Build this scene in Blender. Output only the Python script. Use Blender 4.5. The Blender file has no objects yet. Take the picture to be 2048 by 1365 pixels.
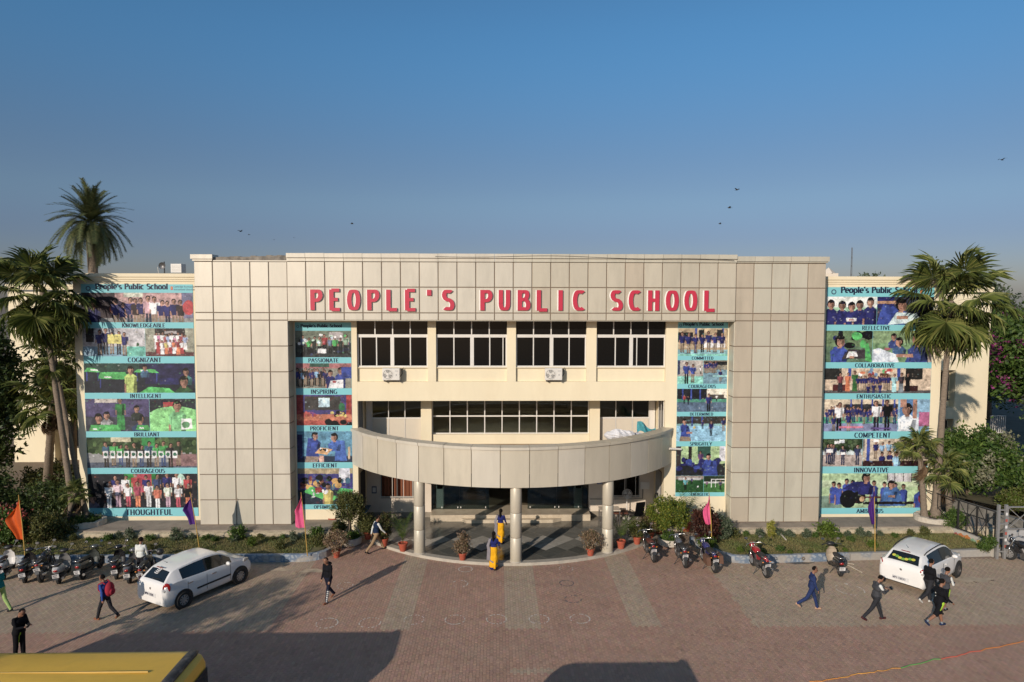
import bpy, math, random
import numpy as np
from mathutils import Vector, Matrix
R = math.radians
scene = bpy.context.scene
C = scene.collection
# ------------------------------------------------------------------ camera
CAMX, CAMH = -0.752, 11.0
YAW, PITCH, ROLL, FPX = 0.0226, 0.0605, 0.0023, 1365.2
_fwd = Vector((math.sin(YAW)*math.cos(PITCH), math.cos(YAW)*math.cos(PITCH), -math.sin(PITCH)))
_rt = Vector((math.cos(YAW), -math.sin(YAW), 0)); _up = _rt.cross(_fwd)
_rt, _up = _rt*math.cos(ROLL)+_up*math.sin(ROLL), _up*math.cos(ROLL)-_rt*math.sin(ROLL)
cam = bpy.data.cameras.new('camera'); camo = bpy.data.objects.new('camera', cam); C.objects.link(camo)
M4 = Matrix((( _rt.x, _up.x, -_fwd.x, CAMX), (_rt.y, _up.y, -_fwd.y, 0), (_rt.z, _up.z, -_fwd.z, CAMH), (0, 0, 0, 1)))
camo.matrix_world = M4
cam.sensor_width = 36; cam.lens = FPX/2048*36; cam.clip_end = 6000; cam.clip_start = 0.1
scene.camera = camo
# ------------------------------------------------------------------ light
SUN_EL, SUN_AZ = R(20.0), R(31.5)          # light travels towards (+x,+y), 31.5 deg east of +y
w = bpy.data.worlds.new('World'); scene.world = w; w.use_nodes = True
nt = w.node_tree; nt.nodes.clear()
sky = nt.nodes.new('ShaderNodeTexSky'); sky.sky_type = 'NISHITA'; sky.sun_disc = False
sky.sun_elevation = SUN_EL; sky.sun_rotation = math.pi+SUN_AZ
sky.altitude = 500; sky.air_density = 1.0; sky.dust_density = 1.2; sky.ozone_density = 2.4
bg = nt.nodes.new('ShaderNodeBackground'); bg.inputs[1].default_value = 0.112
wo = nt.nodes.new('ShaderNodeOutputWorld')
# dusty winter air: the sky is greyer and dimmer towards the horizon, the same all round
wtc = nt.nodes.new('ShaderNodeTexCoord'); wsx = nt.nodes.new('ShaderNodeSeparateXYZ'); wr = nt.nodes.new('ShaderNodeValToRGB'); wm = nt.nodes.new('ShaderNodeMixRGB')
wm.blend_type = 'MULTIPLY'; wm.inputs[0].default_value = 1.0; wr.color_ramp.interpolation = 'EASE'
for k, (pz, cz) in enumerate([(0.0, (.50,.47,.56)), (.079, (.45,.455,.585)), (.145, (.54,.565,.63)), (.37, (.51,.85,.99)), (1.0, (.5,.86,1.0))]):
    e_ = wr.color_ramp.elements[k] if k < 2 else wr.color_ramp.elements.new(pz)
    e_.position = pz; e_.color = (*cz, 1)
nt.links.new(wtc.outputs['Generated'], wsx.inputs[0]); nt.links.new(wsx.outputs['Z'], wr.inputs[0])
nt.links.new(sky.outputs[0], wm.inputs[1]); nt.links.new(wr.outputs[0], wm.inputs[2]); nt.links.new(wm.outputs[0], bg.inputs[0]); nt.links.new(bg.outputs[0], wo.inputs[0])
sl = bpy.data.lights.new('sun', 'SUN'); sl.energy = 3.9; sl.angle = R(0.55); sl.color = (1.0, 0.89, 0.77)
so = bpy.data.objects.new('sun', sl); C.objects.link(so); so.location = (-30, -40, 40)
ld = Vector((math.sin(SUN_AZ)*math.cos(SUN_EL), math.cos(SUN_AZ)*math.cos(SUN_EL), -math.sin(SUN_EL)))
so.rotation_euler = ld.to_track_quat('-Z', 'Y').to_euler()
vs = scene.view_settings; vs.view_transform = 'Standard'; vs.look = 'None'; vs.exposure = 0.0; vs.gamma = 1.0; vs.use_curve_mapping = False
scene.cycles.max_bounces = 6; scene.cycles.diffuse_bounces = 3; scene.cycles.glossy_bounces = 3
scene.cycles.transparent_max_bounces = 8

# ------------------------------------------------------------------ helpers
def gz(u, v, z=0.0):
    """a photo point that lies at height z"""
    d = _fwd+_rt*((u-1024)/FPX)+_up*((682.5-v)/FPX); t = (z-CAMH)/d.z
    return Vector((CAMX, 0, CAMH))+d*t
def gy(u, v, Y):
    d = _fwd+_rt*((u-1024)/FPX)+_up*((682.5-v)/FPX); t = Y/d.y
    return Vector((CAMX, 0, CAMH))+d*t
MATS = {}
def mat(name, col, rough=0.6, metal=0.0, var=0.10, scale=2.0, bump=0.0, bscale=30.0, spec=0.5, attr=None, rand=0.0,
        streak=0.0, dirt=None, dirtamt=0.0, dscale=1.2, trans=0.0, emit=None, coat=0.0, bumpd=0.02):
    if name in MATS: return MATS[name]
    m = bpy.data.materials.new(name); m.use_nodes = True; MATS[name] = m
    n = m.node_tree.nodes; l = m.node_tree.links; p = n['Principled BSDF']
    p.inputs['Roughness'].default_value = rough; p.inputs['Metallic'].default_value = metal
    p.inputs['Specular IOR Level'].default_value = spec
    if coat: p.inputs['Coat Weight'].default_value = coat; p.inputs['Coat Roughness'].default_value = 0.08
    tc = n.new('ShaderNodeTexCoord')
    if attr:
        a = n.new('ShaderNodeAttribute'); a.attribute_name = attr; cur = a.outputs['Color']
    else:
        rgb = n.new('ShaderNodeRGB'); rgb.outputs[0].default_value = (*col, 1); cur = rgb.outputs[0]
    geo = n.new('ShaderNodeNewGeometry')
    if var or streak:
        no = n.new('ShaderNodeTexNoise'); no.inputs['Scale'].default_value = scale; no.inputs['Detail'].default_value = 6
        no.inputs['Roughness'].default_value = 0.65
        if streak:
            mp = n.new('ShaderNodeMapping'); mp.inputs['Scale'].default_value = (1, 1, streak)
            l.new(geo.outputs['Position'], mp.inputs[0]); l.new(mp.outputs[0], no.inputs['Vector'])
        else: l.new(geo.outputs['Position'], no.inputs['Vector'])
        mr = n.new('ShaderNodeMapRange'); mr.inputs[1].default_value = 0.3; mr.inputs[2].default_value = 0.7
        mr.inputs[3].default_value = 1-var; mr.inputs[4].default_value = 1+var
        l.new(no.outputs['Fac'], mr.inputs[0])
        mx = n.new('ShaderNodeVectorMath'); mx.operation = 'SCALE'
        l.new(cur, mx.inputs[0]); l.new(mr.outputs[0], mx.inputs['Scale']); cur = mx.outputs[0]
    if rand:
        oi = n.new('ShaderNodeObjectInfo'); mr = n.new('ShaderNodeMapRange')
        mr.inputs[3].default_value = 1-rand; mr.inputs[4].default_value = 1+rand
        l.new(oi.outputs['Random'], mr.inputs[0]); mx = n.new('ShaderNodeVectorMath'); mx.operation = 'SCALE'
        l.new(cur, mx.inputs[0]); l.new(mr.outputs[0], mx.inputs['Scale']); cur = mx.outputs[0]
    if dirt:
        no = n.new('ShaderNodeTexNoise'); no.inputs['Scale'].default_value = dscale; no.inputs['Detail'].default_value = 8
        no.inputs['Roughness'].default_value = 0.7
        if streak:
            mp = n.new('ShaderNodeMapping'); mp.inputs['Scale'].default_value = (1, 1, streak); mp.inputs['Location'].default_value = (7, 3, 1)
            l.new(geo.outputs['Position'], mp.inputs[0]); l.new(mp.outputs[0], no.inputs['Vector'])
        else: l.new(geo.outputs['Position'], no.inputs['Vector'])
        mr = n.new('ShaderNodeMapRange'); mr.inputs[1].default_value = 0.48; mr.inputs[2].default_value = 0.72
        mr.inputs[4].default_value = dirtamt; l.new(no.outputs['Fac'], mr.inputs[0])
        mi = n.new('ShaderNodeMixRGB'); mi.inputs[2].default_value = (*dirt, 1)
        l.new(mr.outputs[0], mi.inputs[0]); l.new(cur, mi.inputs[1]); cur = mi.outputs[0]
    l.new(cur, p.inputs['Base Color'])
    if bump:
        nb = n.new('ShaderNodeTexNoise'); nb.inputs['Scale'].default_value = bscale; nb.inputs['Detail'].default_value = 4
        l.new(geo.outputs['Position'], nb.inputs['Vector'])
        b = n.new('ShaderNodeBump'); b.inputs['Strength'].default_value = bump; b.inputs['Distance'].default_value = bumpd
        l.new(nb.outputs['Fac'], b.inputs['Height']); l.new(b.outputs[0], p.inputs['Normal'])
    if trans:
        tr = n.new('ShaderNodeBsdfTranslucent'); ms = n.new('ShaderNodeMixShader'); ms.inputs[0].default_value = trans
        l.new(cur, tr.inputs[0]); l.new(p.outputs[0], ms.inputs[1]); l.new(tr.outputs[0], ms.inputs[2])
        l.new(ms.outputs[0], n['Material Output'].inputs[0])
    if emit:
        p.inputs['Emission Color'].default_value = (*emit[0], 1); p.inputs['Emission Strength'].default_value = emit[1]
    return m

class MB:
    """collects faces for one mesh"""
    def __init__(s): s.v = []; s.f = []; s.m = []; s.c = []
    def add(s, vs_, fs, m=0, c=None):
        b = len(s.v); s.v += [tuple(p) for p in vs_]
        for f in fs: s.f.append(tuple(i+b for i in f)); s.m.append(m); s.c.append(c)
        return s
    def box(s, x0, x1, y0, y1, z0, z1, m=0, c=None):
        return s.add([(x0,y0,z0),(x1,y0,z0),(x1,y1,z0),(x0,y1,z0),(x0,y0,z1),(x1,y0,z1),(x1,y1,z1),(x0,y1,z1)],
            [(0,3,2,1),(4,5,6,7),(0,1,5,4),(1,2,6,5),(2,3,7,6),(3,0,4,7)], m, c)
    def cbox(s, x0, x1, y0, y1, z0, z1, b=0.01, m=0):
        """box with chamfered front (-y) edges"""
        return s.add([(x0+b,y0,z0+b),(x1-b,y0,z0+b),(x1-b,y0,z1-b),(x0+b,y0,z1-b),(x0,y0+b,z0),(x1,y0+b,z0),(x1,y0+b,z1),(x0,y0+b,z1),
            (x0,y1,z0),(x1,y1,z0),(x1,y1,z1),(x0,y1,z1)],
            [(0,1,2,3),(0,4,5,1),(1,5,6,2),(2,6,7,3),(3,7,4,0),(4,8,9,5),(5,9,10,6),(6,10,11,7),(7,11,8,4),(9,8,11,10)], m)
    def bar(s, a, b, wx, wy=None, m=0, upv=(0,0,1)):
        a = Vector(a); b = Vector(b); d = (b-a).normalized(); wy = wy or wx
        u = Vector(upv)
        if abs(d.dot(u)) > 0.95: u = Vector((0,1,0))
        sx = d.cross(u).normalized()*wx/2; sy = d.cross(sx).normalized()*wy/2
        vs_ = [a-sx-sy, a+sx-sy, a+sx+sy, a-sx+sy, b-sx-sy, b+sx-sy, b+sx+sy, b-sx+sy]
        return s.add(vs_, [(0,3,2,1),(4,5,6,7),(0,1,5,4),(1,2,6,5),(2,3,7,6),(3,0,4,7)], m)
    def tube(s, pts, rad, n=8, m=0, cap=True, c=None):
        pts = [Vector(p) for p in pts]
        if not hasattr(rad, '__len__'): rad = [rad]*len(pts)
        b = len(s.v); ref = None
        for i, p in enumerate(pts):
            d = (pts[min(i+1, len(pts)-1)]-pts[max(i-1, 0)])
            d = d.normalized() if d.length > 1e-9 else Vector((0,0,1))
            if ref is None:
                ref = d.orthogonal().normalized()
            ref = (ref-d*ref.dot(d)); ref = ref.normalized() if ref.length > 1e-6 else d.orthogonal().normalized()
            e = d.cross(ref)
            for k in range(n):
                a = 2*math.pi*k/n; s.v.append(tuple(p+(ref*math.cos(a)+e*math.sin(a))*rad[i]))
        for i in range(len(pts)-1):
            for k in range(n):
                k2 = (k+1) % n
                s.f.append((b+i*n+k, b+i*n+k2, b+(i+1)*n+k2, b+(i+1)*n+k)); s.m.append(m); s.c.append(c)
        if cap:
            s.f.append(tuple(b+k for k in reversed(range(n)))); s.m.append(m); s.c.append(c)
            s.f.append(tuple(b+(len(pts)-1)*n+k for k in range(n))); s.m.append(m); s.c.append(c)
        return s
    def lathe(s, prof, n=16, ctr=(0,0,0), m=0, axis='z', cap=True):
        b = len(s.v)
        for r, h in prof:
            for k in range(n):
                a = 2*math.pi*k/n; x, y = r*math.cos(a), r*math.sin(a)
                if axis == 'z': p = (ctr[0]+x, ctr[1]+y, ctr[2]+h)
                elif axis == 'y': p = (ctr[0]+x, ctr[1]+h, ctr[2]-y)
                else: p = (ctr[0]+h, ctr[1]+x, ctr[2]+y)
                s.v.append(p)
        for i in range(len(prof)-1):
            for k in range(n):
                k2 = (k+1) % n; s.f.append((b+i*n+k, b+i*n+k2, b+(i+1)*n+k2, b+(i+1)*n+k)); s.m.append(m); s.c.append(None)
        if cap:
            s.f.append(tuple(b+k for k in reversed(range(n)))); s.m.append(m); s.c.append(None)
            s.f.append(tuple(b+(len(prof)-1)*n+k for k in range(n))); s.m.append(m); s.c.append(None)
        return s
    def ell(s, c, r, n=12, k=8, m=0, rot=None):
        b = len(s.v); c = Vector(c)
        for i in range(k+1):
            t = math.pi*i/k
            for j in range(n):
                a = 2*math.pi*j/n
                p = Vector((r[0]*math.sin(t)*math.cos(a), r[1]*math.sin(t)*math.sin(a), r[2]*math.cos(t)))
                if rot: p = rot @ p
                s.v.append(tuple(c+p))
        for i in range(k):
            for j in range(n):
                j2 = (j+1) % n; s.f.append((b+i*n+j, b+(i+1)*n+j, b+(i+1)*n+j2, b+i*n+j2)); s.m.append(m); s.c.append(None)
        return s
    def prism(s, poly, h0, h1, plane='xy', m=0):
        """extrude a 2D polygon; plane 'xy' -> along z, 'xz' -> along y, 'yz' -> along x"""
        n = len(poly)
        def P(p, h):
            return (p[0], p[1], h) if plane == 'xy' else (p[0], h, p[1]) if plane == 'xz' else (h, p[0], p[1])
        vs_ = [P(p, h0) for p in poly]+[P(p, h1) for p in poly]
        fs = [tuple(range(n)), tuple(range(2*n-1, n-1, -1))]+[(i, (i+1) % n+0, (i+1) % n+n, i+n) for i in range(n)]
        return s.add(vs_, fs, m)
    def mesh(s, name, mats, smooth=False):
        me = bpy.data.meshes.new(name); me.from_pydata(s.v, [], s.f)
        for mm in (mats if isinstance(mats, (list, tuple)) else [mats]): me.materials.append(mm)
        if any(s.m): me.polygons.foreach_set('material_index', s.m)
        if any(c is not None for c in s.c):
            at = me.color_attributes.new('Col', 'FLOAT_COLOR', 'CORNER'); arr = []
            for f, c in zip(s.f, s.c): arr += list((*(c or (1,1,1)), 1))*len(f)
            at.data.foreach_set('color', arr)
        if smooth:
            me.polygons.foreach_set('use_smooth', [True]*len(s.f))
        me.update(); return me
    def build(s, name, mats, parent=None, smooth=False, loc=None, world=True, sharp=None):
        me = s.mesh(name, mats, smooth)
        if smooth and sharp: me.set_sharp_from_angle(angle=R(sharp))
        return link(name, me, parent, world, loc)
def link(name, me, parent=None, world=True, loc=None, rot=None):
    o = bpy.data.objects.new(name, me); C.objects.link(o)
    if loc is not None: o.location = loc
    if rot is not None: o.rotation_euler = rot
    if parent is not None:
        o.parent = parent
        if world and parent.type == 'EMPTY': o.matrix_parent_inverse = Matrix.Translation(-parent.location)
    return o
def fixn(o):
    import bmesh
    bm = bmesh.new(); bm.from_mesh(o.data); bmesh.ops.recalc_face_normals(bm, faces=bm.faces); bm.to_mesh(o.data); bm.free(); return o
def thing(name, label, cat, loc=(0,0,0), rz=0.0, group=None):
    o = bpy.data.objects.new(name, None); C.objects.link(o); o.location = loc; o.rotation_euler = (0,0,rz); o.empty_display_size = 0.2
    return tag(o, label, cat, group)
def tag(o, label, cat, group=None):
    o['label'] = label; o['category'] = cat
    if group: o['group'] = group
    return o
def struct(o): o['kind'] = 'structure'; return o
def stuff(o): o['kind'] = 'stuff'; return o
def copy_tree(o, parent=None):
    c = o.copy(); C.objects.link(c)
    if parent is not None: c.parent = parent
    for ch in list(o.children): copy_tree(ch, c)
    return c
rnd = random.Random(11)
# ------------------------------------------------------------------ lettering: a small stroke alphabet
def A_(cx, cy, rx, ry, a0, a1, n=10):
    return [(cx+rx*math.cos(R(a0+(a1-a0)*i/n)), cy+ry*math.sin(R(a0+(a1-a0)*i/n))) for i in range(n+1)]
G = {   # letter: (width, strokes); cap height 1
 'A': (.72, [[(.04,0),(.36,1)],[(.36,1),(.68,0)],[(.17,.34),(.56,.34)]]),
 'B': (.62, [[(.12,0),(.12,1)],[(.12,1),(.34,1)]+A_(.34,.77,.2,.23,90,-90)+[(.12,.54)],[(.12,.54),(.36,.54)]+A_(.36,.27,.24,.27,90,-90)+[(.12,0)]]),
 'C': (.66, [A_(.37,.5,.3,.5,48,312,16)]),
 'D': (.68, [[(.12,0),(.12,1)],[(.12,1),(.28,1)]+A_(.28,.5,.32,.5,90,-90,14)+[(.12,0)]]),
 'E': (.58, [[(.12,0),(.12,1)],[(.12,.97),(.54,.97)],[(.12,.52),(.46,.52)],[(.12,.03),(.56,.03)]]),
 'F': (.54, [[(.12,0),(.12,1)],[(.12,.97),(.54,.97)],[(.12,.52),(.44,.52)]]),
 'G': (.70, [A_(.37,.5,.3,.5,48,330,16),[(.62,.44),(.62,.08)],[(.42,.45),(.62,.45)]]),
 'H': (.70, [[(.12,0),(.12,1)],[(.58,0),(.58,1)],[(.12,.52),(.58,.52)]]),
 'I': (.28, [[(.14,0),(.14,1)]]),
 'K': (.68, [[(.12,0),(.12,1)],[(.12,.42),(.56,1)],[(.28,.6),(.62,0)]]),
 'L': (.54, [[(.12,0),(.12,1)],[(.12,.03),(.54,.03)]]),
 'M': (.86, [[(.12,0),(.12,1)],[(.12,1),(.43,.1)],[(.43,.1),(.74,1)],[(.74,1),(.74,0)]]),
 'N': (.72, [[(.12,0),(.12,1)],[(.12,1),(.6,0)],[(.6,0),(.6,1)]]),
 'O': (.72, [A_(.36,.5,.29,.5,0,360,20)]),
 'P': (.58, [[(.12,0),(.12,1)],[(.12,.98),(.32,.98)]+A_(.32,.73,.22,.25,90,-90)+[(.12,.48)]]),
 'R': (.66, [[(.12,0),(.12,1)],[(.12,.98),(.32,.98)]+A_(.32,.74,.22,.24,90,-90)+[(.12,.5)],[(.32,.5),(.6,0)]]),
 'S': (.56, [A_(.28,.75,.2,.235,35,270,10)+A_(.28,.26,.22,.255,90,-145,10)]),
 'T': (.60, [[(.3,0),(.3,1)],[(.03,.97),(.57,.97)]]),
 'U': (.70, [[(.12,1),(.12,.34)]+A_(.35,.34,.23,.34,180,360,10)+[(.58,1)]]),
 'V': (.70, [[(.04,1),(.35,0)],[(.35,0),(.66,1)]]),
 'W': (.96, [[(.04,1),(.27,0)],[(.27,0),(.48,.9)],[(.48,.9),(.69,0)],[(.69,0),(.92,1)]]),
 'Y': (.68, [[(.04,1),(.34,.48)],[(.64,1),(.34,.48)],[(.34,.48),(.34,0)]]),
 'Z': (.60, [[(.06,.97),(.54,.97)],[(.54,.97),(.06,.03)],[(.06,.03),(.56,.03)]]),
 "'": (.22, [[(.11,.72),(.11,1)]]), ' ': (.34, []), '.': (.2, [[(.1,0),(.1,.12)]]),
 'e': (.54, [[(.08,.36),(.48,.36)]+A_(.28,.34,.21,.34,5,310,14)]),
 'o': (.56, [A_(.28,.34,.21,.34,0,360,16)]),
 'p': (.58, [[(.12,-.28),(.12,.66)],A_(.3,.34,.21,.33,150,-150,14)]),
 'l': (.26, [[(.13,0),(.13,1)]]), 'i': (.26, [[(.13,0),(.13,.66)],[(.13,.82),(.13,.96)]]),
 's': (.46, [A_(.23,.5,.16,.165,35,270,8)+A_(.23,.17,.17,.165,90,-145,8)]),
 'u': (.58, [[(.12,.66),(.12,.24)]+A_(.29,.24,.17,.23,180,360,8)+[(.46,.66)],[(.46,.66),(.46,0)]]),
 'b': (.58, [[(.12,0),(.12,1)],A_(.3,.34,.21,.33,150,-150,14)]),
 'c': (.50, [A_(.28,.34,.21,.34,50,310,12)]),
 'h': (.58, [[(.12,0),(.12,1)],[(.12,.4)]+A_(.29,.42,.17,.24,170,0,8)+[(.46,0)]]),
 'a': (.54, [A_(.25,.3,.19,.3,30,330,12),[(.44,.66),(.44,0)]]), 'd': (.58, [[(.46,0),(.46,1)],A_(.28,.34,.21,.33,30,330,14)]),
 'g': (.56, [A_(.26,.36,.2,.3,30,330,12),[(.44,.66),(.44,-.1)]+A_(.26,-.1,.18,.18,0,-150,6)]),
 'm': (.84, [[(.12,0),(.12,.66)],[(.12,.4)]+A_(.26,.44,.14,.22,170,0,6)+[(.4,0)],[(.4,.4)]+A_(.55,.44,.15,.22,170,0,6)+[(.7,0)]]),
 'n': (.58, [[(.12,0),(.12,.66)],[(.12,.4)]+A_(.29,.42,.17,.24,170,0,8)+[(.46,0)]]),
 'r': (.42, [[(.12,0),(.12,.66)],[(.12,.4)]+A_(.28,.42,.16,.22,170,50,6)]), 't': (.36, [[(.16,0),(.16,.9)],[(.02,.66),(.32,.66)]]),
 '0': (.56, [A_(.28,.5,.2,.5,0,360,14)]), '1': (.4, [[(.1,.8),(.22,1)],[(.22,1),(.22,0)]]), '3': (.54, [A_(.25,.75,.2,.25,140,-90,8),A_(.25,.26,.22,.26,90,-140,8)]),
 '4': (.58, [[(.4,0),(.4,1)],[(.4,1),(.05,.3)],[(.05,.3),(.55,.3)]]), '5': (.54, [[(.46,1),(.12,1)],[(.12,1),(.1,.55)],A_(.25,.3,.22,.3,120,-140,8)]),
 '9': (.54, [A_(.27,.7,.2,.28,0,360,12),[(.47,.7),(.4,0)]]), '7': (.5, [[(.05,1),(.47,1)],[(.47,1),(.2,0)]]),
}
def text_width(t, sp=.12): return sum(G[c][0]+sp for c in t)-sp
def text_mb(mb, t, O, ex, ey, en, h, thick=.16, thin=.07, serif=0.0, sp=.12, wid=1.0, m=0, depth=0.0, lay=0.0004, c=None):
    """lay text as flat ribbons from O along ex (right), ey (up), raised along en; optional depth makes solid letters"""
    O = Vector(O); ex = Vector(ex); ey = Vector(ey); en = Vector(en); x = 0.0
    for ch in t:
        wd, strokes = G[ch]
        for k, st in enumerate(strokes):
            pts = [Vector((p[0]*wid, p[1])) for p in st]; n = len(pts); closed = (pts[0]-pts[-1]).length < 1e-4
            Ls, Rs = [], []
            for i in range(n):
                a = pts[i-1] if i > 0 else (pts[-2] if closed else pts[0]); b = pts[i+1] if i < n-1 else (pts[1] if closed else pts[-1])
                d = (b-a).normalized(); wdt = (thin+(thick-thin)*abs(d.y)**1.3)/2
                nn = Vector((-d.y, d.x))*wdt; q = pts[i].copy()
                if len(st) > 2 and not (i in (0, n-1) and abs(d.y) > .9): q.y = min(max(q.y, thin/2 if q.y > -0.05 else q.y), 1-thin/2)
                Ls.append(q+nn); Rs.append(q-nn)
            off = en*(lay*(k+1))
            vs_ = [O+ex*((x+p.x)*h)+ey*(p.y*h)+off for p in Ls]+[O+ex*((x+p.x)*h)+ey*(p.y*h)+off for p in Rs]
            fs = [(i, i+n, i+n+1, i+1) for i in range(n-1)]
            mb.add(vs_, fs, m, c)
            if depth:
                bk = [p-en*depth for p in vs_]
                side = [(i, i+1, i+1+2*n, i+2*n) for i in range(n-1)]+[(n+i+1, n+i, 3*n+i, 3*n+i+1) for i in range(n-1)]+[(0, 2*n, 3*n, n), (n-1, 2*n-1, 4*n-1, 3*n-1)]
                mb.add(vs_+bk, side, m+1, c)
            if serif and len(st) == 2 and abs(st[0][1]-st[1][1]) > .4:
                for q in pts:
                    if q.y < .08 or q.y > .9:
                        y0, y1 = (q.y, q.y+.05) if q.y < .5 else (q.y-.05, q.y)
                        s_ = serif; off = en*(lay*(k+5+(q.y > .5)))
                        P_ = [(q.x-s_, y0), (q.x+s_, y0), (q.x+s_, y1), (q.x-s_, y1)]
                        mb.add([O+ex*((x+a)*h)+ey*(b*h)+off for a, b in P_], [(0,1,2,3)], m, c)
        x += wd*wid+sp
    return mb
# ================================================================== ground
def fast(name, V, F, mats, col=None, parent=None, fm=None):
    me = bpy.data.meshes.new(name); V = np.asarray(V, np.float32); F = np.asarray(F, np.int32); k = F.shape[1]
    me.vertices.add(len(V)); me.vertices.foreach_set('co', V.ravel())
    me.loops.add(F.size); me.loops.foreach_set('vertex_index', F.ravel())
    me.polygons.add(len(F)); me.polygons.foreach_set('loop_start', np.arange(0, F.size, k, dtype=np.int32))
    for mm in (mats if isinstance(mats, (list, tuple)) else [mats]): me.materials.append(mm)
    if fm is not None: me.polygons.foreach_set('material_index', np.asarray(fm, np.int32))
    if col is not None:
        col = np.asarray(col, np.float32); a = me.color_attributes.new('Col', 'FLOAT_COLOR', 'CORNER')
        c4 = np.ones((len(F), k, 4), np.float32); c4[:, :, :3] = col[:, None, :]; a.data.foreach_set('color', c4.ravel())
    me.polygons.foreach_set('use_smooth', np.zeros(len(F), bool)); me.update(); me.validate(); return me
m_earth = mat('earth', (.20,.145,.10), .95, var=.25, scale=.6, bump=.4, bscale=8, dirt=(.10,.12,.05), dirtamt=.6, dscale=.15)
mb = MB(); mb.add([(-900,-60,-.05),(900,-60,-.05),(900,2600,-.05),(-900,2600,-.05)], [(0,1,2,3)])
struct(mb.build('ground', m_earth))
m_mort = mat('mortar', (.25,.185,.14), .95, var=.2, scale=3)
mb = MB(); mb.add([(-46,2,-.0045),(46,2,-.0045),(46,33.4,-.0045),(-46,33.4,-.0045)], [(0,1,2,3)])
paving = struct(mb.build('paving', m_mort))
m_pav = mat('paver_concrete', (1,1,1), .85, var=.13, scale=.9, bump=.06, bscale=50, bumpd=.004, attr='Col', dirt=(.25,.185,.14), dirtamt=.5, dscale=.45)
PX, PY = .10, .19
xs = np.arange(-23, 25, PX); ys = np.arange(8.5, 33.3, PY)
gx, gyy = np.meshgrid(np.arange(len(xs)), np.arange(len(ys)), indexing='ij')
cx = xs[gx.ravel()]; cy = ys[gyy.ravel()]+np.where(gx.ravel() % 2, PY/2, 0)
keep = ~((cy > 28.3) & (cx < -8.9)) & ~((cy > 28.1) & (cx > 9.2)) & ~((cx**2+(cy-36.3)**2) < 8.5**2) & ~((np.abs(cx) > 7.6) & (cy > 30)) & (np.abs(cx) < 12+cy*.45)
cx, cy = cx[keep], cy[keep]; nr = np.random.RandomState(5)
grey = ((np.abs(cx-.15) < .62) & (cy > 22.2)) | ((np.abs(cx+4.15) < .5) & (cy > 22.2)) | ((np.abs(cx-4.4) < .5) & (cy > 22.3)) | \
       ((cx > 8.0+nr.uniform(-.06,.06,len(cx))) & (cy > 22.25)) | ((cx < -8.35) & (cy > 22.25)) | ((cy < 18.62) & (cx > -1)) | ((cy > 19.5) & (cy < 19.8) & (cx > -.35) & (cx < .95))
col = np.where(grey[:, None], np.array([[.40,.298,.21]]), np.array([[.39,.238,.170]]))
col = col*(1+nr.normal(0, .065, (len(cx), 1)))*(1+nr.normal(0, .025, (len(cx), 3)))
col = np.clip(col, .03, .6)
hx, hy = PX/2-.003, PY/2-.003
zt = nr.uniform(-.0012, .001, len(cx)); tilt = nr.normal(0, .0005, (len(cx), 2))
sx = np.array([-1,1,1,-1]); sy = np.array([-1,-1,1,1])
def paver_geo(idx):
    n = len(idx); V = np.zeros((n, 8, 3), np.float32)
    V[:, :4, 0] = cx[idx][:, None]+sx*(hx-.0015); V[:, :4, 1] = cy[idx][:, None]+sy*(hy-.0015)
    V[:, :4, 2] = zt[idx][:, None]+sx*tilt[idx, 0][:, None]+sy*tilt[idx, 1][:, None]
    V[:, 4:, 0] = cx[idx][:, None]+sx*hx; V[:, 4:, 1] = cy[idx][:, None]+sy*hy; V[:, 4:, 2] = -.006
    q = np.array([[0,1,2,3],[4,5,1,0],[5,6,2,1],[6,7,3,2],[7,4,0,3]])
    F = (q[None]+8*np.arange(n)[:, None, None]).reshape(-1, 4)
    return V.reshape(-1, 3), F, np.repeat(col[idx], 5, axis=0)
# the 300 nearest pavers in view are pieces of their own, the rest one field
pu = np.array([(Vector((a, b, 0))-Vector((CAMX,0,CAMH))).dot(_rt)/max(.1, (Vector((a, b, 0))-Vector((CAMX,0,CAMH))).dot(_fwd)) for a, b in zip(cx[cy < 19.2], cy[cy < 19.2])])*FPX+1024
near_i = np.where(cy < 19.2)[0]; near_i = near_i[(pu > 800) & (pu < 2040) & (cy[near_i] > 18.15)]
near_i = near_i[np.argsort(cy[near_i])][:300]
rest = np.ones(len(cx), bool); rest[near_i] = False; rest = np.where(rest)[0]
V, F, cc = paver_geo(rest)
link('paver_field', fast('paver_field', V, F, m_pav, cc), paving)['kind'] = 'stuff'
for i in near_i:
    V, F, cc = paver_geo(np.array([i])); V[:, 0] -= cx[i]; V[:, 1] -= cy[i]
    link('paver', fast('paver', V, F, m_pav, cc), paving, loc=(cx[i], cy[i], 0))
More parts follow.
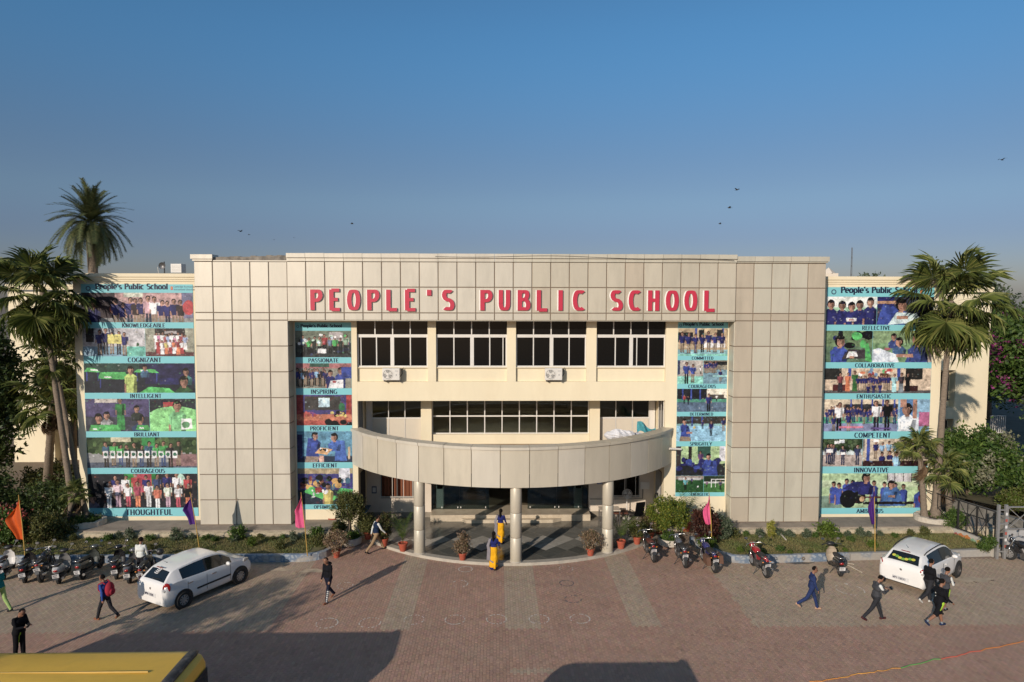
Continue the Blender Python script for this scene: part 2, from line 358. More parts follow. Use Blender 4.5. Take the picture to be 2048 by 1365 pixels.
# chalk and paint rings on the paving
m_chalk = mat('worn_white_paint', (.62,.55,.47), .9, var=.3, scale=6)
m_ringd = mat('worn_dark_paint', (.12,.12,.12), .9, var=.3, scale=6)
def ring(c, r, m_, gaps, seed):
    mb = MB(); rr = random.Random(seed); n = 40
    for k in range(n):
        if rr.random() < gaps: continue
        a0 = 2*math.pi*k/n; a1 = 2*math.pi*(k+.8)/n; wd = .022
        mb.add([(c.x+q*math.cos(a), c.y+q*math.sin(a), .007) for a, q in ((a0, r-wd), (a1, r-wd), (a1, r+wd), (a0, r+wd))], [(0,1,2,3)])
    mb.build('painted_ring', m_, paving)
for k, (u, v, r, d, g) in enumerate([(931,1139,.28,0,.25),(1132,1138,.28,0,.5),(920,1168,.3,0,.6),(1133,1167,.27,1,.1),(1146,1199,.3,1,.45),(654,1247,.36,0,.45),(740,1246,.36,0,.5),
      (828,1240,.34,0,.4),(910,1240,.34,0,.25),(993,1239,.34,0,.25),(1078,1239,.34,0,.4),(1160,1238,.34,0,.35),(690,1172,.3,0,.6),(1700,1180,.5,0,.6)]):
    ring(gz(u, v), r, m_ringd if d else m_chalk, g, k)
# ---------------- lawns, kerbs, plinths
def mat_kerb(name, white):
    m = mat(name, (.20,.26,.34), .8, var=.2, scale=3)
    n = m.node_tree.nodes; l = m.node_tree.links; p = n['Principled BSDF']; src = p.inputs['Base Color'].links[0].from_socket
    geo = n.new('ShaderNodeNewGeometry'); wv = n.new('ShaderNodeTexVoronoi'); wv.feature = 'DISTANCE_TO_EDGE'; wv.inputs['Scale'].default_value = 5.2
    l.new(geo.outputs['Position'], wv.inputs['Vector']); rp = n.new('ShaderNodeValToRGB')
    rp.color_ramp.elements[0].position = .10; rp.color_ramp.elements[1].position = .24
    rp.color_ramp.elements[0].color = (.10,.14,.20,1); rp.color_ramp.elements[1].color = (.36,.38,.38,1)
    l.new(wv.outputs['Distance'], rp.inputs[0]); mi = n.new('ShaderNodeMixRGB'); mi.inputs[0].default_value = .62
    l.new(src, mi.inputs[1]); l.new(rp.outputs[0], mi.inputs[2])
    ns = n.new('ShaderNodeTexNoise'); ns.inputs['Scale'].default_value = 1.6; ns.inputs['Detail'].default_value = 8; l.new(geo.outputs['Position'], ns.inputs['Vector'])
    mr = n.new('ShaderNodeMapRange'); mr.inputs[1].default_value = .45-white*.25; mr.inputs[2].default_value = .62-white*.2; mr.inputs[4].default_value = .85; l.new(ns.outputs['Fac'], mr.inputs[0])
    m2 = n.new('ShaderNodeMixRGB'); m2.inputs[2].default_value = (.36,.32,.27,1); l.new(mr.outputs[0], m2.inputs[0]); l.new(mi.outputs[0], m2.inputs[1]); l.new(m2.outputs[0], p.inputs['Base Color'])
    return m
m_kb, m_kw = mat_kerb('kerb_blue_paint', 0.0), mat_kerb('kerb_faded_paint', .75)
def wall_strip(path, wd, z0, z1, top_bevel=.025):
    mb = MB(); n = len(path); L, Rr = [], []
    for i in range(n):
        a = Vector(path[max(i-1,0)]); b = Vector(path[min(i+1,n-1)]); d = (b-a).normalized(); nn = Vector((-d.y, d.x)); p = Vector(path[i])
        L.append(p); Rr.append(p+nn*wd)
    rows = [[(p.x, p.y, z0) for p in L], [(p.x, p.y, z1-top_bevel) for p in L], [(p.x+(q.x-p.x)*.12, p.y+(q.y-p.y)*.12, z1) for p, q in zip(L, Rr)],
            [(q.x+(p.x-q.x)*.12, q.y+(p.y-q.y)*.12, z1) for p, q in zip(L, Rr)], [(q.x, q.y, z0) for q in Rr]]
    for a, b in zip(rows, rows[1:]):
        mb.add(a+b, [(i, i+1, n+i+1, n+i) for i in range(n-1)])
    mb.add([r[0] for r in rows], [tuple(range(5))]); mb.add([r[-1] for r in rows], [tuple(range(4, -1, -1))])
    return mb
pl = [(-30+i*.5, 28.2) for i in range(42)]+[(-9.0,28.2),(-8.6,28.26)]+[(-8.25,28.42),(-8.0,28.68),(-7.84,29.0),(-7.76,29.4),(-7.74,29.9)]
struct(wall_strip(pl, .2, -.03, .31).build('kerb_left', m_kb))
pr_ = [(8.0,30.2),(8.15,29.6),(8.4,28.9),(8.7,28.3),(9.1,27.85),(9.6,27.72)]
struct(wall_strip(pr_+[(10.2+i*.5, 27.72+.03*i) for i in range(9)], .2, -.03, .31).build('kerb_right', m_kb))
struct(wall_strip([(14.24+i*.5, 27.968+.03*i) for i in range(15)], .2, -.03, .30).build('kerb_far_right', m_kw))
m_lawn = mat('lawn_soil', (.13,.12,.05), .95, var=.35, scale=1.4, bump=.6, bscale=30, dirt=(.15,.11,.055), dirtamt=.7, dscale=1.6)
m_grass = mat('grass_blades', (1,1,1), .7, var=.2, scale=1.0, attr='Col', trans=.25)
def lawn(name, poly, zf, n, seed, inside):
    mb = MB(); mb.add([(x, y, zf(x, y)) for x, y in poly], [tuple(range(len(poly)))]); lo = struct(mb.build(name, m_lawn))
    rs = np.random.RandomState(seed); P = np.array(poly); x = rs.uniform(P[:,0].min(), P[:,0].max(), n*2); y = rs.uniform(P[:,1].min(), P[:,1].max(), n*2)
    k = np.array([inside(a, b) for a, b in zip(x, y)]); x, y = x[k][:n], y[k][:n]; n = len(x)
    z = np.array([zf(a, b) for a, b in zip(x, y)]); patch = np.sin(x*1.7+1)*np.cos(y*2.3)+.6*np.sin(x*4.1+y*3)
    h = rs.uniform(.03, .085, n)*(1+.25*patch); a = rs.uniform(0, 6.28, n); wv = rs.uniform(.010, .02, n); lx = rs.normal(0, .03, n); ly = rs.normal(0, .03, n)
    V = np.zeros((n, 3, 3)); V[:,0] = np.stack([x-wv*np.cos(a), y-wv*np.sin(a), z], 1); V[:,1] = np.stack([x+wv*np.cos(a), y+wv*np.sin(a), z], 1); V[:,2] = np.stack([x+lx, y+ly, z+h], 1)
    t = np.clip(.5+.3*patch+rs.normal(0, .25, n), 0, 1)[:, None]
    col = (1-t)*np.array([[.27,.205,.085]])+t*np.array([[.13,.165,.045]]); col *= rs.uniform(.7, 1.25, (n, 1))
    stuff(link('grass', fast('grass', V.reshape(-1,3), np.arange(3*n).reshape(-1,3), m_grass, col), None))
    bpy.data.objects[-1] if False else None
zl = lambda x, y: .29+(y-28.3)*.055
lawn('lawn_left', [(-26,28.38),(-8.7,28.42),(-8.2,28.75),(-7.95,29.3),(-7.92,30.1),(-8.3,30.12),(-26,30.12)], zl, 26000, 1, lambda x, y: (x < -8.7 and 28.4 < y < 30.1) or (x < -8.0 and y > 29 and y < 30.1))
lawn('lawn_right', [(8.2,30.2),(8.55,29),(9.0,28.2),(9.5,27.93),(21.3,28.56),(21.3,30.14),(8.2,30.14)], zl, 24000, 2, lambda x, y: y > 28.0+(x-9.6)*.055 and y < 30.1 and x > 8.2+(30.2-y)*.5)
for o in [o for o in C.objects if o.name.startswith('grass')]:
    tag(o, 'dry green turf blades of the lawn '+('left of the entrance' if o.name == 'grass' else 'right of the entrance'), 'grass')
m_plinth = mat('plinth_cement', (.30,.245,.19), .9, var=.2, scale=1.5, bump=.35, bscale=14, dirt=(.13,.105,.085), dirtamt=.65, dscale=1.1)
m_cream_edge = mat('limewashed_edge', (.46,.38,.26), .9, var=.25, scale=4, bump=.5, bscale=12, dirt=(.2,.15,.1), dirtamt=.6, dscale=3)
def plinth(name, x0, x1, y1):
    mb = MB(); mb.box(x0, x1, 30.32, y1, -.03, .655); o = struct(mb.build(name, m_plinth))
    mb = MB(); n = int((x1-x0)/.4); rr = random.Random(name)
    rows = []
    for i in range(n+1):
        x = x0+(x1-x0)*i/n; d = rr.uniform(-.02, .03); rows.append([(x, 30.13+d, .2), (x, 30.12+d, .50+rr.uniform(-.03,.03)), (x, 30.18+d, .56+rr.uniform(-.02,.02)), (x, 30.315, .60)])
    for a, b in zip(rows, rows[1:]): mb.add(a+b, [(k, k+4, k+5, k+1) for k in range(3)])
    mb.build('plinth_edge', m_cream_edge, o)
plinth('plinth_left', -22.0, -8.25, 31.74)
plinth('plinth_right', 8.35, 22.2, 31.74)
# ---------------- entrance podium: arc of polished granite
CY, PR = 36.3, 8.68
def arc_pts(r, a0, a1, n): return [(r*math.sin(R(a0+(a1-a0)*i/n)), CY-r*math.cos(R(a0+(a1-a0)*i/n))) for i in range(n+1)]
m_gran = mat('granite_dark', (.14,.13,.11), .16, var=.18, scale=5, spec=.6, dirt=(.17,.15,.12), dirtamt=.5, dscale=.7)
m_tiles = [mat('granite_grey', (.40,.37,.32), .2, var=.15, scale=4, rand=.12), mat('granite_black', (.10,.098,.085), .14, var=.15, scale=4, rand=.2), mat('granite_mid', (.18,.17,.145), .18, var=.15, scale=4, rand=.12)]
m_stone = mat('podium_kerb_stone', (.42,.37,.30), .7, var=.15, scale=3, dirt=(.25,.2,.15), dirtamt=.5, dscale=2)
arc = arc_pts(PR-.32, -57, 57, 40)
mb = MB(); poly = arc+[(7.24, 33.7), (-7.24, 33.7)]; mb.prism(poly, -.02, .114); podium = struct(mb.build('podium', m_gran))
o_, i_ = arc_pts(PR, -57, 57, 26), arc_pts(PR-.315, -57, 57, 26)
for k in range(26):
    mb = MB(); g = .004
    P4 = [o_[k], o_[k+1], i_[k+1], i_[k]]
    mb.add([(p[0], p[1], -.02) for p in P4]+[(P4[j][0], P4[j][1]+(.012 if j < 2 else 0), .122) for j in range(4)], [(0,3,2,1),(4,5,6,7),(0,1,5,4),(1,2,6,5),(2,3,7,6),(3,0,4,7)])
    mb.build('kerb_stone', m_stone, podium)
T = .66; h = T/2-.006
tmesh = []
for mm in m_tiles:
    mb = MB(); s2 = math.sqrt(2)/2
    P4 = [(-h,-h),(h,-h),(h,h),(-h,h)]; P4 = [((a-b)*s2, (a+b)*s2) for a, b in P4]
    mb.prism(P4, 0, .006); tmesh.append(fixn(link('tmp', mb.mesh('tile', mm))))
me_t = [o.data for o in tmesh]
for o in tmesh: bpy.data.objects.remove(o)
for i in range(-16, 17):
    for j in range(-16, 17):
        x = (i-j)*T*math.sqrt(2)/2; y = 30.0+(i+j)*T*math.sqrt(2)/2
        if math.hypot(x, y-CY) > PR-.85 or abs(x) > 6.7 or y > 32.1: continue
        zig = (abs(i-j)+0) % 6
        k = 0 if (i+j in (-1, 0, 1) and zig in (2, 3, 4)) or (i+j in (0, 1) and zig in (1, 5)) or (i+j == -2 and zig == 3) else (1 if (i+j) < -1 else 2)
        link('tile', me_t[k], podium, loc=(x, y, .113))
# ================================================================== the school
BLD = thing('school_building', 'three-storey cream school with beige panelled towers and curved entrance canopy', 'building', (0, 38, 0))
m_yel = mat('cream_paint', (.765,.66,.465), .85, var=.04, scale=.8, bump=.12, bscale=25, dirt=(.60,.47,.30), dirtamt=.22, dscale=.9, streak=.35)
m_white = mat('white_wall', (.68,.58,.47), .85, var=.06, scale=.9, bump=.1, bscale=25, dirt=(.45,.36,.27), dirtamt=.3, dscale=1)
m_joint = mat('dark_joint', (.19,.14,.10), .9, var=0)
def acp(name, c, rough=.42): return mat(name, c, rough, 0.15, var=.05, scale=1.6, streak=.25, rand=.045, dirt=tuple(k*.62 for k in c), dirtamt=.38, dscale=1.3, spec=.5)
m_acp = acp('panel_beige', (.58,.525,.43)); m_acl = acp('panel_pale', (.54,.495,.395)); m_act = acp('panel_tan', (.50,.425,.325)); m_acg = acp('panel_canopy', (.54,.48,.375))
TY, TW, TI, TB, TT = 31.0, 14.31, 10.155, .67, 12.68
YW = 31.75
RZ = [TB, 1.83, 3.01, 4.18, 5.355, 6.53, 7.71, 8.88, 10.05, 10.39, 11.55, TT]
g = .0185
_pc = {}
def panel(parent, x0, x1, z0, z1, Y, m_, name='panel', th=.03):
    key = (round(x1-x0, 3), round(z1-z0, 3), m_.name)
    if key not in _pc:
        a, b = (x1-x0)/2-g, (z1-z0)/2-g; _pc[key] = MB().cbox(-a, a, -th, .004, -b, b, .012).mesh(name, m_)
    return link(name, _pc[key], parent, loc=((x0+x1)/2, Y, (z0+z1)/2))
def panel_x(parent, y0, y1, z0, z1, X, sgn, m_):
    mb = MB(); a, b = (y1-y0)/2-g, (z1-z0)/2-g
    x_ = -.03 if sgn < 0 else .03
    mb.add([(x_,-a+.01,-b+.01),(x_,a-.01,-b+.01),(x_,a-.01,b-.01),(x_,-a+.01,b-.01),(0,-a,-b),(0,a,-b),(0,a,b),(0,-a,b)], [(0,1,2,3),(4,5,1,0),(5,6,2,1),(6,7,3,2),(7,4,0,3)])
    return fixn(link('panel', mb.mesh('panel', m_), parent, loc=(X, (y0+y1)/2, (z0+z1)/2)))
m_conc = mat('stained_concrete', (.23,.20,.165), .95, var=.35, scale=3, bump=.5, bscale=10, dirt=(.05,.045,.04), dirtamt=.8, dscale=2.5)
for s in (-1, 1):
    mb = MB(); x0, x1 = (-TW, -TI) if s < 0 else (TI, TW)
    mb.box(x0+.02, x1-.02, TY+.031, 45, .3, TT+.06); tower = mb.build('tower', m_joint, BLD)
    cw = (TW-TI)/5
    for c in range(5):
        for r in range(len(RZ)-1):
            if s < 0:
                m_ = m_acl if (c in (1, 2, 3) and r in (1,)) or (c in (1, 2) and r == 0) else m_acp
            else: m_ = m_act if c in (0, 4) and r not in (1, 2) else m_acl
            if s > 0 and r == 8: m_ = m_act
            panel(tower, x0+c*cw, x0+(c+1)*cw, RZ[r], RZ[r+1], TY+.03, m_)
    for r in range(8):
        panel_x(tower, TY+.035, YW+.02, RZ[r], RZ[r+1], (x1-.019) if s < 0 else (x0+.019), -s, m_act if s < 0 else m_acl)
    if s < 0:   # only the corner coping is left, the rest is bare concrete
        mb = MB(); mb.box(x0-.1, x0+.87, TY-.10, TY+.6, 12.79, 12.985); mb.box(x0-.04, x0+.84, TY-.04, TY+.6, 12.70, 12.788); mb.build('coping', m_acp, tower)
        mb = MB(); rr = random.Random(3); n = 14
        for k in range(n):
            a = x0+.875+(x1-x0-.88)*k/n; b = x0+.875+(x1-x0-.88)*(k+1)/n
            mb.box(a, b, TY+.06, TY+.5, 12.70, 12.86+.05*rr.random()+k*.006)
        mb.build('bare_parapet', m_conc, tower)
        mb = MB(); mb.box(x0+.875, x1, TY-.01, TY+.2, 12.685, 12.735); mb.build('ledge', m_acp, tower)
    else:
        for c in range(5):
            a, b = x0+c*cw+.006, x0+(c+1)*cw-.006+(.1 if c == 4 else 0)
            mb = MB(); mb.box(a, b, TY-.10, TY+.6, 12.76, 12.985); mb.box(a, b-(.05 if c == 4 else 0), TY-.04, TY+.6, 12.70, 12.758); mb.build('coping', m_acl, tower)
# fascia with the school name between the towers
FY = TY-.07
mb = MB(); mb.box(-TI, TI, FY+.031, YW+1.2, 10.06, 12.72); fascia = mb.build('fascia', m_joint, BLD)
fw = 2*TI/24
rr = random.Random(8)
for c in range(24):
    for z0, z1 in ((10.05,10.39),(10.39,11.55),(11.55,12.69)):
        x0 = -TI+c*fw; m_ = m_acp if c < 13 else (m_act if rr.random() < .15 else m_acg)
        panel(fascia, x0, x0+fw, z0, z1, FY+.03, m_)
    a, b = -TI+c*fw+.006, -TI+(c+1)*fw-.006
    mb = MB(); dz = .03*math.sin(c*.5); mb.box(a, b, FY-.10, FY+.7, 12.86, 13.05+.01*rr.random()); mb.box(a, b, FY-.03, FY+.7, 12.70, 12.858); mb.build('coping', m_acp if c < 12 else m_acl, fascia)
mb = MB(); mb.box(-TI+.01, TI-.01, FY+.02, YW+.34, 10.03, 10.058); mb.build('soffit', m_acg, fascia)
# red letters with white returns
m_red = mat('red_letter_face', (.50,.028,.06), .45, var=.06); m_lw = mat('white_letter_edge', (.75,.72,.68), .5, var=.03)
NAME = "PEOPLE'S PUBLIC SCHOOL"
for i, ch in enumerate(NAME):
    if ch == ' ': continue
    H_ = .92; wd = G[ch][0]; k = {'I': 1.0, "'": 1.0}.get(ch, .535/ wd)
    ww = wd*k*H_
    xc = -TI+(i+1.5)*fw
    mb = MB(); text_mb(mb, ch, (xc-ww/2+.02, FY-.085, 10.515), (1,0,0), (0,0,1), (0,-1,0), H_, .215, .165, wid=k, depth=.06, lay=.0006)
    text_mb(mb, ch, (xc-ww/2-.022, FY-.02, 10.51), (1,0,0), (0,0,1), (0,-1,0), H_*1.0, .215, .165, wid=k, depth=.02, lay=.0006, m=1)
    fixn(mb.build('letter_'+('apostrophe' if ch == "'" else ch.lower()), [m_red, m_lw, m_lw], fascia))
# wings
def cornice(mb, x0, x1, Y, zt_):
    mb.box(x0-.08, x1+.08, Y-.12, Y+.5, zt_-.16, zt_); mb.box(x0-.04, x1+.04, Y-.07, Y+.5, zt_-.27, zt_-.162); mb.box(x0-.02, x1+.02, Y-.035, Y+.5, zt_-.36, zt_-.272)
for s, zt_ in ((-1, 12.17), (1, 12.13)):
    x0, x1 = (-20.35, -TW-.002) if s < 0 else (TW+.002, 20.55)
    mb = MB(); mb.box(x0, x1, 32.12, 45.9, -.03, zt_-.361); cornice(mb, x0, x1, 32.12, zt_); mb.build('wing_wall', m_yel, BLD)
# recess walls behind the inner banners, and the returns
mb = MB(); mb.box(-TI-.1, -7.47, YW, YW+.4, -.03, 10.04); mb.box(-7.468, -7.235, YW-.004, 33.9, -.03, 10.03); mb.build('recess_wall', m_yel, BLD)
mb = MB(); mb.box(7.692, TI+.1, YW, YW+.4, -.03, 10.04); mb.box(7.185, 7.69, YW-.004, 33.9, -.03, 10.03); mb.build('recess_wall', m_yel, BLD)
# upper floor: piers, spandrels, band
BAYS = [(-7.23,-3.96),(-3.57,-.27),(.15,3.45),(3.92,7.18)]
for x0, x1 in ((-3.96,-3.57),(-.27,.15),(3.45,3.92)):
    MB().box(x0, x1, YW, YW+.34, 7.172, 10.03).build('pier', m_yel, BLD)
MB().box(-7.233, 7.183, YW, 33.9, 6.27, 7.17).build('floor_band', m_yel, BLD)
for x0, x1 in BAYS:
    MB().box(x0+.002, x1-.002, YW+.14, YW+.33, 7.172, 7.80).build('spandrel', m_yel, BLD)
    MB().box(x0+.002, x1-.002, YW+.05, YW+.33, 7.802, 7.835).build('window_sill', m_yel, BLD)
m_alu = mat('white_aluminium', (.70,.66,.60), .45, 0.1, var=.05)
m_gdark = mat('dark_tinted_glass', (.006,.006,.006), .06, var=0, spec=.35)
def glass(name, tint, refl=.5, rough=.03, thin=.35):
    m = bpy.data.materials.new(name); m.use_nodes = True; n = m.node_tree.nodes; l = m.node_tree.links; n.clear()
    o = n.new('ShaderNodeOutputMaterial'); t = n.new('ShaderNodeBsdfTransparent'); t.inputs[0].default_value = (*tint, 1)
    gl = n.new('ShaderNodeBsdfGlossy'); gl.inputs['Roughness'].default_value = rough; gl.inputs[0].default_value = (.9,.9,.9,1)
    fr = n.new('ShaderNodeFresnel'); fr.inputs[0].default_value = 1.5; mu = n.new('ShaderNodeMath'); mu.operation = 'MULTIPLY_ADD'; mu.inputs[1].default_value = refl; mu.inputs[2].default_value = .0
    mx = n.new('ShaderNodeMixShader'); l.new(fr.outputs[0], mu.inputs[0]); l.new(mu.outputs[0], mx.inputs[0]); l.new(t.outputs[0], mx.inputs[1]); l.new(gl.outputs[0], mx.inputs[2]); l.new(mx.outputs[0], o.inputs[0])
    MATS[name] = m; return m
m_gl = glass('window_glass', (.62,.62,.56), 1.0)
m_gdoor = glass('door_glass', (.55,.62,.62), 1.0)
def frame_bars(mb, bars):
    for i, b in enumerate(bars): mb.box(*b)
for bi, (x0, x1) in enumerate(BAYS):
    y0 = YW+.13; mb = MB(); w_ = x1-x0
    mb.box(x0, x1, y0-.02, y0+.05, 9.235, 9.375); mb.box(x0, x0+.06, y0, y0+.05, 7.84, 9.233); mb.box(x1-.06, x1, y0, y0+.05, 7.84, 9.233)
    mb.box(x0+.061, x1-.061, y0-.005, y0+.05, 7.84, 7.91)
    win = mb.build('window', m_alu, BLD)
    for k in range(4):
        a = x0+w_*k/4; b = x0+w_*(k+1)/4
        if k: MB().box(a-.025, a+.025, y0-.01, y0+.05, 9.377, 10.03).build('mullion', m_alu, win)
        MB().box(a+.03, b-.03, y0+.02, y0+.03, 9.377, 10.03).build('pane', m_gdark, win)
    slide = [-.14 if bi == 0 else 0, 0, 0, {1: -.18, 3: .16}.get(bi, 0)]
    xm = (x0+x1)/2+(.02 if bi else -.02)
    MB().box(xm-.085, xm+.085, y0-.015, y0+.05, 7.912, 9.233).build('mullion', m_alu, win)
    for h_, (a, b) in enumerate(((x0+.062, xm-.087), (xm+.087, x1-.062))):
        q = a+(b-a)*(.5+(.06 if bi in (0, 3) and h_ == 0 else 0)); MB().box(q-.025, q+.025, y0-.012, y0+.045, 7.912, 9.233).build('mullion', m_alu, win)
        MB().box(a, q-.027, y0+.02, y0+.03, 7.912, 9.233).build('pane', m_gdark, win); MB().box(q+.027, b, y0+.028, y0+.036, 7.912, 9.233).build('pane', m_gdark, win)
        if (bi, h_) in ((0, 0), (1, 1), (3, 1)):
            e = a+.1 if (bi, h_) == (0, 0) else b-.12 if bi == 1 else a+.18
            MB().box(e-.02, e+.02, y0-.011, y0+.018, 7.912, 9.233).build('mullion', m_alu, win)
MB().box(-7.2, 7.15, YW+.36, YW+.40, 7.2, 10.02).build('dark_interior_sheet', mat('black_backing', (.008,.008,.008), .9, var=0), BLD)  # black sheet stands in for the darkness of the rooms behind the upper panes
# ---------------- first floor, set back behind the terrace
Y1 = 33.5
m_pan = mat('grey_white_panel', (.62,.54,.43), .6, var=.04, scale=1, rand=.04)
def pane_row(win, xs_, z0, z1, Y, m_, bar=.035):
    for a, b in zip(xs_, xs_[1:]): MB().box(a+bar/2+.002, b-bar/2-.002, Y+.02, Y+.028, z0, z1).build('pane', m_, win)
for s, (xa, xb) in ((-1, (-7.18,-4.46)), (1, (4.34,7.13))):
    mb = MB(); n3 = [xa+.3+(xb-xa-.3)*k/3 for k in range(4)] if s < 0 else [xa+(xb-xa-.3)*k/3 for k in range(4)]
    for x in n3: mb.box(x-.018, x+.018, Y1-.02, Y1+.05, 3.95, 6.26)
    for a, b in zip(n3, n3[1:]):
        mb.box(a+.02, b-.02, Y1-.015, Y1+.05, 5.12, 5.19)
    ra = (xa, n3[0]-.02) if s < 0 else (n3[-1]+.02, xb); mb.box(ra[0], ra[1], Y1, Y1+.1, 3.95, 6.26)
    win = mb.build('window', m_alu, BLD)
    pane_row(win, n3, 5.192, 6.26, Y1, m_gl)
    for a, b in zip(n3, n3[1:]): MB().cbox(a+.022, b-.022, Y1, Y1+.04, 4.03, 5.118, .006).build('infill_panel', m_pan, win)
    X = -7.233 if s < 0 else 7.183     # narrow window in the return wall
    mb = MB(); d = .012*(-s)
    for y in (31.95, 32.42, 32.9): mb.box(min(X, X+d*2), max(X, X+d*2), y-.025, y+.025, 4.7, 6.2)
    mb.box(min(X, X+d*1.8), max(X, X+d*1.8), 31.98, 32.88, 4.65, 4.698)
    win = mb.build('window', m_alu, BLD)
    for y in (31.98, 32.45): MB().box(min(X+d*.5, X+d), max(X+d*.5, X+d), y, y+.42, 4.71, 6.2).build('pane', m_gdark, win)
for xa, xb in ((-4.45,-3.93),(3.83,4.33)): MB().box(xa, xb, 33.18, 33.9, 3.9, 6.268).build('pier', m_yel, BLD)
mb = MB(); NX = [-3.91+(3.81+3.91)*k/9 for k in range(10)]
for x in NX: mb.box(x-.025, x+.025, Y1-.02, Y1+.05, 4.37, 6.265)
for a, b in zip(NX, NX[1:]):
    mb.box(a+.026, b-.026, Y1-.015, Y1+.05, 5.22, 5.285); mb.box(a+.026, b-.026, Y1-.018, Y1+.05, 4.37, 4.42)
win = mb.build('window', m_alu, BLD)
pane_row(win, NX, 4.422, 5.218, Y1, m_gl, .05); pane_row(win, NX, 5.287, 6.265, Y1, m_gl, .05)
MB().box(-3.925, 3.825, 33.3, 33.6, 3.9, 4.368).build('sill_wall', m_yel, BLD)
# interiors (lit only through the glass)
m_int = mat('interior_wall', (.5,.47,.4), .8, var=.05); m_ceil = mat('interior_ceiling', (.7,.68,.62), .85, var=.04); m_lamp = mat('ceiling_lamp', (.9,.9,.85), .5, var=0, emit=((1,.95,.85), 14.0))
m_ifl = mat('interior_floor', (.20,.16,.11), .25, var=.1)
mb = MB(); mb.box(-7.22, 7.17, 41.5, 41.7, .45, 6.26); mb.build('interior_wall', m_int, BLD)
MB().box(-7.22, 7.17, 33.91, 41.49, 3.4, 3.89).build('floor_slab', m_ceil, BLD)
MB().box(-7.22, 7.17, 33.95, 41.49, 6.1, 6.262).build('ceiling', m_ceil, BLD)
MB().box(-7.232, 7.182, 41.72, 45, -.03, 11.2).build('rear_core', m_int, BLD)
MB().box(-7.232, 7.182, 33.91, 45, 6.275, 6.5).build('floor_slab', m_ceil, BLD)
MB().box(-TI, TI, YW+.5, 45, 11.0, 11.3).build('roof', m_conc, BLD)
for k, (x, y) in enumerate([(-1.8,35),(-1.75,36.6),(-1.7,38.4),(.9,34.9),(.9,36.5),(1.0,38.3)]): MB().box(x-.28, x+.28, y-.06, y+.06, 6.075, 6.098).build('ceiling_lamp', m_lamp, BLD)
m_duct = mat('dark_beam', (.10,.09,.075), .8)
for y in (36, 39): MB().box(-3.4, 3.3, y, y+.25, 4.75, 5.0).build('loft_beam', m_duct, BLD)
# ---------------- ground floor
Y0 = 33.75
mb = MB(); mb.box(-7.232, -4.02, Y0, Y0+.15, 2.62, 3.4); mb.box(-7.232, -6.55, Y0, Y0+.15, .1, 2.618); mb.box(-6.548, -4.9, Y0, Y0+.15, .1, 1.06); mb.box(-4.898, -4.02, Y0, Y0+.15, .1, 2.618); mb.build('ground_wall', m_white, BLD)
mb = MB(); mb.box(3.9, 7.182, Y0, Y0+.15, 2.62, 3.4); mb.box(3.9, 5.1, Y0, Y0+.15, .1, 2.618); mb.box(5.102, 6.48, Y0, Y0+.15, .1, 1.06); mb.box(6.482, 7.182, Y0, Y0+.15, .1, 2.618); mb.build('ground_wall', m_white, BLD)
m_dado = mat('dado_stone', (.26,.22,.17), .5, var=.15, scale=3, dirt=(.14,.12,.1), dirtamt=.5, dscale=2)
MB().box(-7.23, -4.03, Y0-.02, Y0-.002, .115, .36).build('dado', m_dado, BLD); MB().box(3.92, 7.18, Y0-.02, Y0-.002, .115, .36).build('dado', m_dado, BLD)
m_curt = mat('brown_curtain', (.22,.075,.035), .85, var=.2, scale=8, streak=.05)
m_grill = mat('white_grille', (.6,.56,.5), .5); m_fr = mat('dark_window_frame', (.06,.055,.05), .5)
for xa, xb, cur in ((-6.55,-4.9,1),(5.1,6.48,0)):
    mb = MB(); y0 = Y0+.03; mb.box(xa, xa+.07, y0, y0+.08, 1.062, 2.616); mb.box(xb-.07, xb, y0, y0+.08, 1.062, 2.616); mb.box(xa+.071, xb-.071, y0, y0+.08, 1.062, 1.12); mb.box((xa+xb)/2-.035, (xa+xb)/2+.035, y0+.01, y0+.08, 1.121, 2.616)
    win = mb.build('window', m_fr, BLD)
    mb = MB()
    for x in (xa+.03, xa+.6, xa+1.15, xb-.03): mb.box(x-.012, x+.012, Y0-.055, Y0-.035, 1.10, 2.7)
    for z in (1.16, 1.12): mb.box(xa-.05, xb+.05, Y0-.06-(.01 if z < 1.13 else 0), Y0-.056+(.01 if z < 1.13 else .01), z, z+.02)
    mb.build('grille', m_grill, win)
    if cur:
        mb = MB(); n = 46; pts = []
        for k in range(n+1): pts.append((xa+.05+(xb-xa-.1)*k/n, Y0+.22+.05*math.sin(k*1.25)))
        mb.add([(x, y, 1.1) for x, y in pts]+[(x, y, 2.64) for x, y in pts], [(k, k+1, n+2+k, n+1+k) for k in range(n)]); mb.build('curtain', m_curt, win, smooth=True)
    else:
        MB().box(xa+.07, xb-.07, Y0+.09, Y0+.1, 1.12, 2.616).build('pane', m_gdark, win)
    MB().box(xa-.05, xb+.05, Y0+.4, Y0+.45, .9, 2.9).build('backing', m_fr, win)
# side windows in the returns, dark with bars
for s in (-1, 1):
    X = -7.233 if s < 0 else 7.183; d = -s*.03
    win = MB().box(min(X, X+d), max(X, X+d), 32.2, 33.25, 1.0, 2.75).build('window', m_fr, BLD)
    mb = MB()
    for k in range(7): mb.box(min(X+d*1.1, X+d*1.6), max(X+d*1.1, X+d*1.6), 32.25+k*.155, 32.27+k*.155, 1.02, 2.73)
    mb.build('grille', m_grill if s > 0 else m_fr, win)
MB().box(-7.20, -6.95, 32.15, 33.3, .82, .86).build('blue_ledge', mat('blue_paint', (.05,.13,.22), .6), BLD)
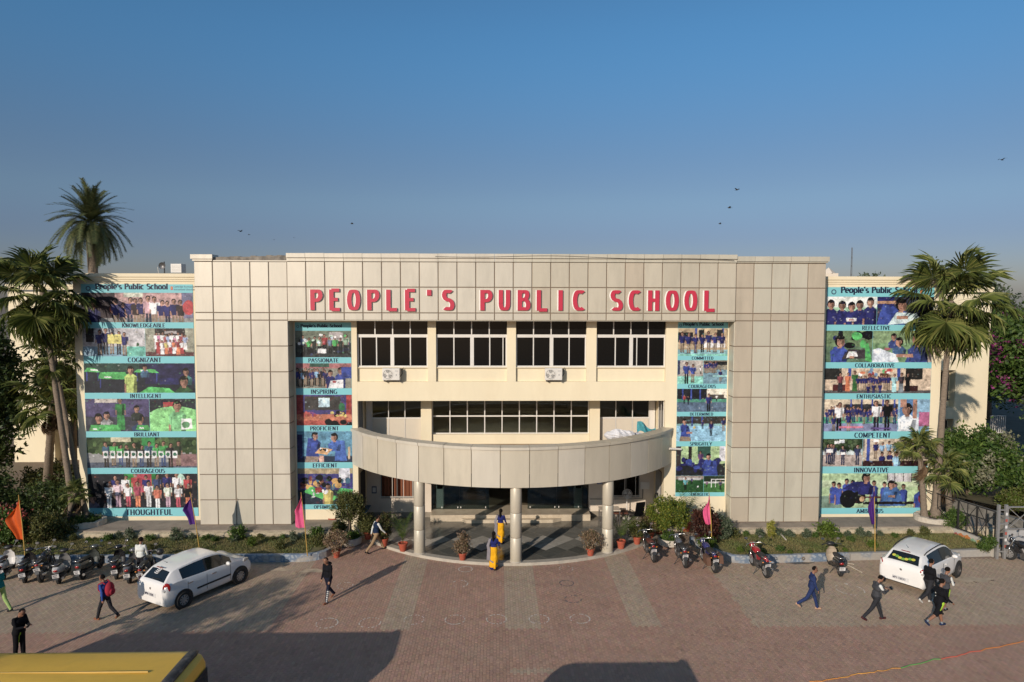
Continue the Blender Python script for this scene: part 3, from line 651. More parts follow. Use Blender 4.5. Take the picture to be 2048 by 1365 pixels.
# entrance: marble steps, glass doors, lobby
m_marb = mat('cream_marble', (.55,.46,.34), .3, var=.12, scale=3, bump=0, dirt=(.36,.28,.19), dirtamt=.6, dscale=2.5)
MB().box(-4.0, 3.88, 33.0, 34.6, .05, .43).build('step', m_marb, BLD)
mb = MB(); mb.prism([(-2.5,32.998),(-2.2,32.72),(2.0,32.72),(2.45,32.998)], .05, .27); fixn(mb.build('step', m_marb, BLD))
MB().box(-7.2, 7.15, 34.602, 41.49, .38, .432).build('lobby_floor', m_ifl, BLD)
YD = 33.92
doors = MB().box(-4.0, 3.88, YD-.03, YD+.06, 3.1, 3.4).build('entrance_door', m_fr, BLD)
for xa, xb in ((-3.98,-2.62),(-2.61,-1.12),(.82,2.28),(2.29,3.86)): MB().box(xa, xb, YD, YD+.012, .45, 3.098).build('pane', m_gdoor, doors)
m_etch = mat('etched_lettering', (.16,.18,.18), .6, var=0)
for x in (-2.4, .95):
    mb = MB(); text_mb(mb, "PEOPLE'S", (x, YD-.004, 2.16), (1,0,0), (0,0,1), (0,-1,0), .22, .13, .10, sp=.1, wid=.9); mb.build('door_lettering', m_etch, doors)
for x in (-3.5,-2.7,-2.55,-1.3,.95,2.2,2.4,3.4): MB().box(x-.02, x+.02, YD-.02, YD-.002, .50, .58).build('patch_fitting', m_alu, doors)
m_wood = mat('brown_laminate', (.13,.055,.035), .45, var=.12, scale=2, streak=.1)
for xa, xb in ((-2.9,-1.3),(1.6,3.1)):
    t = MB().box(xa, xb, 35.6, 36.2, .435, 1.55).build('reception_counter', m_wood); tag(t, 'brown reception counter behind the '+('left' if xa < 0 else 'right')+' glass door', 'counter', 'reception counters')
m_ac = mat('white_plastic', (.68,.64,.58), .45, var=.04)
for x, nm in ((-3.62,'left'),(3.42,'right')):
    t = thing('tower_cooler', 'tall white floor-standing cooler behind the glass at the '+nm+' end of the entrance', 'cooler', (x, 34.3, .432))
    MB().cbox(-.2, .2, -.18, .2, 0, 2.25, .03).build('casing', m_ac, t, world=False); MB().box(-.14, .14, -.195, -.182, 1.0, 2.1).build('grille', m_gdark, t, world=False); MB().box(-.15, .15, -.19, -.182, .1, .9).build('front_panel', m_ac, t, world=False)
MB().box(.05, .35, 38.5, 39, .435, 1.6).build('lobby_post', m_duct, BLD)
# ---------------- canopy with terrace
CR = 8.8; CA = math.degrees(math.asin(7.5/CR))
ZB, ZT = 3.31, 4.86
ino = arc_pts(CR-.06, -CA+.3, CA-.3, 48)
mb = MB(); mb.prism(ino+[(7.18, 33.3), (-7.23, 33.3)], ZB+.03, 3.85); canopy = mb.build('canopy', m_conc, BLD)
m_terr = mat('terrace_screed', (.36,.26,.165), .95, var=.2, scale=1.4, dirt=(.2,.14,.09), dirtamt=.6, dscale=1)
mb = MB(); mb.prism(arc_pts(CR-.36, -CA+1.5, CA-1.5, 48)+[(7.17, 33.3), (-7.22, 33.3)], 3.852, 3.9); mb.build('terrace_floor', m_terr, canopy)
mb = MB(); a_, b_ = arc_pts(CR-.06, -CA+.3, CA-.3, 48), arc_pts(CR-.3, -CA+.3, CA-.3, 48)
for k in range(48):
    mb.add([(*a_[k],3.853),(*a_[k+1],3.853),(*b_[k+1],3.853),(*b_[k],3.853),(*a_[k],ZT-.005),(*a_[k+1],ZT-.005),(*b_[k+1],ZT-.005),(*b_[k],ZT-.005)], [(4,5,6,7),(0,1,5,4),(2,3,7,6)])
mb.build('parapet', m_yel, canopy)
NP = 15
for k in range(NP):
    a0 = -CA+2*CA*k/NP; a1 = -CA+2*CA*(k+1)/NP; ga = math.degrees(.016/CR)
    P_o = arc_pts(CR, a0+ga, a1-ga, 4); P_i = arc_pts(CR-.055, a0+ga, a1-ga, 4); mb = MB()
    mb.add([(*p, ZB) for p in P_o]+[(*p, ZT) for p in P_o]+[(*p, ZB) for p in P_i]+[(*p, ZT) for p in P_i],
        [(i, i+1, 6+i, 5+i) for i in range(4)]+[(10+i, 11+i, i+1, i) for i in range(4)]+[(0,5,15,10),(4,14,19,9)])
    fixn(mb.build('panel', m_acg if k % 3 else m_acp, canopy))
    P_o = arc_pts(CR+.07, a0+ga*.6, a1-ga*.6, 4); P_i = arc_pts(CR-.42, a0+ga*.6, a1-ga*.6, 4); mb = MB(); dz = rr.uniform(-.008, .012)
    mb.add([(*p, ZT+.015) for p in P_o]+[(*p, ZT+.135+dz) for p in P_o]+[(*p, ZT+.015) for p in P_i]+[(*p, ZT+.15+dz) for p in P_i],
        [(i, i+1, 6+i, 5+i) for i in range(4)]+[(5+i, 6+i, 16+i, 15+i) for i in range(4)]+[(11+i, 10+i, 15+i, 16+i) for i in range(4)]+[(i+1, i, 10+i, 11+i) for i in range(4)]+[(0,5,15,10),(4,14,19,9)])
    fixn(mb.build('coping_stone', m_acp if k < 9 else m_acg, canopy))
# columns
for a in (-28.6, .4, 28.6):
    x, y = 8.47*math.sin(R(a)), CY-8.47*math.cos(R(a)); zc = .12
    col_ = MB().lathe([(.215, .1), (.215, ZB+.03)], 24, (x, y, 0)).build('column', m_joint, BLD, smooth=True)
    for z0, z1 in ((.123, 1.16), (1.18, 2.2), (2.22, ZB+.028)):
        MB().lathe([(.232, z0), (.24, z0+.012), (.24, z1-.012), (.232, z1)], 28, (x, y, 0)).build('segment', m_acg, col_, smooth=True, sharp=40)
    MB().lathe([(.262, .122), (.258, .15), (.243, .17)], 28, (x, y, 0)).build('base_ring', m_stone, col_, smooth=True, sharp=40)
# drain pipe stub at the right end of the canopy
MB().tube([(7.35,31.45,4.05),(7.95,31.62,3.98)], .05, 8).build('drain_pipe', m_ac, BLD)
# conduit on the right ground wall
mb = MB(); mb.box(3.95, 6.2, Y0-.05, Y0-.022, .98, 1.0); mb.box(6.6, 6.63, Y0-.05, Y0-.022, 1.0, 1.5); mb.box(6.2, 6.6, Y0-.05, Y0-.022, 1.0, 1.02); mb.build('conduit', m_fr, BLD)
MB().box(6.5, 6.95, Y0-.06, Y0-.004, 1.5, 1.85).build('meter_box', m_ac, BLD)
t = MB().box(4.3, 4.72, Y0-.03, Y0-.004, 1.75, 1.97).build('door_sign', mat('sign_blue', (.05,.08,.22), .5)); tag(t, 'small blue sign on the white wall right of the glass entrance', 'sign')
mb = MB()
for k in range(2): mb.box(4.34+.03*k, 4.68-.03*k, Y0-.034, Y0-.031, 1.88-k*.08, 1.91-k*.08)
mb.build('sign_lines', m_ac, t)
t = MB().box(-6.98, -6.74, Y0-.02, Y0-.004, 1.32, 1.68).build('notice', mat('notice_dark', (.10,.10,.13), .6)); tag(t, 'small framed notice on the white wall left of the curtained window', 'notice')
MB().box(-6.94, -6.78, Y0-.024, Y0-.021, 1.38, 1.62).build('notice_sheet', m_ac, t)
# ---------------- rear building
RB = thing('rear_building', 'long cream rear block of the school behind the palms with dark windows', 'building', (0, 50, 0))
mb = MB(); mb.box(-33.3, -30.6, 46.3, 60, -.04, 11.45); mb.box(31.0, 33.3, 46.3, 60, -.04, 11.45); mb.box(-30.598, 30.998, 46.9, 60, -.04, 11.45)
cornice(mb, -33.3, 33.3, 46.3, 11.95); mb.build('wall', m_yel, RB)
for x in (-29.6,-27.4,-25.2, 28.2, 30.3):
    for z0, z1 in ((7.6,9.5),(4.1,6.0),(.9,2.6)):
        x0, x1 = x-.55, x+.55
        mb = MB(); mb.box(x0-.06, x0, 46.84, 46.92, z0, z1); mb.box(x1, x1+.06, 46.84, 46.92, z0, z1); mb.box(x0, x1, 46.84, 46.92, z1, z1+.06); mb.box(x0-.1, x1+.1, 46.8, 46.92, z0-.08, z0); mb.box((x0+x1)/2-.03, (x0+x1)/2+.03, 46.85, 46.92, z0, z1)
        wn = mb.build('window', m_fr, RB)
        MB().box(x0, (x0+x1)/2-.031, 46.86, 46.91, z0, z1).build('pane', m_gdark, wn); MB().box((x0+x1)/2+.031, x1, 46.86, 46.91, z0, z1).build('pane', m_gdark, wn)
for xa, xb in ((-30.59,-21),(25,30.99)):
    MB().box(xa, xb, 46.3, 46.88, 9.9, 11.44).build('balcony_band', m_yel, RB); MB().box(xa, xb, 46.3, 46.88, 6.2, 7.2).build('balcony_band', m_yel, RB); MB().box(xa, xb, 46.3, 46.88, 2.8, 3.6).build('balcony_band', m_yel, RB)
# ================================================================== printed banners
def lin(c): return tuple(((k/255)/12.92 if k/255 <= .04045 else ((k/255+.055)/1.055)**2.4) for k in c)
NAVY, BLU, SKIN, HAIR, KHA, BLK, WHT = (32,36,120), (30,70,170), (176,124,98), (28,20,20), (150,126,100), (26,24,28), (226,224,226)
GRN, TEAL, PNK, RED, YEL, SKY, ORG, GRY = (70,190,90), (120,196,200), (214,120,170), (190,40,50), (222,200,80), (130,185,225), (226,120,50), (130,128,126)
class Pic:
    def __init__(s, w, h, seed=0, bgc=(150,150,150)):
        s.W, s.H = max(8, int(w/.020))*2, max(8, int(h/.020))*2; s.a = w/h; s.rs = np.random.RandomState(seed)
        yy, xx = np.mgrid[0:s.H, 0:s.W]; s.X = (xx+.5)/s.W; s.Y = (yy+.5)/s.H
        def fn(f):
            g_ = s.rs.normal(0, 1, (int(f)+3, int(f*s.a)+3)); yv = np.linspace(0, g_.shape[0]-1.01, s.H); xv = np.linspace(0, g_.shape[1]-1.01, s.W); iy = yv.astype(int); ix = xv.astype(int); fy = (yv-iy)[:, None]; fx = (xv-ix)[None]
            fy = fy*fy*(3-2*fy); fx = fx*fx*(3-2*fx)
            return (g_[iy][:, ix]*(1-fx)+g_[iy][:, ix+1]*fx)*(1-fy)+(g_[iy+1][:, ix]*(1-fx)+g_[iy+1][:, ix+1]*fx)*fy
        s.N = fn(7)*.5+fn(16)*.35+fn(37)*.3; s.X = s.X+.004*fn(21)/s.a+.003*fn(47)/s.a; s.Y = s.Y+.005*fn(23)+.003*fn(49); s.I = np.zeros((s.H, s.W, 3)); s.I[:] = lin(bgc)
    def put(s, mask, c, k=.10):
        c = np.array(lin(c)); g_ = c.mean(); c = (c*.63+g_*.37)*.98; sh = s.rs.uniform(.82, 1.12)*(1+.9*k*(np.sin(s.X*s.a*13+s.rs.uniform(0,6))*np.cos(s.Y*11+s.rs.uniform(0,6)))+.22*s.N); s.I = np.where(mask[..., None], c[None,None,:]*sh[..., None], s.I); return s
    def r(s, x0, y0, x1, y1, c): return s.put((s.X >= x0) & (s.X < x1) & (s.Y >= y0) & (s.Y < y1), c)
    def e(s, cx, cy, rx, ry, c): return s.put((((s.X-cx)*s.a/rx)**2+((s.Y-cy)/ry)**2) < 1, c)      # radii in picture heights
    def p(s, pts, c):
        m = np.ones_like(s.X, bool)
        for i in range(len(pts)):
            (xa, ya), (xb, yb) = pts[i], pts[(i+1) % len(pts)]; m &= ((xb-xa)*(s.Y-ya)-(yb-ya)*(s.X-xa)) >= 0
        return s.put(m, c)
    def P(s, x, y, h, shirt=NAVY, pants=KHA, skin=SKIN, hair=HAIR, long_=False):
        """standing figure, feet at (x, y), height h in picture heights"""
        a = s.a; j = s.rs.uniform(-.01, .01)
        if long_: s.p([(x-.13*h/a, y), (x+.13*h/a, y), (x+.10*h/a, y+.6*h), (x-.10*h/a, y+.6*h)], pants)
        else:
            s.r(x-.085*h/a, y, x-.012*h/a, y+.5*h, pants); s.r(x+.012*h/a, y, x+.085*h/a, y+.5*h, pants); s.r(x-.095*h/a, y, x-.01*h/a, y+.035*h, BLK); s.r(x+.01*h/a, y, x+.095*h/a, y+.035*h, BLK)
        s.p([(x-.10*h/a, y+.45*h), (x+.10*h/a, y+.45*h), (x+.125*h/a, y+.8*h), (x-.125*h/a, y+.8*h)], shirt)
        s.r(x-.16*h/a, y+.60*h, x-.115*h/a, y+.8*h, shirt); s.r(x+.115*h/a, y+.60*h, x+.16*h/a, y+.8*h, shirt)
        s.r(x-.155*h/a, y+.46*h, x-.12*h/a, y+.6*h, skin); s.r(x+.12*h/a, y+.46*h, x+.155*h/a, y+.6*h, skin)
        s.r(x-.03*h/a, y+.78*h, x+.03*h/a, y+.86*h, skin); s.e(x+j, y+.91*h, .075*h, .085*h, hair); s.e(x+j, y+.885*h, .058*h, .068*h, skin); s.e(x+j+.025*h/a, y+.875*h, .03*h, .05*h, tuple(int(k*.72) for k in skin)); s.p([(x+.03*h/a, y+.45*h), (x+.10*h/a, y+.45*h), (x+.12*h/a, y+.78*h), (x+.06*h/a, y+.78*h)], tuple(int(k*.68) for k in shirt)); return s
    def B(s, x, y, h, shirt=NAVY, skin=SKIN, hair=HAIR, face=0, ht=1.0):
        """head and shoulders, h = head height; face -1/1 turns it"""
        a = s.a; hw = .92*h/a; bt = y-(1.9 if ht <= 1 else 1.6+1.5*ht)*h; dk = tuple(int(k*.66) for k in shirt); md = tuple(int(k*.85) for k in shirt)
        s.p([(x-hw*.82, bt), (x+hw*.82, bt), (x+hw*.95, y-1.0*h), (x-hw*.95, y-1.0*h)], shirt); s.p([(x-hw*.95, y-1.0*h), (x+hw*.95, y-1.0*h), (x+hw*.35, y-.55*h), (x-hw*.35, y-.55*h)], shirt)
        s.p([(x+hw*.25, bt), (x+hw*.82, bt), (x+hw*.95, y-1.0*h), (x+hw*.55, y-1.0*h)], dk); s.p([(x-hw*.72, bt), (x-hw*.66, bt), (x-hw*.62, y-1.2*h), (x-hw*.68, y-1.2*h)], dk)
        s.r(x-hw*.98, bt, x-hw*.74, y-2.0*h, skin); s.p([(x-.24*h/a, y-.6*h), (x, y-1.0*h), (x+.24*h/a, y-.6*h)], md)
        s.r(x-.2*h/a, y-.7*h, x+.2*h/a, y-.2*h, skin); s.e(x, y, .46*h, .55*h, hair); s.e(x+face*.12*h/a, y-.12*h, .37*h, .44*h, skin); s.e(x+(face*.12+.2)*h/a, y-.2*h, .14*h, .3*h, tuple(int(k*.72) for k in skin)); s.e(x+face*.12*h/a, y+.3*h, .36*h, .2*h, hair); s.r(x-.16*h/a, y-.02*h, x-.06*h/a, y+.03*h, hair); s.r(x+.06*h/a, y-.02*h, x+.16*h/a, y+.03*h, hair); s.r(x-.09*h/a, y-.34*h, x+.09*h/a, y-.29*h, (120,60,56)); return s
    def crowd(s, n, x0, x1, y, h, shirts, pants=(KHA,), dy=.06, long_=False):
        for k in range(n): s.P(x0+(x1-x0)*(k+.5)/n+s.rs.uniform(-.006,.006), y+s.rs.uniform(0, dy), h*s.rs.uniform(.88, 1.08), shirts[k % len(shirts)], pants[k % len(pants)], long_=long_)
        return s
    def blob(s, n, x0, x1, y0, y1, r, cols):
        for k in range(n): s.e(s.rs.uniform(x0, x1), s.rs.uniform(y0, y1), r*s.rs.uniform(.5, 1.4), r*s.rs.uniform(.4, 1.2), cols[s.rs.randint(len(cols))])
        return s
    def table(s, x0, x1, y, c, d=.10, leg=(40,60,150)):
        s.r(x0+.02, y-.32, x0+.03, y, leg); s.r(x1-.03, y-.32, x1-.02, y, leg); s.p([(x0, y), (x1, y-.03), (x1-.05, y+d), (x0+.03, y+d)], c); s.p([(x0+.06, y+.03), (x0+.13, y+.025), (x0+.12, y+.07), (x0+.06, y+.075)], WHT); return s
    def img(s):
        for k in range(150):   # small things that clutter any photograph
            x, y = s.rs.uniform(0, 1), s.rs.uniform(0, 1); r = s.rs.uniform(.006, .03); i0, i1 = int(max(0, (y-r)*s.H)), int(min(s.H, (y+r)*s.H))+1; j0, j1 = int(max(0, (x-2*r/s.a)*s.W)), int(min(s.W, (x+2*r/s.a)*s.W))+1
            sub = s.I[i0:i1, j0:j1]; yy, xx = np.mgrid[i0:i1, j0:j1][:, :sub.shape[0], :sub.shape[1]]; m = (((yy/s.H-y)/r)**2+((xx/s.W-x)*s.a/(r*s.rs.uniform(.4, 1.8)))**2) < 1
            sub[m] = (sub[m]*.75+s.I[s.rs.randint(s.H), s.rs.randint(s.W)]*.25)*s.rs.uniform(.62, 1.32)
        n = s.rs.normal(0, .09, s.I.shape[:2]); I = np.clip(s.I*(1+n+.10*s.N)[..., None], .006, .9); I = I**1.18*1.12; I = np.clip(I, .004, .85)
        return I.reshape(s.H//2, 2, s.W//2, 2, 3).mean((1, 3))
m_print = mat('banner_print', (1,1,1), .5, var=.03, scale=1, attr='Col', spec=.3)
def print_mesh(parent, pic, x0, x1, z0, z1, Y):
    I = pic.img(); h, w_, _ = I.shape
    xs_ = np.linspace(x0, x1, w_+1); zs_ = np.linspace(z0, z1, h+1); gx_, gz_ = np.meshgrid(xs_, zs_)
    V = np.stack([gx_.ravel(), np.full(gx_.size, Y), gz_.ravel()], 1); i = np.arange(h)[:, None]*(w_+1)+np.arange(w_)[None]; i = i.ravel()
    F = np.stack([i, i+1, i+w_+2, i+w_+1], 1)
    return link('photo_print', fast('photo_print', V, F, m_print, I.reshape(-1, 3)), parent)
m_teal = mat('banner_teal', lin((126,190,196)), .5, var=.04, scale=.7, spec=.3); m_ink = mat('banner_ink', (.012,.016,.045), .5, var=0, spec=.3)
m_ink2 = mat('banner_logo_ink', (.05,.09,.14), .5, var=0); m_lr = mat('logo_red', (.5,.08,.06), .5, var=0); m_ly = mat('logo_yellow', (.6,.45,.08), .5, var=0)
def banner(label, x0, x1, Y, u, rows, head, hh, loc):
    """rows: (v_top, v_caption, v_next, caption, [(f0, f1, drawer)])"""
    b = thing('banner', label, 'banner', (loc, Y, 1.0), 0, 'banners on the school front')
    zt_ = gy(u, rows[0][0]-head, Y).z; zb_ = gy(u, rows[-1][2], Y).z
    MB().box(x0, x1, Y-.006, Y, zb_, zt_).build('sheet', m_teal, b)
    yy = Y-.0085; z0 = gy(u, rows[0][0], Y).z
    w_ = x1-x0; th = hh; tx = text_width("People's Public School", .10)*th
    mb = MB(); text_mb(mb, "People's Public School", (x0+w_*(.13 if w_ > 4 else .10), yy, z0+(zt_-z0)*.32+.03), (1,0,0), (0,0,1), (0,-1,0), th, .27, .16, serif=.15, sp=.05, wid=1.1); mb.build('heading', m_ink, b)
    mb = MB(); mb.lathe([(th*.42, -.001), (th*.42, .001)], 16, (x0+w_*(.065 if w_ > 4 else .05), yy, z0+(zt_-z0)*.5), axis='y'); mb.lathe([(th*.25, -.003), (th*.25, -.002)], 12, (x0+w_*(.065 if w_ > 4 else .05), yy, z0+(zt_-z0)*.5), m=1, axis='y'); mb.build('school_crest', [m_ink2, m_teal], b)
    lx = x0+w_*(.13 if w_ > 4 else .10)+tx+.12
    if x1-lx > .3:
        s_ = min(.10, (x1-lx-.2)/10); mb = MB(); zz = z0+(zt_-z0)*.5
        mb.box(lx, lx+.1, yy-.001, yy, zz-.06, zz+.1); mb.box(lx+.02, lx+.05, yy-.003, yy-.002, zz, zz+.06, 1); mb.build('shield_logo', [m_lr, m_ly], b)
        mb = MB(); text_mb(mb, 'Cambridge Assessment', (lx+.14, yy, zz+.05), (1,0,0), (0,0,1), (0,-1,0), s_, .13, .10, sp=.05); text_mb(mb, 'International Education', (lx+.14, yy, zz-.08), (1,0,0), (0,0,1), (0,-1,0), s_, .13, .10, sp=.05); mb.build('logo_lettering', m_ink2, b)
    for k, (v0, v1, v2, cap, pics) in enumerate(rows):
        za, zb2, zc = gy(u, v0, Y).z, gy(u, v1, Y).z, gy(u, v2, Y).z
        for q, (f0, f1, fn) in enumerate(pics):
            xa, xb = x0+w_*f0+.006, x0+w_*f1-.006; p = Pic(xb-xa, za-zb2, k*13+q+int(abs(x0)*7)); fn(p); print_mesh(b, p, xa, xb, zb2, za, Y-.0075)
        if cap:
            ch = (zb2-zc)*.66; wd_ = 1.12; tw = (sum(G[q][0]*wd_+.09 for q in cap)-.09)*ch
            mb = MB(); text_mb(mb, cap, ((x0+x1)/2-tw/2+(.05 if w_ > 4 else 0)*w_*(1 if x0 < 0 else -.6), yy, zc+(zb2-zc)*.15), (1,0,0), (0,0,1), (0,-1,0), ch, .24, .10, serif=.15, sp=.09, wid=wd_); mb.build('caption', m_ink, b)
    return b
def k1(p): p.r(0,.85,1,1,(196,150,150)).r(0,0,.3,1,(60,40,50)).r(.3,.1,.95,.95,(196,150,146)).r(.9,0,1,1,(120,120,160)).r(.38,.85,.55,1,(190,190,170)).r(0,0,1,.14,(150,150,150)); p.B(.3,.72,.22,(150,60,40)); p.crowd(11,.28,.92,-.25,1.05,[NAVY,NAVY,NAVY,(60,40,40),NAVY,(200,150,160),WHT],[KHA,KHA,(40,50,80)]); p.B(.10,.62,.3,NAVY,ht=1.6); p.e(.96,.5,.2,.25,RED)
def k2(p): p.r(0,0,1,.4,(120,165,190)).r(0,.35,1,1,(190,186,190)).r(.7,0,1,.35,(90,190,170)).r(.05,.5,.18,1,(50,52,60)); p.crowd(5,.22,.72,.02,.9,[NAVY],[KHA,(60,56,60)]); p.r(.4,.45,.62,.78,(216,204,90)); p.e(.88,.42,.05,.06,(60,110,60))
def k3(p): p.r(0,0,1,1,(150,150,130)).r(.2,.15,.82,1,(60,50,48)).r(0,0,1,.15,(110,60,60)).r(.4,.8,.65,.9,(160,150,150)); p.crowd(10,.2,.85,.2,.62,[WHT,PNK,WHT,(190,80,90),(150,170,210)],[WHT,(200,170,150),(170,90,110)],long_=True); p.crowd(7,.22,.8,.06,.55,[RED,WHT,YEL,WHT,ORG],[RED,WHT,ORG],long_=True)
def k4(p): p.r(0,0,1,1,(40,46,58)).r(.55,.3,1,1,(44,40,92)).r(0,.7,.5,1,(44,80,70)); p.table(.12,.42,.48,GRN,.22); p.table(.0,.15,.72,GRN,.12); p.table(.45,.68,.7,GRN,.1); p.B(.42,.78,.24,(190,210,90),ht=1.5); p.B(.55,.86,.18,(60,110,150)); p.B(.92,.72,.24,(60,140,140)); p.r(.68,.28,.85,.5,(40,40,110)); p.p([(.5,0),(.82,0),(.76,.16),(.58,.2)],GRN); p.B(.9,.4,.34,(60,110,60))
def k5(p): p.r(0,0,1,1,(92,80,130)).r(0,0,1,.45,(70,72,84)).r(.15,.88,.5,1,(180,170,160)); p.P(.55,.05,1.0,(40,130,60),(46,150,70),long_=True); p.B(.2,.42,.26,(50,70,50)); p.B(.33,.5,.22,(170,170,170)); p.B(.85,.4,.28,(50,80,120)); p.B(.8,.7,.2,(60,70,60)); p.table(.05,.55,.02,GRN,.18); p.table(.78,1.02,.05,GRN,.14)
def k6(p): p.r(0,0,1,1,(52,56,66)).r(.25,.5,.6,.95,(40,36,60)).r(.3,.68,.55,.9,RED); p.e(.55,.35,.9,.42,(130,210,120)); p.r(0,0,1,.3,(130,210,120)); p.B(.6,.8,.3,(120,200,130),ht=1.5); p.p([(.68,.05),(.92,.08),(.9,.4),(.68,.38)],WHT); p.e(.78,.2,.12,.1,(90,150,100))
def k7(p): p.r(0,.5,1,1,(70,96,50)).blob(60,0,1,.45,1,.12,[(40,70,30),(90,120,60),(60,90,45)]); p.r(0,0,1,.18,(90,100,120)).r(.75,.05,1,.45,(150,110,110)).r(.22,.85,.4,1,(200,190,150)); p.r(.5,.4,.62,1,(40,150,70)); p.crowd(11,.14,.86,0,.8,[(60,110,140),GRN,GRN,(60,60,60),(70,90,60),(60,60,70)],[(70,60,50),KHA,(60,90,140)]); 
def k7b(p):
    k7(p)
    for k in range(11): x = .17+.063*k; p.r(x-.022,.32,x+.022,.55,WHT); p.e(x,.44,.06,.06,(50,120,90))
def k8(p): p.r(0,0,1,1,(44,44,52)).r(.33,.4,.42,1,(40,150,60)).r(.42,.45,.58,1,(190,40,70)).r(.58,.5,.64,1,(40,150,60)); p.e(.84,.82,.14,.18,(170,210,190)); p.crowd(8,.2,.95,.2,.78,[NAVY,WHT,RED,NAVY,(60,80,130)],[KHA]); p.crowd(9,.14,.95,-.05,.8,[WHT,(210,180,190),WHT,(200,60,100),WHT,(220,110,70),(200,210,190),WHT,BLK],[WHT,(190,150,170),(200,60,90),ORG,WHT]); p.B(.04,.3,.24,(120,110,130))
def i1(p): p.r(0,0,1,1,(60,66,66)).r(0,.55,1,1,(120,130,110)).r(.6,.6,.85,.95,(180,170,170)); p.blob(26,0,1,.1,.6,.10,[BLK,(60,70,110),(90,100,90)]); p.crowd(9,.1,.95,.1,.7,[(100,120,150),GRN,(60,70,60),(150,180,150),RED],[BLK]); p.blob(14,.05,.95,.5,.85,.06,[WHT,(190,220,200),GRN,(190,210,230)]); p.r(.4,.15,.55,.32,WHT)
def i2(p): p.r(0,0,1,1,(150,146,130)).r(0,.8,1,1,(170,100,100)).r(.25,.85,.6,1,(60,110,90)); p.crowd(11,.0,.56,.05,.72,[NAVY,NAVY,SKY,BLK,(40,40,70)],[BLK,KHA]); p.B(.62,.62,.22,NAVY,ht=1.5); p.B(.8,.72,.24,BLU,ht=1.3); p.r(.82,.4,1,.85,BLU); p.p([(.58,.0),(.85,.0),(.85,.35),(.62,.3)],WHT); p.r(.66,.22,.72,.3,RED)
def i3(p): p.r(0,0,1,1,(70,60,130)).r(.15,.5,.8,.95,(80,76,72)).r(.4,.6,.6,.9,(190,225,240)).r(0,.1,.12,1,(170,40,40)).r(.9,.1,1,1,(180,40,36)).r(0,0,1,.36,(200,110,66)).r(0,0,1,.16,(180,70,50)); p.e(.82,.6,.1,.14,(40,130,80)); p.blob(12,.08,.35,.3,.42,.06,[(150,60,150),BLK,(190,70,60)]); p.blob(12,.6,.9,.3,.44,.06,[(150,60,150),BLK,YEL]); p.blob(6,.5,1,0,.12,.1,[BLK])
def i4(p): p.r(0,0,1,1,(70,140,170)).r(0,0,1,.2,(40,60,90)).r(0,.1,.1,.9,(28,40,110)); p.p([(.15,.1),(.4,.1),(.36,.78),(.2,.78)],BLU); p.p([(.33,.6),(.46,.5),(.46,.42),(.3,.45)],SKIN); p.B(.32,.86,.22,BLU,face=1,ht=.9); p.p([(.68,.05),(.9,.05),(.86,.7),(.7,.7)],(36,100,190)); p.B(.68,.82,.24,(36,100,190),face=-1,ht=.9); p.p([(.32,.3),(.54,.24),(.64,.42),(.42,.48)],(214,160,90)); p.blob(10,.4,.58,.34,.46,.03,[WHT,BLK]); p.r(.4,.0,.48,.22,(200,150,130)); p.p([(.14,0),(.36,0),(.4,.18),(.16,.2)],(150,126,110)); p.r(.92,.1,.96,.5,(190,160,120))
def i5(p): p.r(0,0,1,1,(60,56,140)).r(0,.85,1,1,(170,150,110)).r(.75,.6,.95,1,(200,200,210)).r(0,0,1,.4,(44,60,80)); p.blob(30,.05,.95,.45,.75,.08,[BLK,(150,60,60),(210,160,60),(60,120,150)]); p.p([(.1,.35),(.6,.05),(.72,.2),(.25,.5)],GRN); p.p([(.7,.3),(1,.2),(1,.42),(.78,.45)],GRN); p.B(.55,.5,.16,YEL,ht=1.6); p.B(.38,.55,.12,RED); p.blob(8,.2,.6,.2,.4,.04,[WHT])
def c1(p): p.r(0,0,1,1,(196,170,130)).r(0,0,1,.22,(120,180,190)).r(0,0,1,.06,(110,200,180)).r(.34,.1,.38,1,BLU).r(.88,.3,.92,1,BLU).r(0,.5,.3,.85,(40,40,44)).r(.42,.6,.52,.95,(44,44,46)).r(.78,.5,.9,.95,(44,44,46)).r(.5,.3,.95,.55,WHT); p.crowd(7,.02,.95,.08,.72,[NAVY],[KHA,KHA,KHA,BLK])
def c2a(p): p.r(0,0,1,1,(190,180,170)).r(0,0,1,.32,(120,210,190)).r(0,.4,.1,1,(60,70,110)); p.P(.35,.0,.95,BLU,BLK); p.P(.6,.05,.8,BLU,KHA); p.P(.9,.4,.35,WHT,BLK)
def c2b(p): p.r(0,0,1,1,(110,160,180)).r(0,.6,1,1,(150,140,120)).r(0,.8,1,.95,(40,40,44)); p.crowd(7,.0,.55,.42,.5,[NAVY],[KHA]); p.P(.72,.08,.55,NAVY,KHA); p.r(.4,.3,1,.36,(130,200,200))
def c3(p): p.r(0,0,1,.42,(90,120,150)).r(0,.42,1,.55,(70,170,140)).r(0,.55,1,1,(44,46,52)).r(.6,.6,1,1,(210,200,180)).r(.65,.6,.95,.75,(100,90,80)); [p.r(x,.5,x+.03,1,BLU) for x in (.1,.27,.45)]; p.P(.64,.0,.8,NAVY,BLK); p.P(.15,.35,.4,RED,BLK); p.P(.23,.3,.4,(40,40,60),BLK); p.P(.8,.45,.3,WHT,BLK)
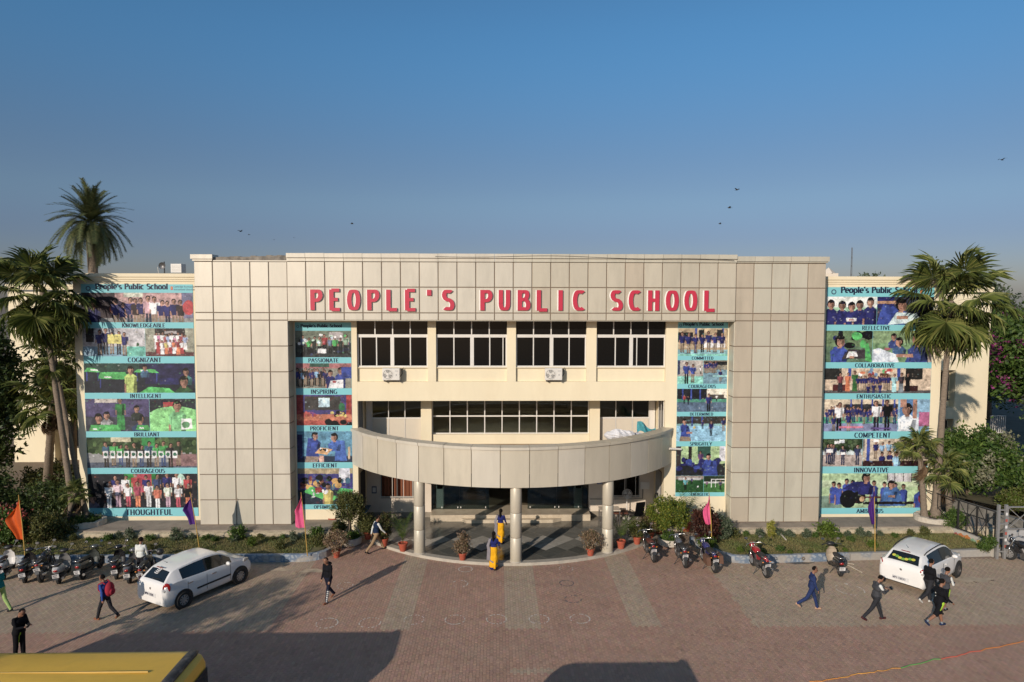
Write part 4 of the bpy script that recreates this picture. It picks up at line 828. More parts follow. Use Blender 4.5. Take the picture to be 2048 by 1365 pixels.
def c4(p): p.r(0,0,1,.62,(120,180,210)).r(0,.62,1,1,(70,66,60)).r(0,.62,1,.7,(130,190,190)); [p.r(x,.6,x+.03,1,BLU) for x in (.3,.5)]; p.p([(.06,0),(.3,0),(.26,.55),(.12,.6)],BLU); p.B(.16,.8,.2,BLU); p.r(.2,.3,.32,.38,SKIN); p.P(.7,.22,.6,NAVY,BLK); p.P(.95,.4,.55,NAVY,KHA); p.P(.53,.5,.35,NAVY,BLK); p.e(.36,.55,.05,.05,YEL); p.p([(.06,0),(.3,0),(.28,.18),(.08,.2)],KHA)
def c5(p): p.r(0,0,1,1,(160,190,130)).r(0,0,1,.4,(40,44,50)).r(.44,.6,.7,1,(40,90,76)).r(.25,.4,.32,1,(50,44,40)).r(.88,.5,1,1,(200,200,210)).r(.0,.3,.1,1,(70,60,60)); p.P(.5,.3,.55,(110,60,130),(70,40,80)); p.blob(20,.05,.95,.2,.55,.10,[NAVY,BLU,BLK,NAVY]); p.p([(.55,0),(.85,0),(.82,.5),(.6,.55)],BLU); p.B(.66,.66,.18,BLU)
def c6a(p): p.r(0,0,1,1,(40,100,46)).r(0,.8,1,1,(150,130,120)).r(.1,.75,.9,.9,(190,190,190)); p.P(.35,.12,.8,(70,180,190),BLK); p.P(.58,.5,.4,(60,60,140),BLK); p.e(.8,.35,.05,.05,WHT)
def c6b(p): p.r(0,0,1,1,(60,120,50)).r(0,.6,1,1,(40,60,36)).r(0,.55,1,.65,(180,180,180)).r(.35,.3,.38,.8,WHT).r(.35,.77,1,.81,WHT).r(.55,.3,.57,.8,WHT); p.P(.8,.15,.6,(60,60,110),BLK); p.P(.15,.3,.4,(150,90,150),BLK)
def r1(p): p.r(0,0,1,1,(222,226,216)).r(0,.45,1,.62,(170,220,180)); [p.B(x,y,.3,NAVY,ht=1.9) for x,y in ((.09,.74),(.31,.70),(.5,.66),(.66,.72),(.87,.82))]; p.r(.4,.12,.6,.24,WHT); p.r(.45,.15,.55,.2,(210,130,120))
def r2(p): p.r(0,0,1,1,(60,64,90)).r(0,.6,.3,1,NAVY).r(.0,.75,.35,.85,(190,140,100)); p.p([(0,0),(.35,0),(.4,.6),(.1,.75)],BLU); p.B(.42,.72,.42,BLU,face=1); p.p([(.2,.0),(.8,.1),(.7,.4),(.35,.45)],(190,215,220)); p.r(.35,.2,.55,.32,SKIN); p.r(.75,.3,1,1,(44,44,52))
def r3(p): p.r(0,0,1,1,(90,120,90)).r(0,.5,1,1,(120,150,100)).blob(12,0,1,.5,.9,.14,[BLK,NAVY,BLK,GRN]); p.p([(.12,0),(.45,0),(.4,.45),(.18,.5)],BLU); p.B(.3,.68,.34,BLU,face=1); p.p([(.35,.1),(.95,.12),(.85,.4),(.5,.42)],(70,60,66)); p.p([(.45,.15),(.7,.18),(.66,.34),(.5,.34)],WHT); p.p([(.86,.05),(1,.0),(.92,.6),(.84,.62)],GRN); p.r(.52,.12,.62,.2,SKIN)
def r4(p): p.r(0,0,1,1,(110,150,100)).r(0,.6,1,1,(130,160,110)); p.B(.35,.82,.2,(40,70,140)); p.B(.45,.66,.26,(50,100,150),face=-1); p.p([(.55,0),(.95,0),(.92,.5),(.65,.55)],(40,70,150)); p.B(.76,.76,.38,(40,70,150),face=-1); p.p([(0,0),(.45,0),(.4,.25),(.1,.45),(0,.4)],(205,215,230)); p.r(.4,.16,.68,.26,SKIN); p.r(.2,.38,.3,.46,(170,90,90)); p.r(.93,0,1,.6,(190,170,160))
def r5(p): p.r(0,0,1,1,(206,180,150)).r(0,0,1,.12,(100,96,96)).r(.0,.55,.16,1,(52,50,46)).r(.76,.55,.92,1,(52,50,46)).r(.22,.5,.25,1,BLU).r(.68,.5,.71,1,BLU); p.blob(14,.3,.62,.72,.98,.09,[ORG,(90,180,110),WHT,RED,(110,150,190)]); p.r(.52,.45,.6,.8,(120,70,30)); p.r(.08,.1,.2,.35,(110,40,40)); p.r(.75,.08,.88,.3,(80,36,36)); p.crowd(3,.12,.32,.02,.8,[(150,60,70),ORG,(60,130,60)],[(60,50,60),ORG,(60,130,60)],long_=True); p.crowd(12,.31,.62,.1,.62,[NAVY],[KHA]); p.crowd(3,.38,.56,-.15,.55,[NAVY],[NAVY]); p.crowd(3,.62,.82,.02,.82,[(150,210,215),(70,60,70),BLK],[(150,210,215),(130,140,150),BLK],long_=True)
def r6(p): p.r(0,0,1,.25,(120,130,170)).r(0,.25,1,.45,(60,180,140)).r(0,.45,1,1,(200,180,150)).r(.2,.5,.7,.85,(56,56,60)); [p.r(x,.5,x+.015,1,BLU) for x in (.25,.35,.45,.55,.66)]; p.crowd(22,.02,.72,.22,.5,[NAVY,NAVY,(60,60,110)],[NAVY,KHA],.12); p.P(.15,.02,.9,WHT,BLK); p.P(.5,.02,.95,WHT,(40,40,60)); p.P(.6,.02,.98,BLK,BLK); p.P(.24,0,.6,NAVY,KHA); p.P(.1,0,.5,NAVY,KHA); p.r(.15,.1,.38,.16,(200,100,130)).r(.45,.06,.64,.12,(110,80,160)); p.r(.7,0,1,1,(120,170,200)).r(.72,.45,.88,1,(60,130,190)).r(.9,.15,1,.6,(200,90,150)); p.p([(.7,0),(.9,0),(.9,.42),(.76,.48)],(220,228,240)); p.B(.79,.7,.34,(220,228,240),face=-1); p.r(.84,.4,.88,1,SKIN); p.r(.72,.75,.78,1,SKIN)
def r7(p): p.r(0,0,1,.42,(190,170,160)).r(0,.42,1,.66,(200,215,215)).r(0,.62,1,1,(60,80,46)).blob(40,0,1,.62,1,.1,[(40,64,30),(70,96,50),(90,110,70)]); p.crowd(4,.12,.3,.06,.75,[(52,60,100)],[(48,54,90)]); p.P(.52,.05,.72,(52,60,100),(48,54,90)); p.P(.88,.05,.75,(60,72,120),(48,54,90)); p.r(.1,.5,.27,.63,WHT).r(.46,.42,.58,.52,WHT).r(.3,.82,.42,.92,WHT).r(.42,.85,.55,.97,(210,215,225))
def r8(p): p.r(0,0,1,1,(196,176,150)).r(0,0,1,.2,(74,36,40)).r(.06,.2,.11,1,BLU).r(0,.55,.03,1,GRY); p.crowd(4,.15,.55,.25,.62,[NAVY,SKY,SKY,SKY],[KHA]); p.P(.2,.28,.65,NAVY,KHA); p.r(.16,.88,.24,.98,WHT); p.crowd(3,.62,.85,.25,.6,[SKY,NAVY,BLK],[KHA]); p.B(.3,.46,.14,NAVY); p.B(.42,.5,.14,NAVY); p.B(.52,.46,.16,SKY,ht=1.4)
def r9(p): p.r(0,0,1,1,(176,206,150)).r(0,.6,1,.8,(196,216,170)).r(.62,.75,.85,1,(190,186,190)); [p.r(x,.75,x+.008,1,(70,40,40)) for x in (.62,.69,.77,.85)]; p.r(0,0,.2,.35,(120,150,130)); [p.B(x,y,.14,BLU,ht=1.6) for x,y in ((.12,.7),(.17,.66),(.24,.78),(.3,.74),(.5,.72),(.6,.68),(.7,.66),(.78,.62))]; p.p([(.2,.45),(.32,.55),(.3,.1),(.12,.0)],BLK); p.e(.26,.26,.24,.26,(24,26,32)); p.e(.36,.3,.2,.18,(24,26,32)); p.p([(.2,.55),(.48,.4),(.46,.78),(.3,.76)],NAVY); p.B(.42,.88,.26,NAVY,face=1,ht=.6); p.p([(.2,.62),(.26,.66),(.38,.3),(.32,.24)],SKIN); p.r(.38,.28,.74,.33,(110,60,40)); p.p([(.55,.05),(.8,.05),(.72,.6),(.6,.6)],(40,110,180)); p.B(.66,.68,.22,(40,110,180),face=1,ht=.8); p.r(.4,.1,1,.18,(40,30,34)); p.e(.39,.26,.07,.08,(190,150,100)); p.B(.95,.6,.24,BLU,ht=1.6); p.e(.97,.25,.14,.16,(160,40,60)); p.r(.64,.3,.7,.36,SKIN)
WL = -19.98; WR = -14.86
banner('tall teal banner at the far left reading KNOWLEDGEABLE to THOUGHTFUL, partly behind palms', WL, WR, 32.11, 290,
  [(586,645,657,'KNOWLEDGEABLE',[(0,1,k1)]),(657,713,727,'COGNIZANT',[(0,.56,k2),(.56,1,k3)]),(727,786,798,'INTELLIGENT',[(0,1,k4)]),(798,863,875,'BRILLIANT',[(0,.58,k5),(.58,1,k6)]),(875,936,948,'COURAGEOUS',[(0,1,k7b)]),(948,1016,1033,'THOUGHTFUL',[(0,1,k8)])], 17, .27, -17.4)
banner('tall teal banner at the far right reading REFLECTIVE to AMBITIOUS, beside a palm', 14.9, 20.08, 32.11, 1750,
  [(594,650,662,'REFLECTIVE',[(0,.47,r1),(.47,1,r2)]),(662,725,737,'COLLABORATIVE',[(0,.44,r3),(.44,1,r4)]),(737,787,799,'ENTHUSIASTIC',[(0,1,r5)]),(799,863,878,'COMPETENT',[(0,1,r6)]),(878,933,947,'INNOVATIVE',[(0,.38,r7),(.38,1,r8)]),(947,1016,1028,'AMBITIOUS',[(0,1,r9)])], 19, .30, 17.5)
banner('narrow teal banner right of the left tower reading PASSIONATE to OPTIMISTIC', -10.07, -7.49, YW-.002, 645,
  [(662,715,727,'PASSIONATE',[(0,1,i1)]),(727,777,790,'INSPIRING',[(0,1,i2)]),(790,851,863,'PROFICIENT',[(0,1,i3)]),(863,925,937,'EFFICIENT',[(0,1,i4)]),(937,1009,1019,'OPTIMISTIC',[(0,1,i5)])], 17, .155, -8.8)
banner('narrow teal banner left of the right tower reading COMMITTED to ENERGETIC', 7.74, 10.1, YW-.002, 1405,
  [(657,712,721,'COMMITTED',[(0,1,c1)]),(721,768,778,'COURAGEOUS',[(0,.52,c2a),(.52,1,c2b)]),(778,824,833,'DETERMINED',[(0,1,c3)]),(833,883,893,'SPRIGHTLY',[(0,1,c4)]),(893,952,952.1,None,[(0,1,c5)]),(952.3,985,993,'ENERGETIC',[(0,.57,c6a),(.57,1,c6b)])], 12, .155, 8.9)
# ================================================================== plants
m_leaf = mat('leaf', (1,1,1), .55, var=.12, scale=2, attr='Col', trans=.28, spec=.35)
m_bark = mat('bark', (.17,.125,.085), .95, var=.3, scale=6, bump=.6, bscale=14)
m_palmbark = mat('palm_bark', (.19,.145,.105), .95, var=.35, scale=9, streak=3.0, bump=.7, bscale=10)
m_pot = mat('terracotta', (.36,.07,.035), .75, var=.12, scale=4, dirt=(.30,.16,.10), dirtamt=.4, dscale=5)
m_soil = mat('soil', (.07,.05,.035), 1, var=.3, scale=8)
m_tub = mat('whitewashed_tub', (.50,.44,.36), .85, var=.15, scale=4, dirt=(.28,.22,.16), dirtamt=.5, dscale=3)
def leaves(rs, C_, n, lsz, pal, aspect=.45, up=.4, jit=.12):
    """n leaf diamonds around the points C_ (k,3)"""
    P = C_[rs.randint(len(C_), size=n)]+rs.normal(0, jit, (n, 3))
    d = rs.normal(0, 1, (n, 3)); d[:, 2] += up*.4; d /= np.linalg.norm(d, axis=1)[:, None]
    q = rs.normal(0, 1, (n, 3)); q -= (q*d).sum(1)[:, None]*d; q /= np.linalg.norm(q, axis=1)[:, None]
    L = lsz*rs.uniform(.6, 1.35, n)[:, None]; Wd = L*aspect/2
    V = np.stack([P, P+d*L*.5+q*Wd, P+d*L, P+d*L*.5-q*Wd], 1)
    pal = np.array(pal); t = rs.uniform(0, 1, n)*(len(pal)-1); i = np.minimum(t.astype(int), len(pal)-2); f = (t-i)[:, None]
    col = pal[i]*(1-f)+pal[i+1]*f; col = col*rs.uniform(.75, 1.25, (n, 1)); return V, col
def clump_pts(rs, rad, k, sub=.35, hollow=.5, n=26):
    """clumped points in an ellipsoid (rx, ry, rz) with an uneven outline"""
    out = []
    for _ in range(k):
        d = rs.normal(0, 1, 3); d /= np.linalg.norm(d); r = rs.uniform(hollow, 1.0)**.6*rs.uniform(.8, 1.08); c = d*r*np.array(rad)
        out.append(c+rs.normal(0, sub*min(rad)*.5, (n, 3)))
    return np.concatenate(out)
def foliage_mesh(name, seed, rad, k, n, lsz, pal, sub=.35, aspect=.45, off=(0,0,0), hollow=.45, floor=None):
    rs = np.random.RandomState(seed); P = clump_pts(rs, rad, k, sub, hollow)+np.array(off)
    if floor is not None: P[:, 2] = np.maximum(P[:, 2], floor)
    V, col = leaves(rs, P, n, lsz, pal, aspect, jit=lsz*.5)
    return fast(name, V.reshape(-1, 3), np.arange(4*n).reshape(-1, 4), m_leaf, col)
G_MID = [(.035,.07,.015),(.07,.125,.022),(.12,.17,.035)]; G_DARK = [(.03,.05,.015),(.055,.085,.022),(.10,.13,.035)]; G_YEL = [(.06,.10,.015),(.13,.18,.025),(.30,.27,.04)]
DRY = [(.16,.10,.05),(.26,.17,.10),(.34,.24,.17),(.12,.12,.04)]; MAR = [(.03,.012,.012),(.07,.022,.016),(.11,.045,.025)]; GREYG = [(.05,.075,.035),(.10,.13,.07),(.16,.18,.12)]; OLIVE = [(.05,.065,.02),(.10,.11,.03),(.17,.15,.05)]
def pot_mb(r=.17, h=.30): return MB().lathe([(r*.66, 0), (r*.95, h*.82), (r*1.08, h*.82), (r*1.1, h), (r*.94, h), (r*.9, h*.86)], 18)
_pots = {}
def potted(label, p, kind, s=1.0, pal=None, seed=1, potm=None, hh=.5, ww=.3, pr=.17):
    t = thing('potted_plant', label, 'plant', p, 0, 'potted plants by the entrance')
    o = pot_mb(pr*s, .31*s).build('pot', potm or m_pot, t, smooth=True, sharp=35, world=False)
    MB().lathe([(.0, .265*s), (pr*.92*s, .265*s)], 14, cap=False).build('soil', m_soil, t, world=False)
    rs = np.random.RandomState(seed)
    if kind == 'bush':
        mb = MB()
        for k in range(7):
            a = rs.uniform(0, 6.28); mb.tube([(0,0,.24*s),(ww*.4*math.cos(a), ww*.4*math.sin(a), .3*s+hh*.6)], [.012,.006], 5)
        mb.build('stem', m_bark, t, world=False)
        link('foliage', foliage_mesh('foliage', seed, (ww, ww, hh*.55), 34, 2200, .085, pal or DRY, off=(0,0,.3*s+hh*.55), sub=.4), t, world=False)
    elif kind == 'areca':
        m_ = areca_mesh(seed, hh, pal or G_MID); link('fronds', m_, t, loc=(0,0,.26*s), world=False)
    return t
def areca_mesh(seed, h, pal, n=11):
    rs = np.random.RandomState(seed); V = []; F = []; col = []
    for k in range(n):
        a = k*2.4+rs.uniform(-.3,.3); L = h*rs.uniform(.75, 1.1); out = rs.uniform(.25, .75); pts = []
        for i in range(9):
            t = i/8; pts.append(np.array([math.cos(a)*L*out*(t**1.6), math.sin(a)*L*out*(t**1.6), L*(t*1.05-.35*out*t**2.6)]))
        for i in range(3, 9):
            d = pts[i]-pts[i-1]; d /= np.linalg.norm(d); sd = np.cross(d, [0,0,1]); sd /= np.linalg.norm(sd)+1e-6
            for s_ in (-1, 1):
                for q in (0, .5):
                    b0 = pts[i-1]+(pts[i]-pts[i-1])*q; ll = .26*h/1.2*(1-.08*abs(i-5)); tip = b0+(sd*s_*.8+d*.7+np.array([0,0,-.15]))*ll
                    V += [b0-d*.014, b0+d*.014, tip]; F.append([len(V)-3, len(V)-2, len(V)-1]); c = np.array(pal[rs.randint(len(pal))])*rs.uniform(.8, 1.3); col.append(c)
        for i in range(8):
            d = np.array([0.008, 0.008, 0]); V += [pts[i]-d, pts[i]+d, pts[i+1]]; F.append([len(V)-3, len(V)-2, len(V)-1]); col.append(np.array([.16,.17,.05]))
    return fast('fronds', np.array(V), np.array(F), m_leaf, np.array(col))
# ---- fan palms
def fan_mesh(seed, pet=1.0, rad=.95, pal=G_MID, dead=False, nseg=28):
    rs = np.random.RandomState(seed); V = []; F = []; col = []
    for i in range(6):   # petiole
        x0, x1 = pet*i/6, pet*(i+1)/6; w0 = .022
        zz = lambda x: .10*math.sin(x/pet*2.2)*pet
        V += [np.array([x0,-w0,zz(x0)]), np.array([x0,w0,zz(x0)]), np.array([x1,w0,zz(x1)]), np.array([x1,-w0,zz(x1)])]; F.append(range(len(V)-4, len(V))); col.append((.13,.13,.04) if not dead else (.14,.09,.05))
    z0 = .10*math.sin(2.2)*pet; span = 150 if not dead else 60
    for k in range(nseg):
        a = R(-span+2*span*(k+.5)/nseg)+rs.normal(0, .02); L = rad*(1-.22*abs(k-nseg/2)/(nseg/2))*rs.uniform(.9, 1.08); da = R(span/nseg)*.8
        c0 = np.array([pet, 0, z0]); dr = rs.uniform(.15, .75)*(1.6 if dead else 1)
        def pt(r, aa, z): return c0+np.array([math.cos(aa)*r, math.sin(aa)*r, z0*0+z])
        fold = .05*L
        A = pt(.02, a, 0); Bl = pt(L*.42, a-da, -.04*L); Bc = pt(L*.46, a, fold); Br = pt(L*.42, a+da, -.04*L); T_ = pt(L*(1-.18*dr), a, -dr*L*.75)
        Cl = pt(L*.72, a-da*.42, -dr*L*.22); Cr = pt(L*.72, a+da*.42, -dr*L*.22)
        b = len(V); V += [A, Bl, Bc, Br, Cl, Cr, T_]
        c = np.array(pal[rs.randint(len(pal))])*rs.uniform(.8, 1.25)
        for f in ((0,1,2,2),(0,2,3,3),(1,4,2,2),(2,5,3,3),(4,6,2,2),(2,6,5,5)): F.append([b+q for q in f]); col.append(c)
    V = np.array(V); tri = [f for f in F]
    # quads and triangles: split into one tri list
    T_ = []; cc = []
    for f, c in zip(tri, col):
        f = list(f)
        if f[2] == f[3]: T_.append(f[:3]); cc.append(c)
        else: T_ += [[f[0],f[1],f[2]],[f[0],f[2],f[3]]]; cc += [c, c]
    return fast('frond', V, np.array(T_), m_leaf, np.array(cc))
PALM = [(.075,.10,.025),(.14,.17,.04),(.25,.255,.075)]; BRN = [(.16,.10,.055),(.24,.16,.09),(.12,.075,.045)]
FAN = [fan_mesh(k, 1.3, 1.3, PALM, nseg=42) for k in range(3)]; FANS = [fan_mesh(k+9, .6, .75, PALM) for k in range(2)]; FAND = [fan_mesh(k+5, 1.0, .95, BRN, True) for k in range(2)]
def fan_palm(label, base, top, r0, r1, n=34, ndead=8, scale=1.0, seed=1, small=False, low=-50):
    t = thing('fan_palm', label, 'palm tree', base, 0, 'fan palms'); rs = random.Random(seed)
    b, tp = Vector((0,0,0)), Vector(top)-Vector(base); pts, rad = [], []
    bend = Vector((rs.uniform(-.25,.25), rs.uniform(-.15,.15), 0)); N = 26
    for i in range(N+1):
        f = i/N; pts.append(b.lerp(tp, f)+bend*math.sin(f*math.pi)*tp.length*.06); rad.append((r0+(r1-r0)*f**.7)*(1+(.10 if i % 2 else 0))*(1.5-.5*min(1, f*9)))
    MB().tube(pts, rad, 12).build('trunk', m_palmbark, t, smooth=True, world=False)
    for k in range(n):
        f = (k+.5)/n; el = R(85-(85-low)*f**.72)+rs.uniform(-.12,.12); az = k*2.39996+rs.uniform(-.2,.2)
        o = link('frond', rs.choice(FANS if small else FAN), t, world=False, loc=tp+Vector((0,0,-.25*f*scale)))
        o.rotation_euler = (rs.uniform(-.4,.4), -el, az); s_ = scale*rs.uniform(.85, 1.12); o.scale = (s_,)*3
    for k in range(ndead):
        o = link('dead_frond', rs.choice(FAND), t, world=False, loc=tp+Vector((0,0,-.3*scale)))
        o.rotation_euler = (rs.uniform(-.3,.3), R(rs.uniform(55, 84)), rs.uniform(0, 6.28)); o.scale = (scale*rs.uniform(.7, 1.05),)*3
    return t
cR = gy(1903, 602, 31.5)
fan_palm('tall fan palm in front of the right banner edge with hanging dry fronds', (20.02, 31.3, .6), cR, .17, .10, 30, 10, 1.12, 4, low=-74)
fan_palm('short fan palm with orange-brown trunk against the AMBITIOUS panel', (19.55, 31.35, .6), gy(1838, 892, 31.4), .15, .10, 15, 3, .9, 6, True, -25)
fan_palm('stubby young fan palm at the right edge of the round planter', (20.75, 31.3, .6), gy(1893, 938, 31.3), .16, .11, 16, 2, 1.05, 7, True, -35)
fan_palm('tall fan palm at the left whose crown covers the wing corner', (-20.15, 31.35, .6), gy(84, 585, 31.3), .15, .10, 32, 11, 1.0, 11, low=-72)
fan_palm('second left fan palm with a lower crown beside the taller one', (-19.75, 31.6, .6), gy(108, 712, 31.9), .13, .09, 14, 12, .55, 13, low=-65)
fan_palm('leaning left fan palm with dark thick trunk before the rear block', (gz(92, 985, .2).x, gz(92, 985, .2).y, 0), gy(105, 800, 35.5), .24, .17, 18, 9, .85, 17)
fan_palm('small fan palm growing low at the left end of the wing', (-20.45, 31.0, .6), gy(150, 985, 31.0), .12, .09, 12, 4, .6, 19, True, -30)
# ---- date palm
def date_frond(seed, L=2.7, droop=.5):
    rs = np.random.RandomState(seed); V = []; F = []; col = []; N = 30; pts = []
    for i in range(N+1):
        t = i/N; pts.append(np.array([L*(t-.10*droop*t**3), 0, L*(.25*t-droop*t**2.2)]))
    for i in range(N):
        V += [pts[i]+np.array([0,-.02,0]), pts[i]+np.array([0,.02,0]), pts[i+1]]; F.append([len(V)-3,len(V)-2,len(V)-1]); col.append((.14,.13,.05))
        if i < 3: continue
        d = pts[i+1]-pts[i]; d /= np.linalg.norm(d)
        for s_ in (-1, 1):
            for q in (0, .25, .5, .75):
                b0 = pts[i]+(pts[i+1]-pts[i])*q; ll = .48*math.sin(min(1, (i+2)/9)*1.57)*(1-.55*max(0, i/N-.6)/.4); tip = b0+(np.array([0,s_*.75,.10])+d*.75+rs.normal(0,.08,3))*ll
                V += [b0-d*.02, b0+d*.02, tip]; F.append([len(V)-3,len(V)-2,len(V)-1]); col.append(np.array([(.06,.08,.03),(.10,.125,.045),(.15,.15,.06)][rs.randint(3)])*rs.uniform(.8,1.2))
    return fast('frond', np.array(V), np.array(F), m_leaf, np.array(col, float))
DF = [date_frond(1, 2.7, .35), date_frond(2, 2.6, .62), date_frond(3, 2.5, .95)]
dp = Vector((-25.2, 42, 0)); t = thing('date_palm', 'tall feathery date palm standing behind the left wing against the sky', 'palm tree', dp)
MB().tube([(0,0,0),(.15,0,5),(.1,0,10),(0,0,15.4)], [.34,.27,.25,.3], 12).build('trunk', m_palmbark, t, smooth=True, world=False)
rs_ = random.Random(5)
for k in range(96):
    f = (k+.5)/96; o = link('frond', DF[0 if f < .22 else 1 if f < .5 else 2], t, world=False, loc=(0, 0, 15.7-.35*f)); o.rotation_euler = (rs_.uniform(-.3,.3), -R(84-120*f**.85)+rs_.uniform(-.12,.12), k*2.39996); s_ = rs_.uniform(.76, .96); o.scale = (s_,)*3
# ---- broad trees and bushes
def tree(label, base, h, rad, seed, pal, n=9000, lsz=.22, k=90, trunk=.16, name='tree', group='trees round the school', cz=None, sub=.32, flowers=None, cat='tree'):
    t = thing(name, label, cat, base, 0, group); rs = np.random.RandomState(seed); cz = h-rad[2] if cz is None else cz
    mb = MB(); mb.tube([(0,0,-.2),(rs.uniform(-.2,.2),rs.uniform(-.2,.2),cz*.6),(0,0,cz)], [trunk*1.3,trunk,trunk*.6], 8)
    for q in range(7):
        a = q*.9+rs.uniform(0,.5); e = np.array([math.cos(a)*rad[0]*.7, math.sin(a)*rad[1]*.7, cz+rs.uniform(-.2,.7)*rad[2]]); m0 = (e*.45)+np.array([0,0,cz*.35]); mb.tube([(0,0,cz*.5), tuple(m0), tuple(e)], [trunk*.6,trunk*.4,trunk*.12], 6)
    mb.build('trunk', m_bark, t, smooth=True, world=False)
    link('crown', foliage_mesh('crown', seed, rad, k, int(n*1.5), lsz*1.1, pal, sub=sub, off=(0,0,cz), floor=.1), t, world=False)
    if flowers: link('blossom', foliage_mesh('blossom', seed+1, tuple(r*1.02 for r in rad), max(8, k//3), n//4, lsz*.7, flowers, sub=sub*.8, off=(0,0,cz), hollow=.9, floor=.1, aspect=.7), t, world=False)
    return t
MAG = [(.16,.02,.10),(.25,.04,.16),(.33,.08,.20)]; REDF = [(.35,.05,.04),(.5,.10,.08),(.55,.2,.16)]
tree('low spreading frangipani tree behind the small palms at the right wing', (24.4, 35.2, 0), 4.0, (2.7, 2.2, 1.4), 3, G_MID, 12000, .2, 90, .14, flowers=[(.16,.17,.08),(.3,.28,.2)])
tree('tall tree hung with magenta bougainvillea at the right edge', (37.5, 47, 0), 10.8, (3.4, 3.2, 3.5), 5, G_MID, 11000, .28, 100, .2, flowers=MAG, cz=7.3)
tree('bright green leafy tree at the right edge beside the lane', (34.6, 40.5, 0), 7.0, (2.0, 2.0, 3.0), 6, G_MID, 9000, .24, 70, .16)
tree('feathery drooping green tree in front of the right lane', (31.0, 35.5, 0), 4.8, (1.9, 1.7, 1.8), 8, G_MID, 8000, .24, 70, .14)
tree('dark dense tree closing the right end of the lane', (45, 62, 0), 11.5, (5, 4, 5), 9, G_DARK, 12000, .3, 100, .25)
tree('big dark tree filling the far left edge', (-28.9, 36.5, 0), 11.0, (2.6, 2.4, 5.0), 12, G_DARK, 14000, .28, 110, .25, cz=5.6)
tree('thin leafy sapling between the left palms and the rear block', (-25.4, 40, 0), 10.5, (1.6, 1.6, 3.4), 15, OLIVE, 3800, .22, 60, .09)
for k, (x, y, h, r) in enumerate([(47, 95, 13.9, 3.2), (53, 99, 14.2, 3.4), (63, 96, 15.2, 4.6), (71, 100, 15.0, 4.2), (86, 96, 13.0, 5), (98, 104, 14.5, 5.5), (80, 80, 11.5, 5), (-58, 100, 13.2, 4)]):
    tree(['round treetop peeping over the right wing roof next to the mast', 'second round treetop over the right wing roof', 'tall treetop right of the two small ones over the right wing', 'broad treetop just left of the right palm crown', 'hazy tree right of the right palm crown', 'hazy tree at the right edge of the skyline', 'olive tree beyond the lane at the right edge', 'distant tree seen through the left palms'][k], (x, y, 0), h, (r, r, h*.36), 30+k, GREYG if k < 6 else OLIVE, 4200, .5, 70, .3, group='distant trees on the skyline')
def bush(label, base, rad, seed, pal, n=2500, lsz=.11, k=40, flowers=None, name='shrub', group='shrubs round the school', sub=.35):
    t = thing(name, label, 'shrub', base, 0, group); rs = np.random.RandomState(seed); mb = MB()
    for q in range(6):
        a = q*1.05; mb.tube([(0,0,-.05),(math.cos(a)*rad[0]*.5, math.sin(a)*rad[1]*.5, rad[2]*1.1)], [.025,.01], 5)
    mb.build('stem', m_bark, t, world=False)
    link('foliage', foliage_mesh('foliage', seed, rad, k, int(n*1.8), lsz*1.12, pal, off=(0,0,rad[2]*1.02), floor=.02, sub=sub), t, world=False)
    if flowers: link('blossom', foliage_mesh('blossom', seed+1, tuple(r*1.03 for r in rad), k//2, n//3, lsz*.8, flowers, off=(0,0,rad[2]*1.02), hollow=.92, aspect=.75, floor=.1), t, world=False)
    return t
def at(u, v, z=0.0): p = gz(u, v, z); return (p.x, p.y, z)
bush('red-flowering bush at the far left edge behind the scooters', at(14, 1090, .3), (1.0, .7, .8), 41, G_MID, 3000, .12, 40, REDF)
bush('brownish hedge shrub left of the round planter', at(85, 1085, .3), (1.0, .6, .6), 42, OLIVE, 2400, .11)
bush('green hedge shrub against the left round planter', at(122, 1080, .3), (.7, .5, .55), 43, OLIVE, 1800, .11)
bush('dark undergrowth left of the wing, under the leaning palm', (-22.8, 33.4, 0), (2.0, 1.2, 1.0), 44, G_DARK, 5000, .14, 60)
bush('dark undergrowth at the far left under the big tree', (-26.2, 33.0, 0), (2.2, 1.4, 1.3), 45, G_DARK, 6000, .16, 70)
bush('leafy undergrowth before the left rear block', (-25.0, 38.5, 0), (2.8, 1.0, .8), 46, OLIVE, 5200, .15, 60)
bush('dark hanging shrub low at the left picture edge', (-23.6, 31.2, 0), (1.3, .9, .8), 47, MAR, 3000, .12, 40)
bush('green ground cover in the left round planter', (-19.7, 31.25, .6), (.75, .5, .22), 48, G_MID, 1500, .09)
bush('green ground cover in the right round planter', (20.3, 31.3, .62), (.7, .45, .14), 49, G_MID, 900, .09)
bush('yellow-green clipped hedge above the right lane wall', (25.6, 32.6, .7), (1.6, .8, .55), 50, G_YEL[:2]+OLIVE[1:], 4500, .10, 60)
bush('second clipped hedge farther right above the lane wall', (28.0, 30.9, .6), (1.5, .8, .5), 51, G_YEL[:2]+OLIVE[1:], 4200, .10, 60)
bush('dark ground cover behind the clipped hedges at the right', (28.5, 34.5, 0), (2.6, 1.3, 1.3), 52, G_DARK, 5200, .16, 60)
bush('maroon copperleaf shrub behind the pink flag at the right', at(1412, 1082, .38), (.62, .5, .72), 53, MAR, 2600, .11)
bush('grey-green bush against the inner corner of the right tower', at(1440, 1078, .38), (.45, .4, .52), 54, GREYG, 1800, .09)
bush('narrow yellow-green variegated plant before the right tower', at(1542, 1075, .4), (.14, .14, .38), 55, G_YEL[1:]+[(.4,.36,.1)], 900, .06)
bush('round green ball shrub at the right end of the lawn', at(1895, 1062, .36), (.34, .34, .32), 56, G_MID, 1500, .06)
bush('tall green shrub beside the ball shrub at the right fence', at(1912, 1062, .36), (.42, .4, .5), 57, G_MID, 1700, .08)
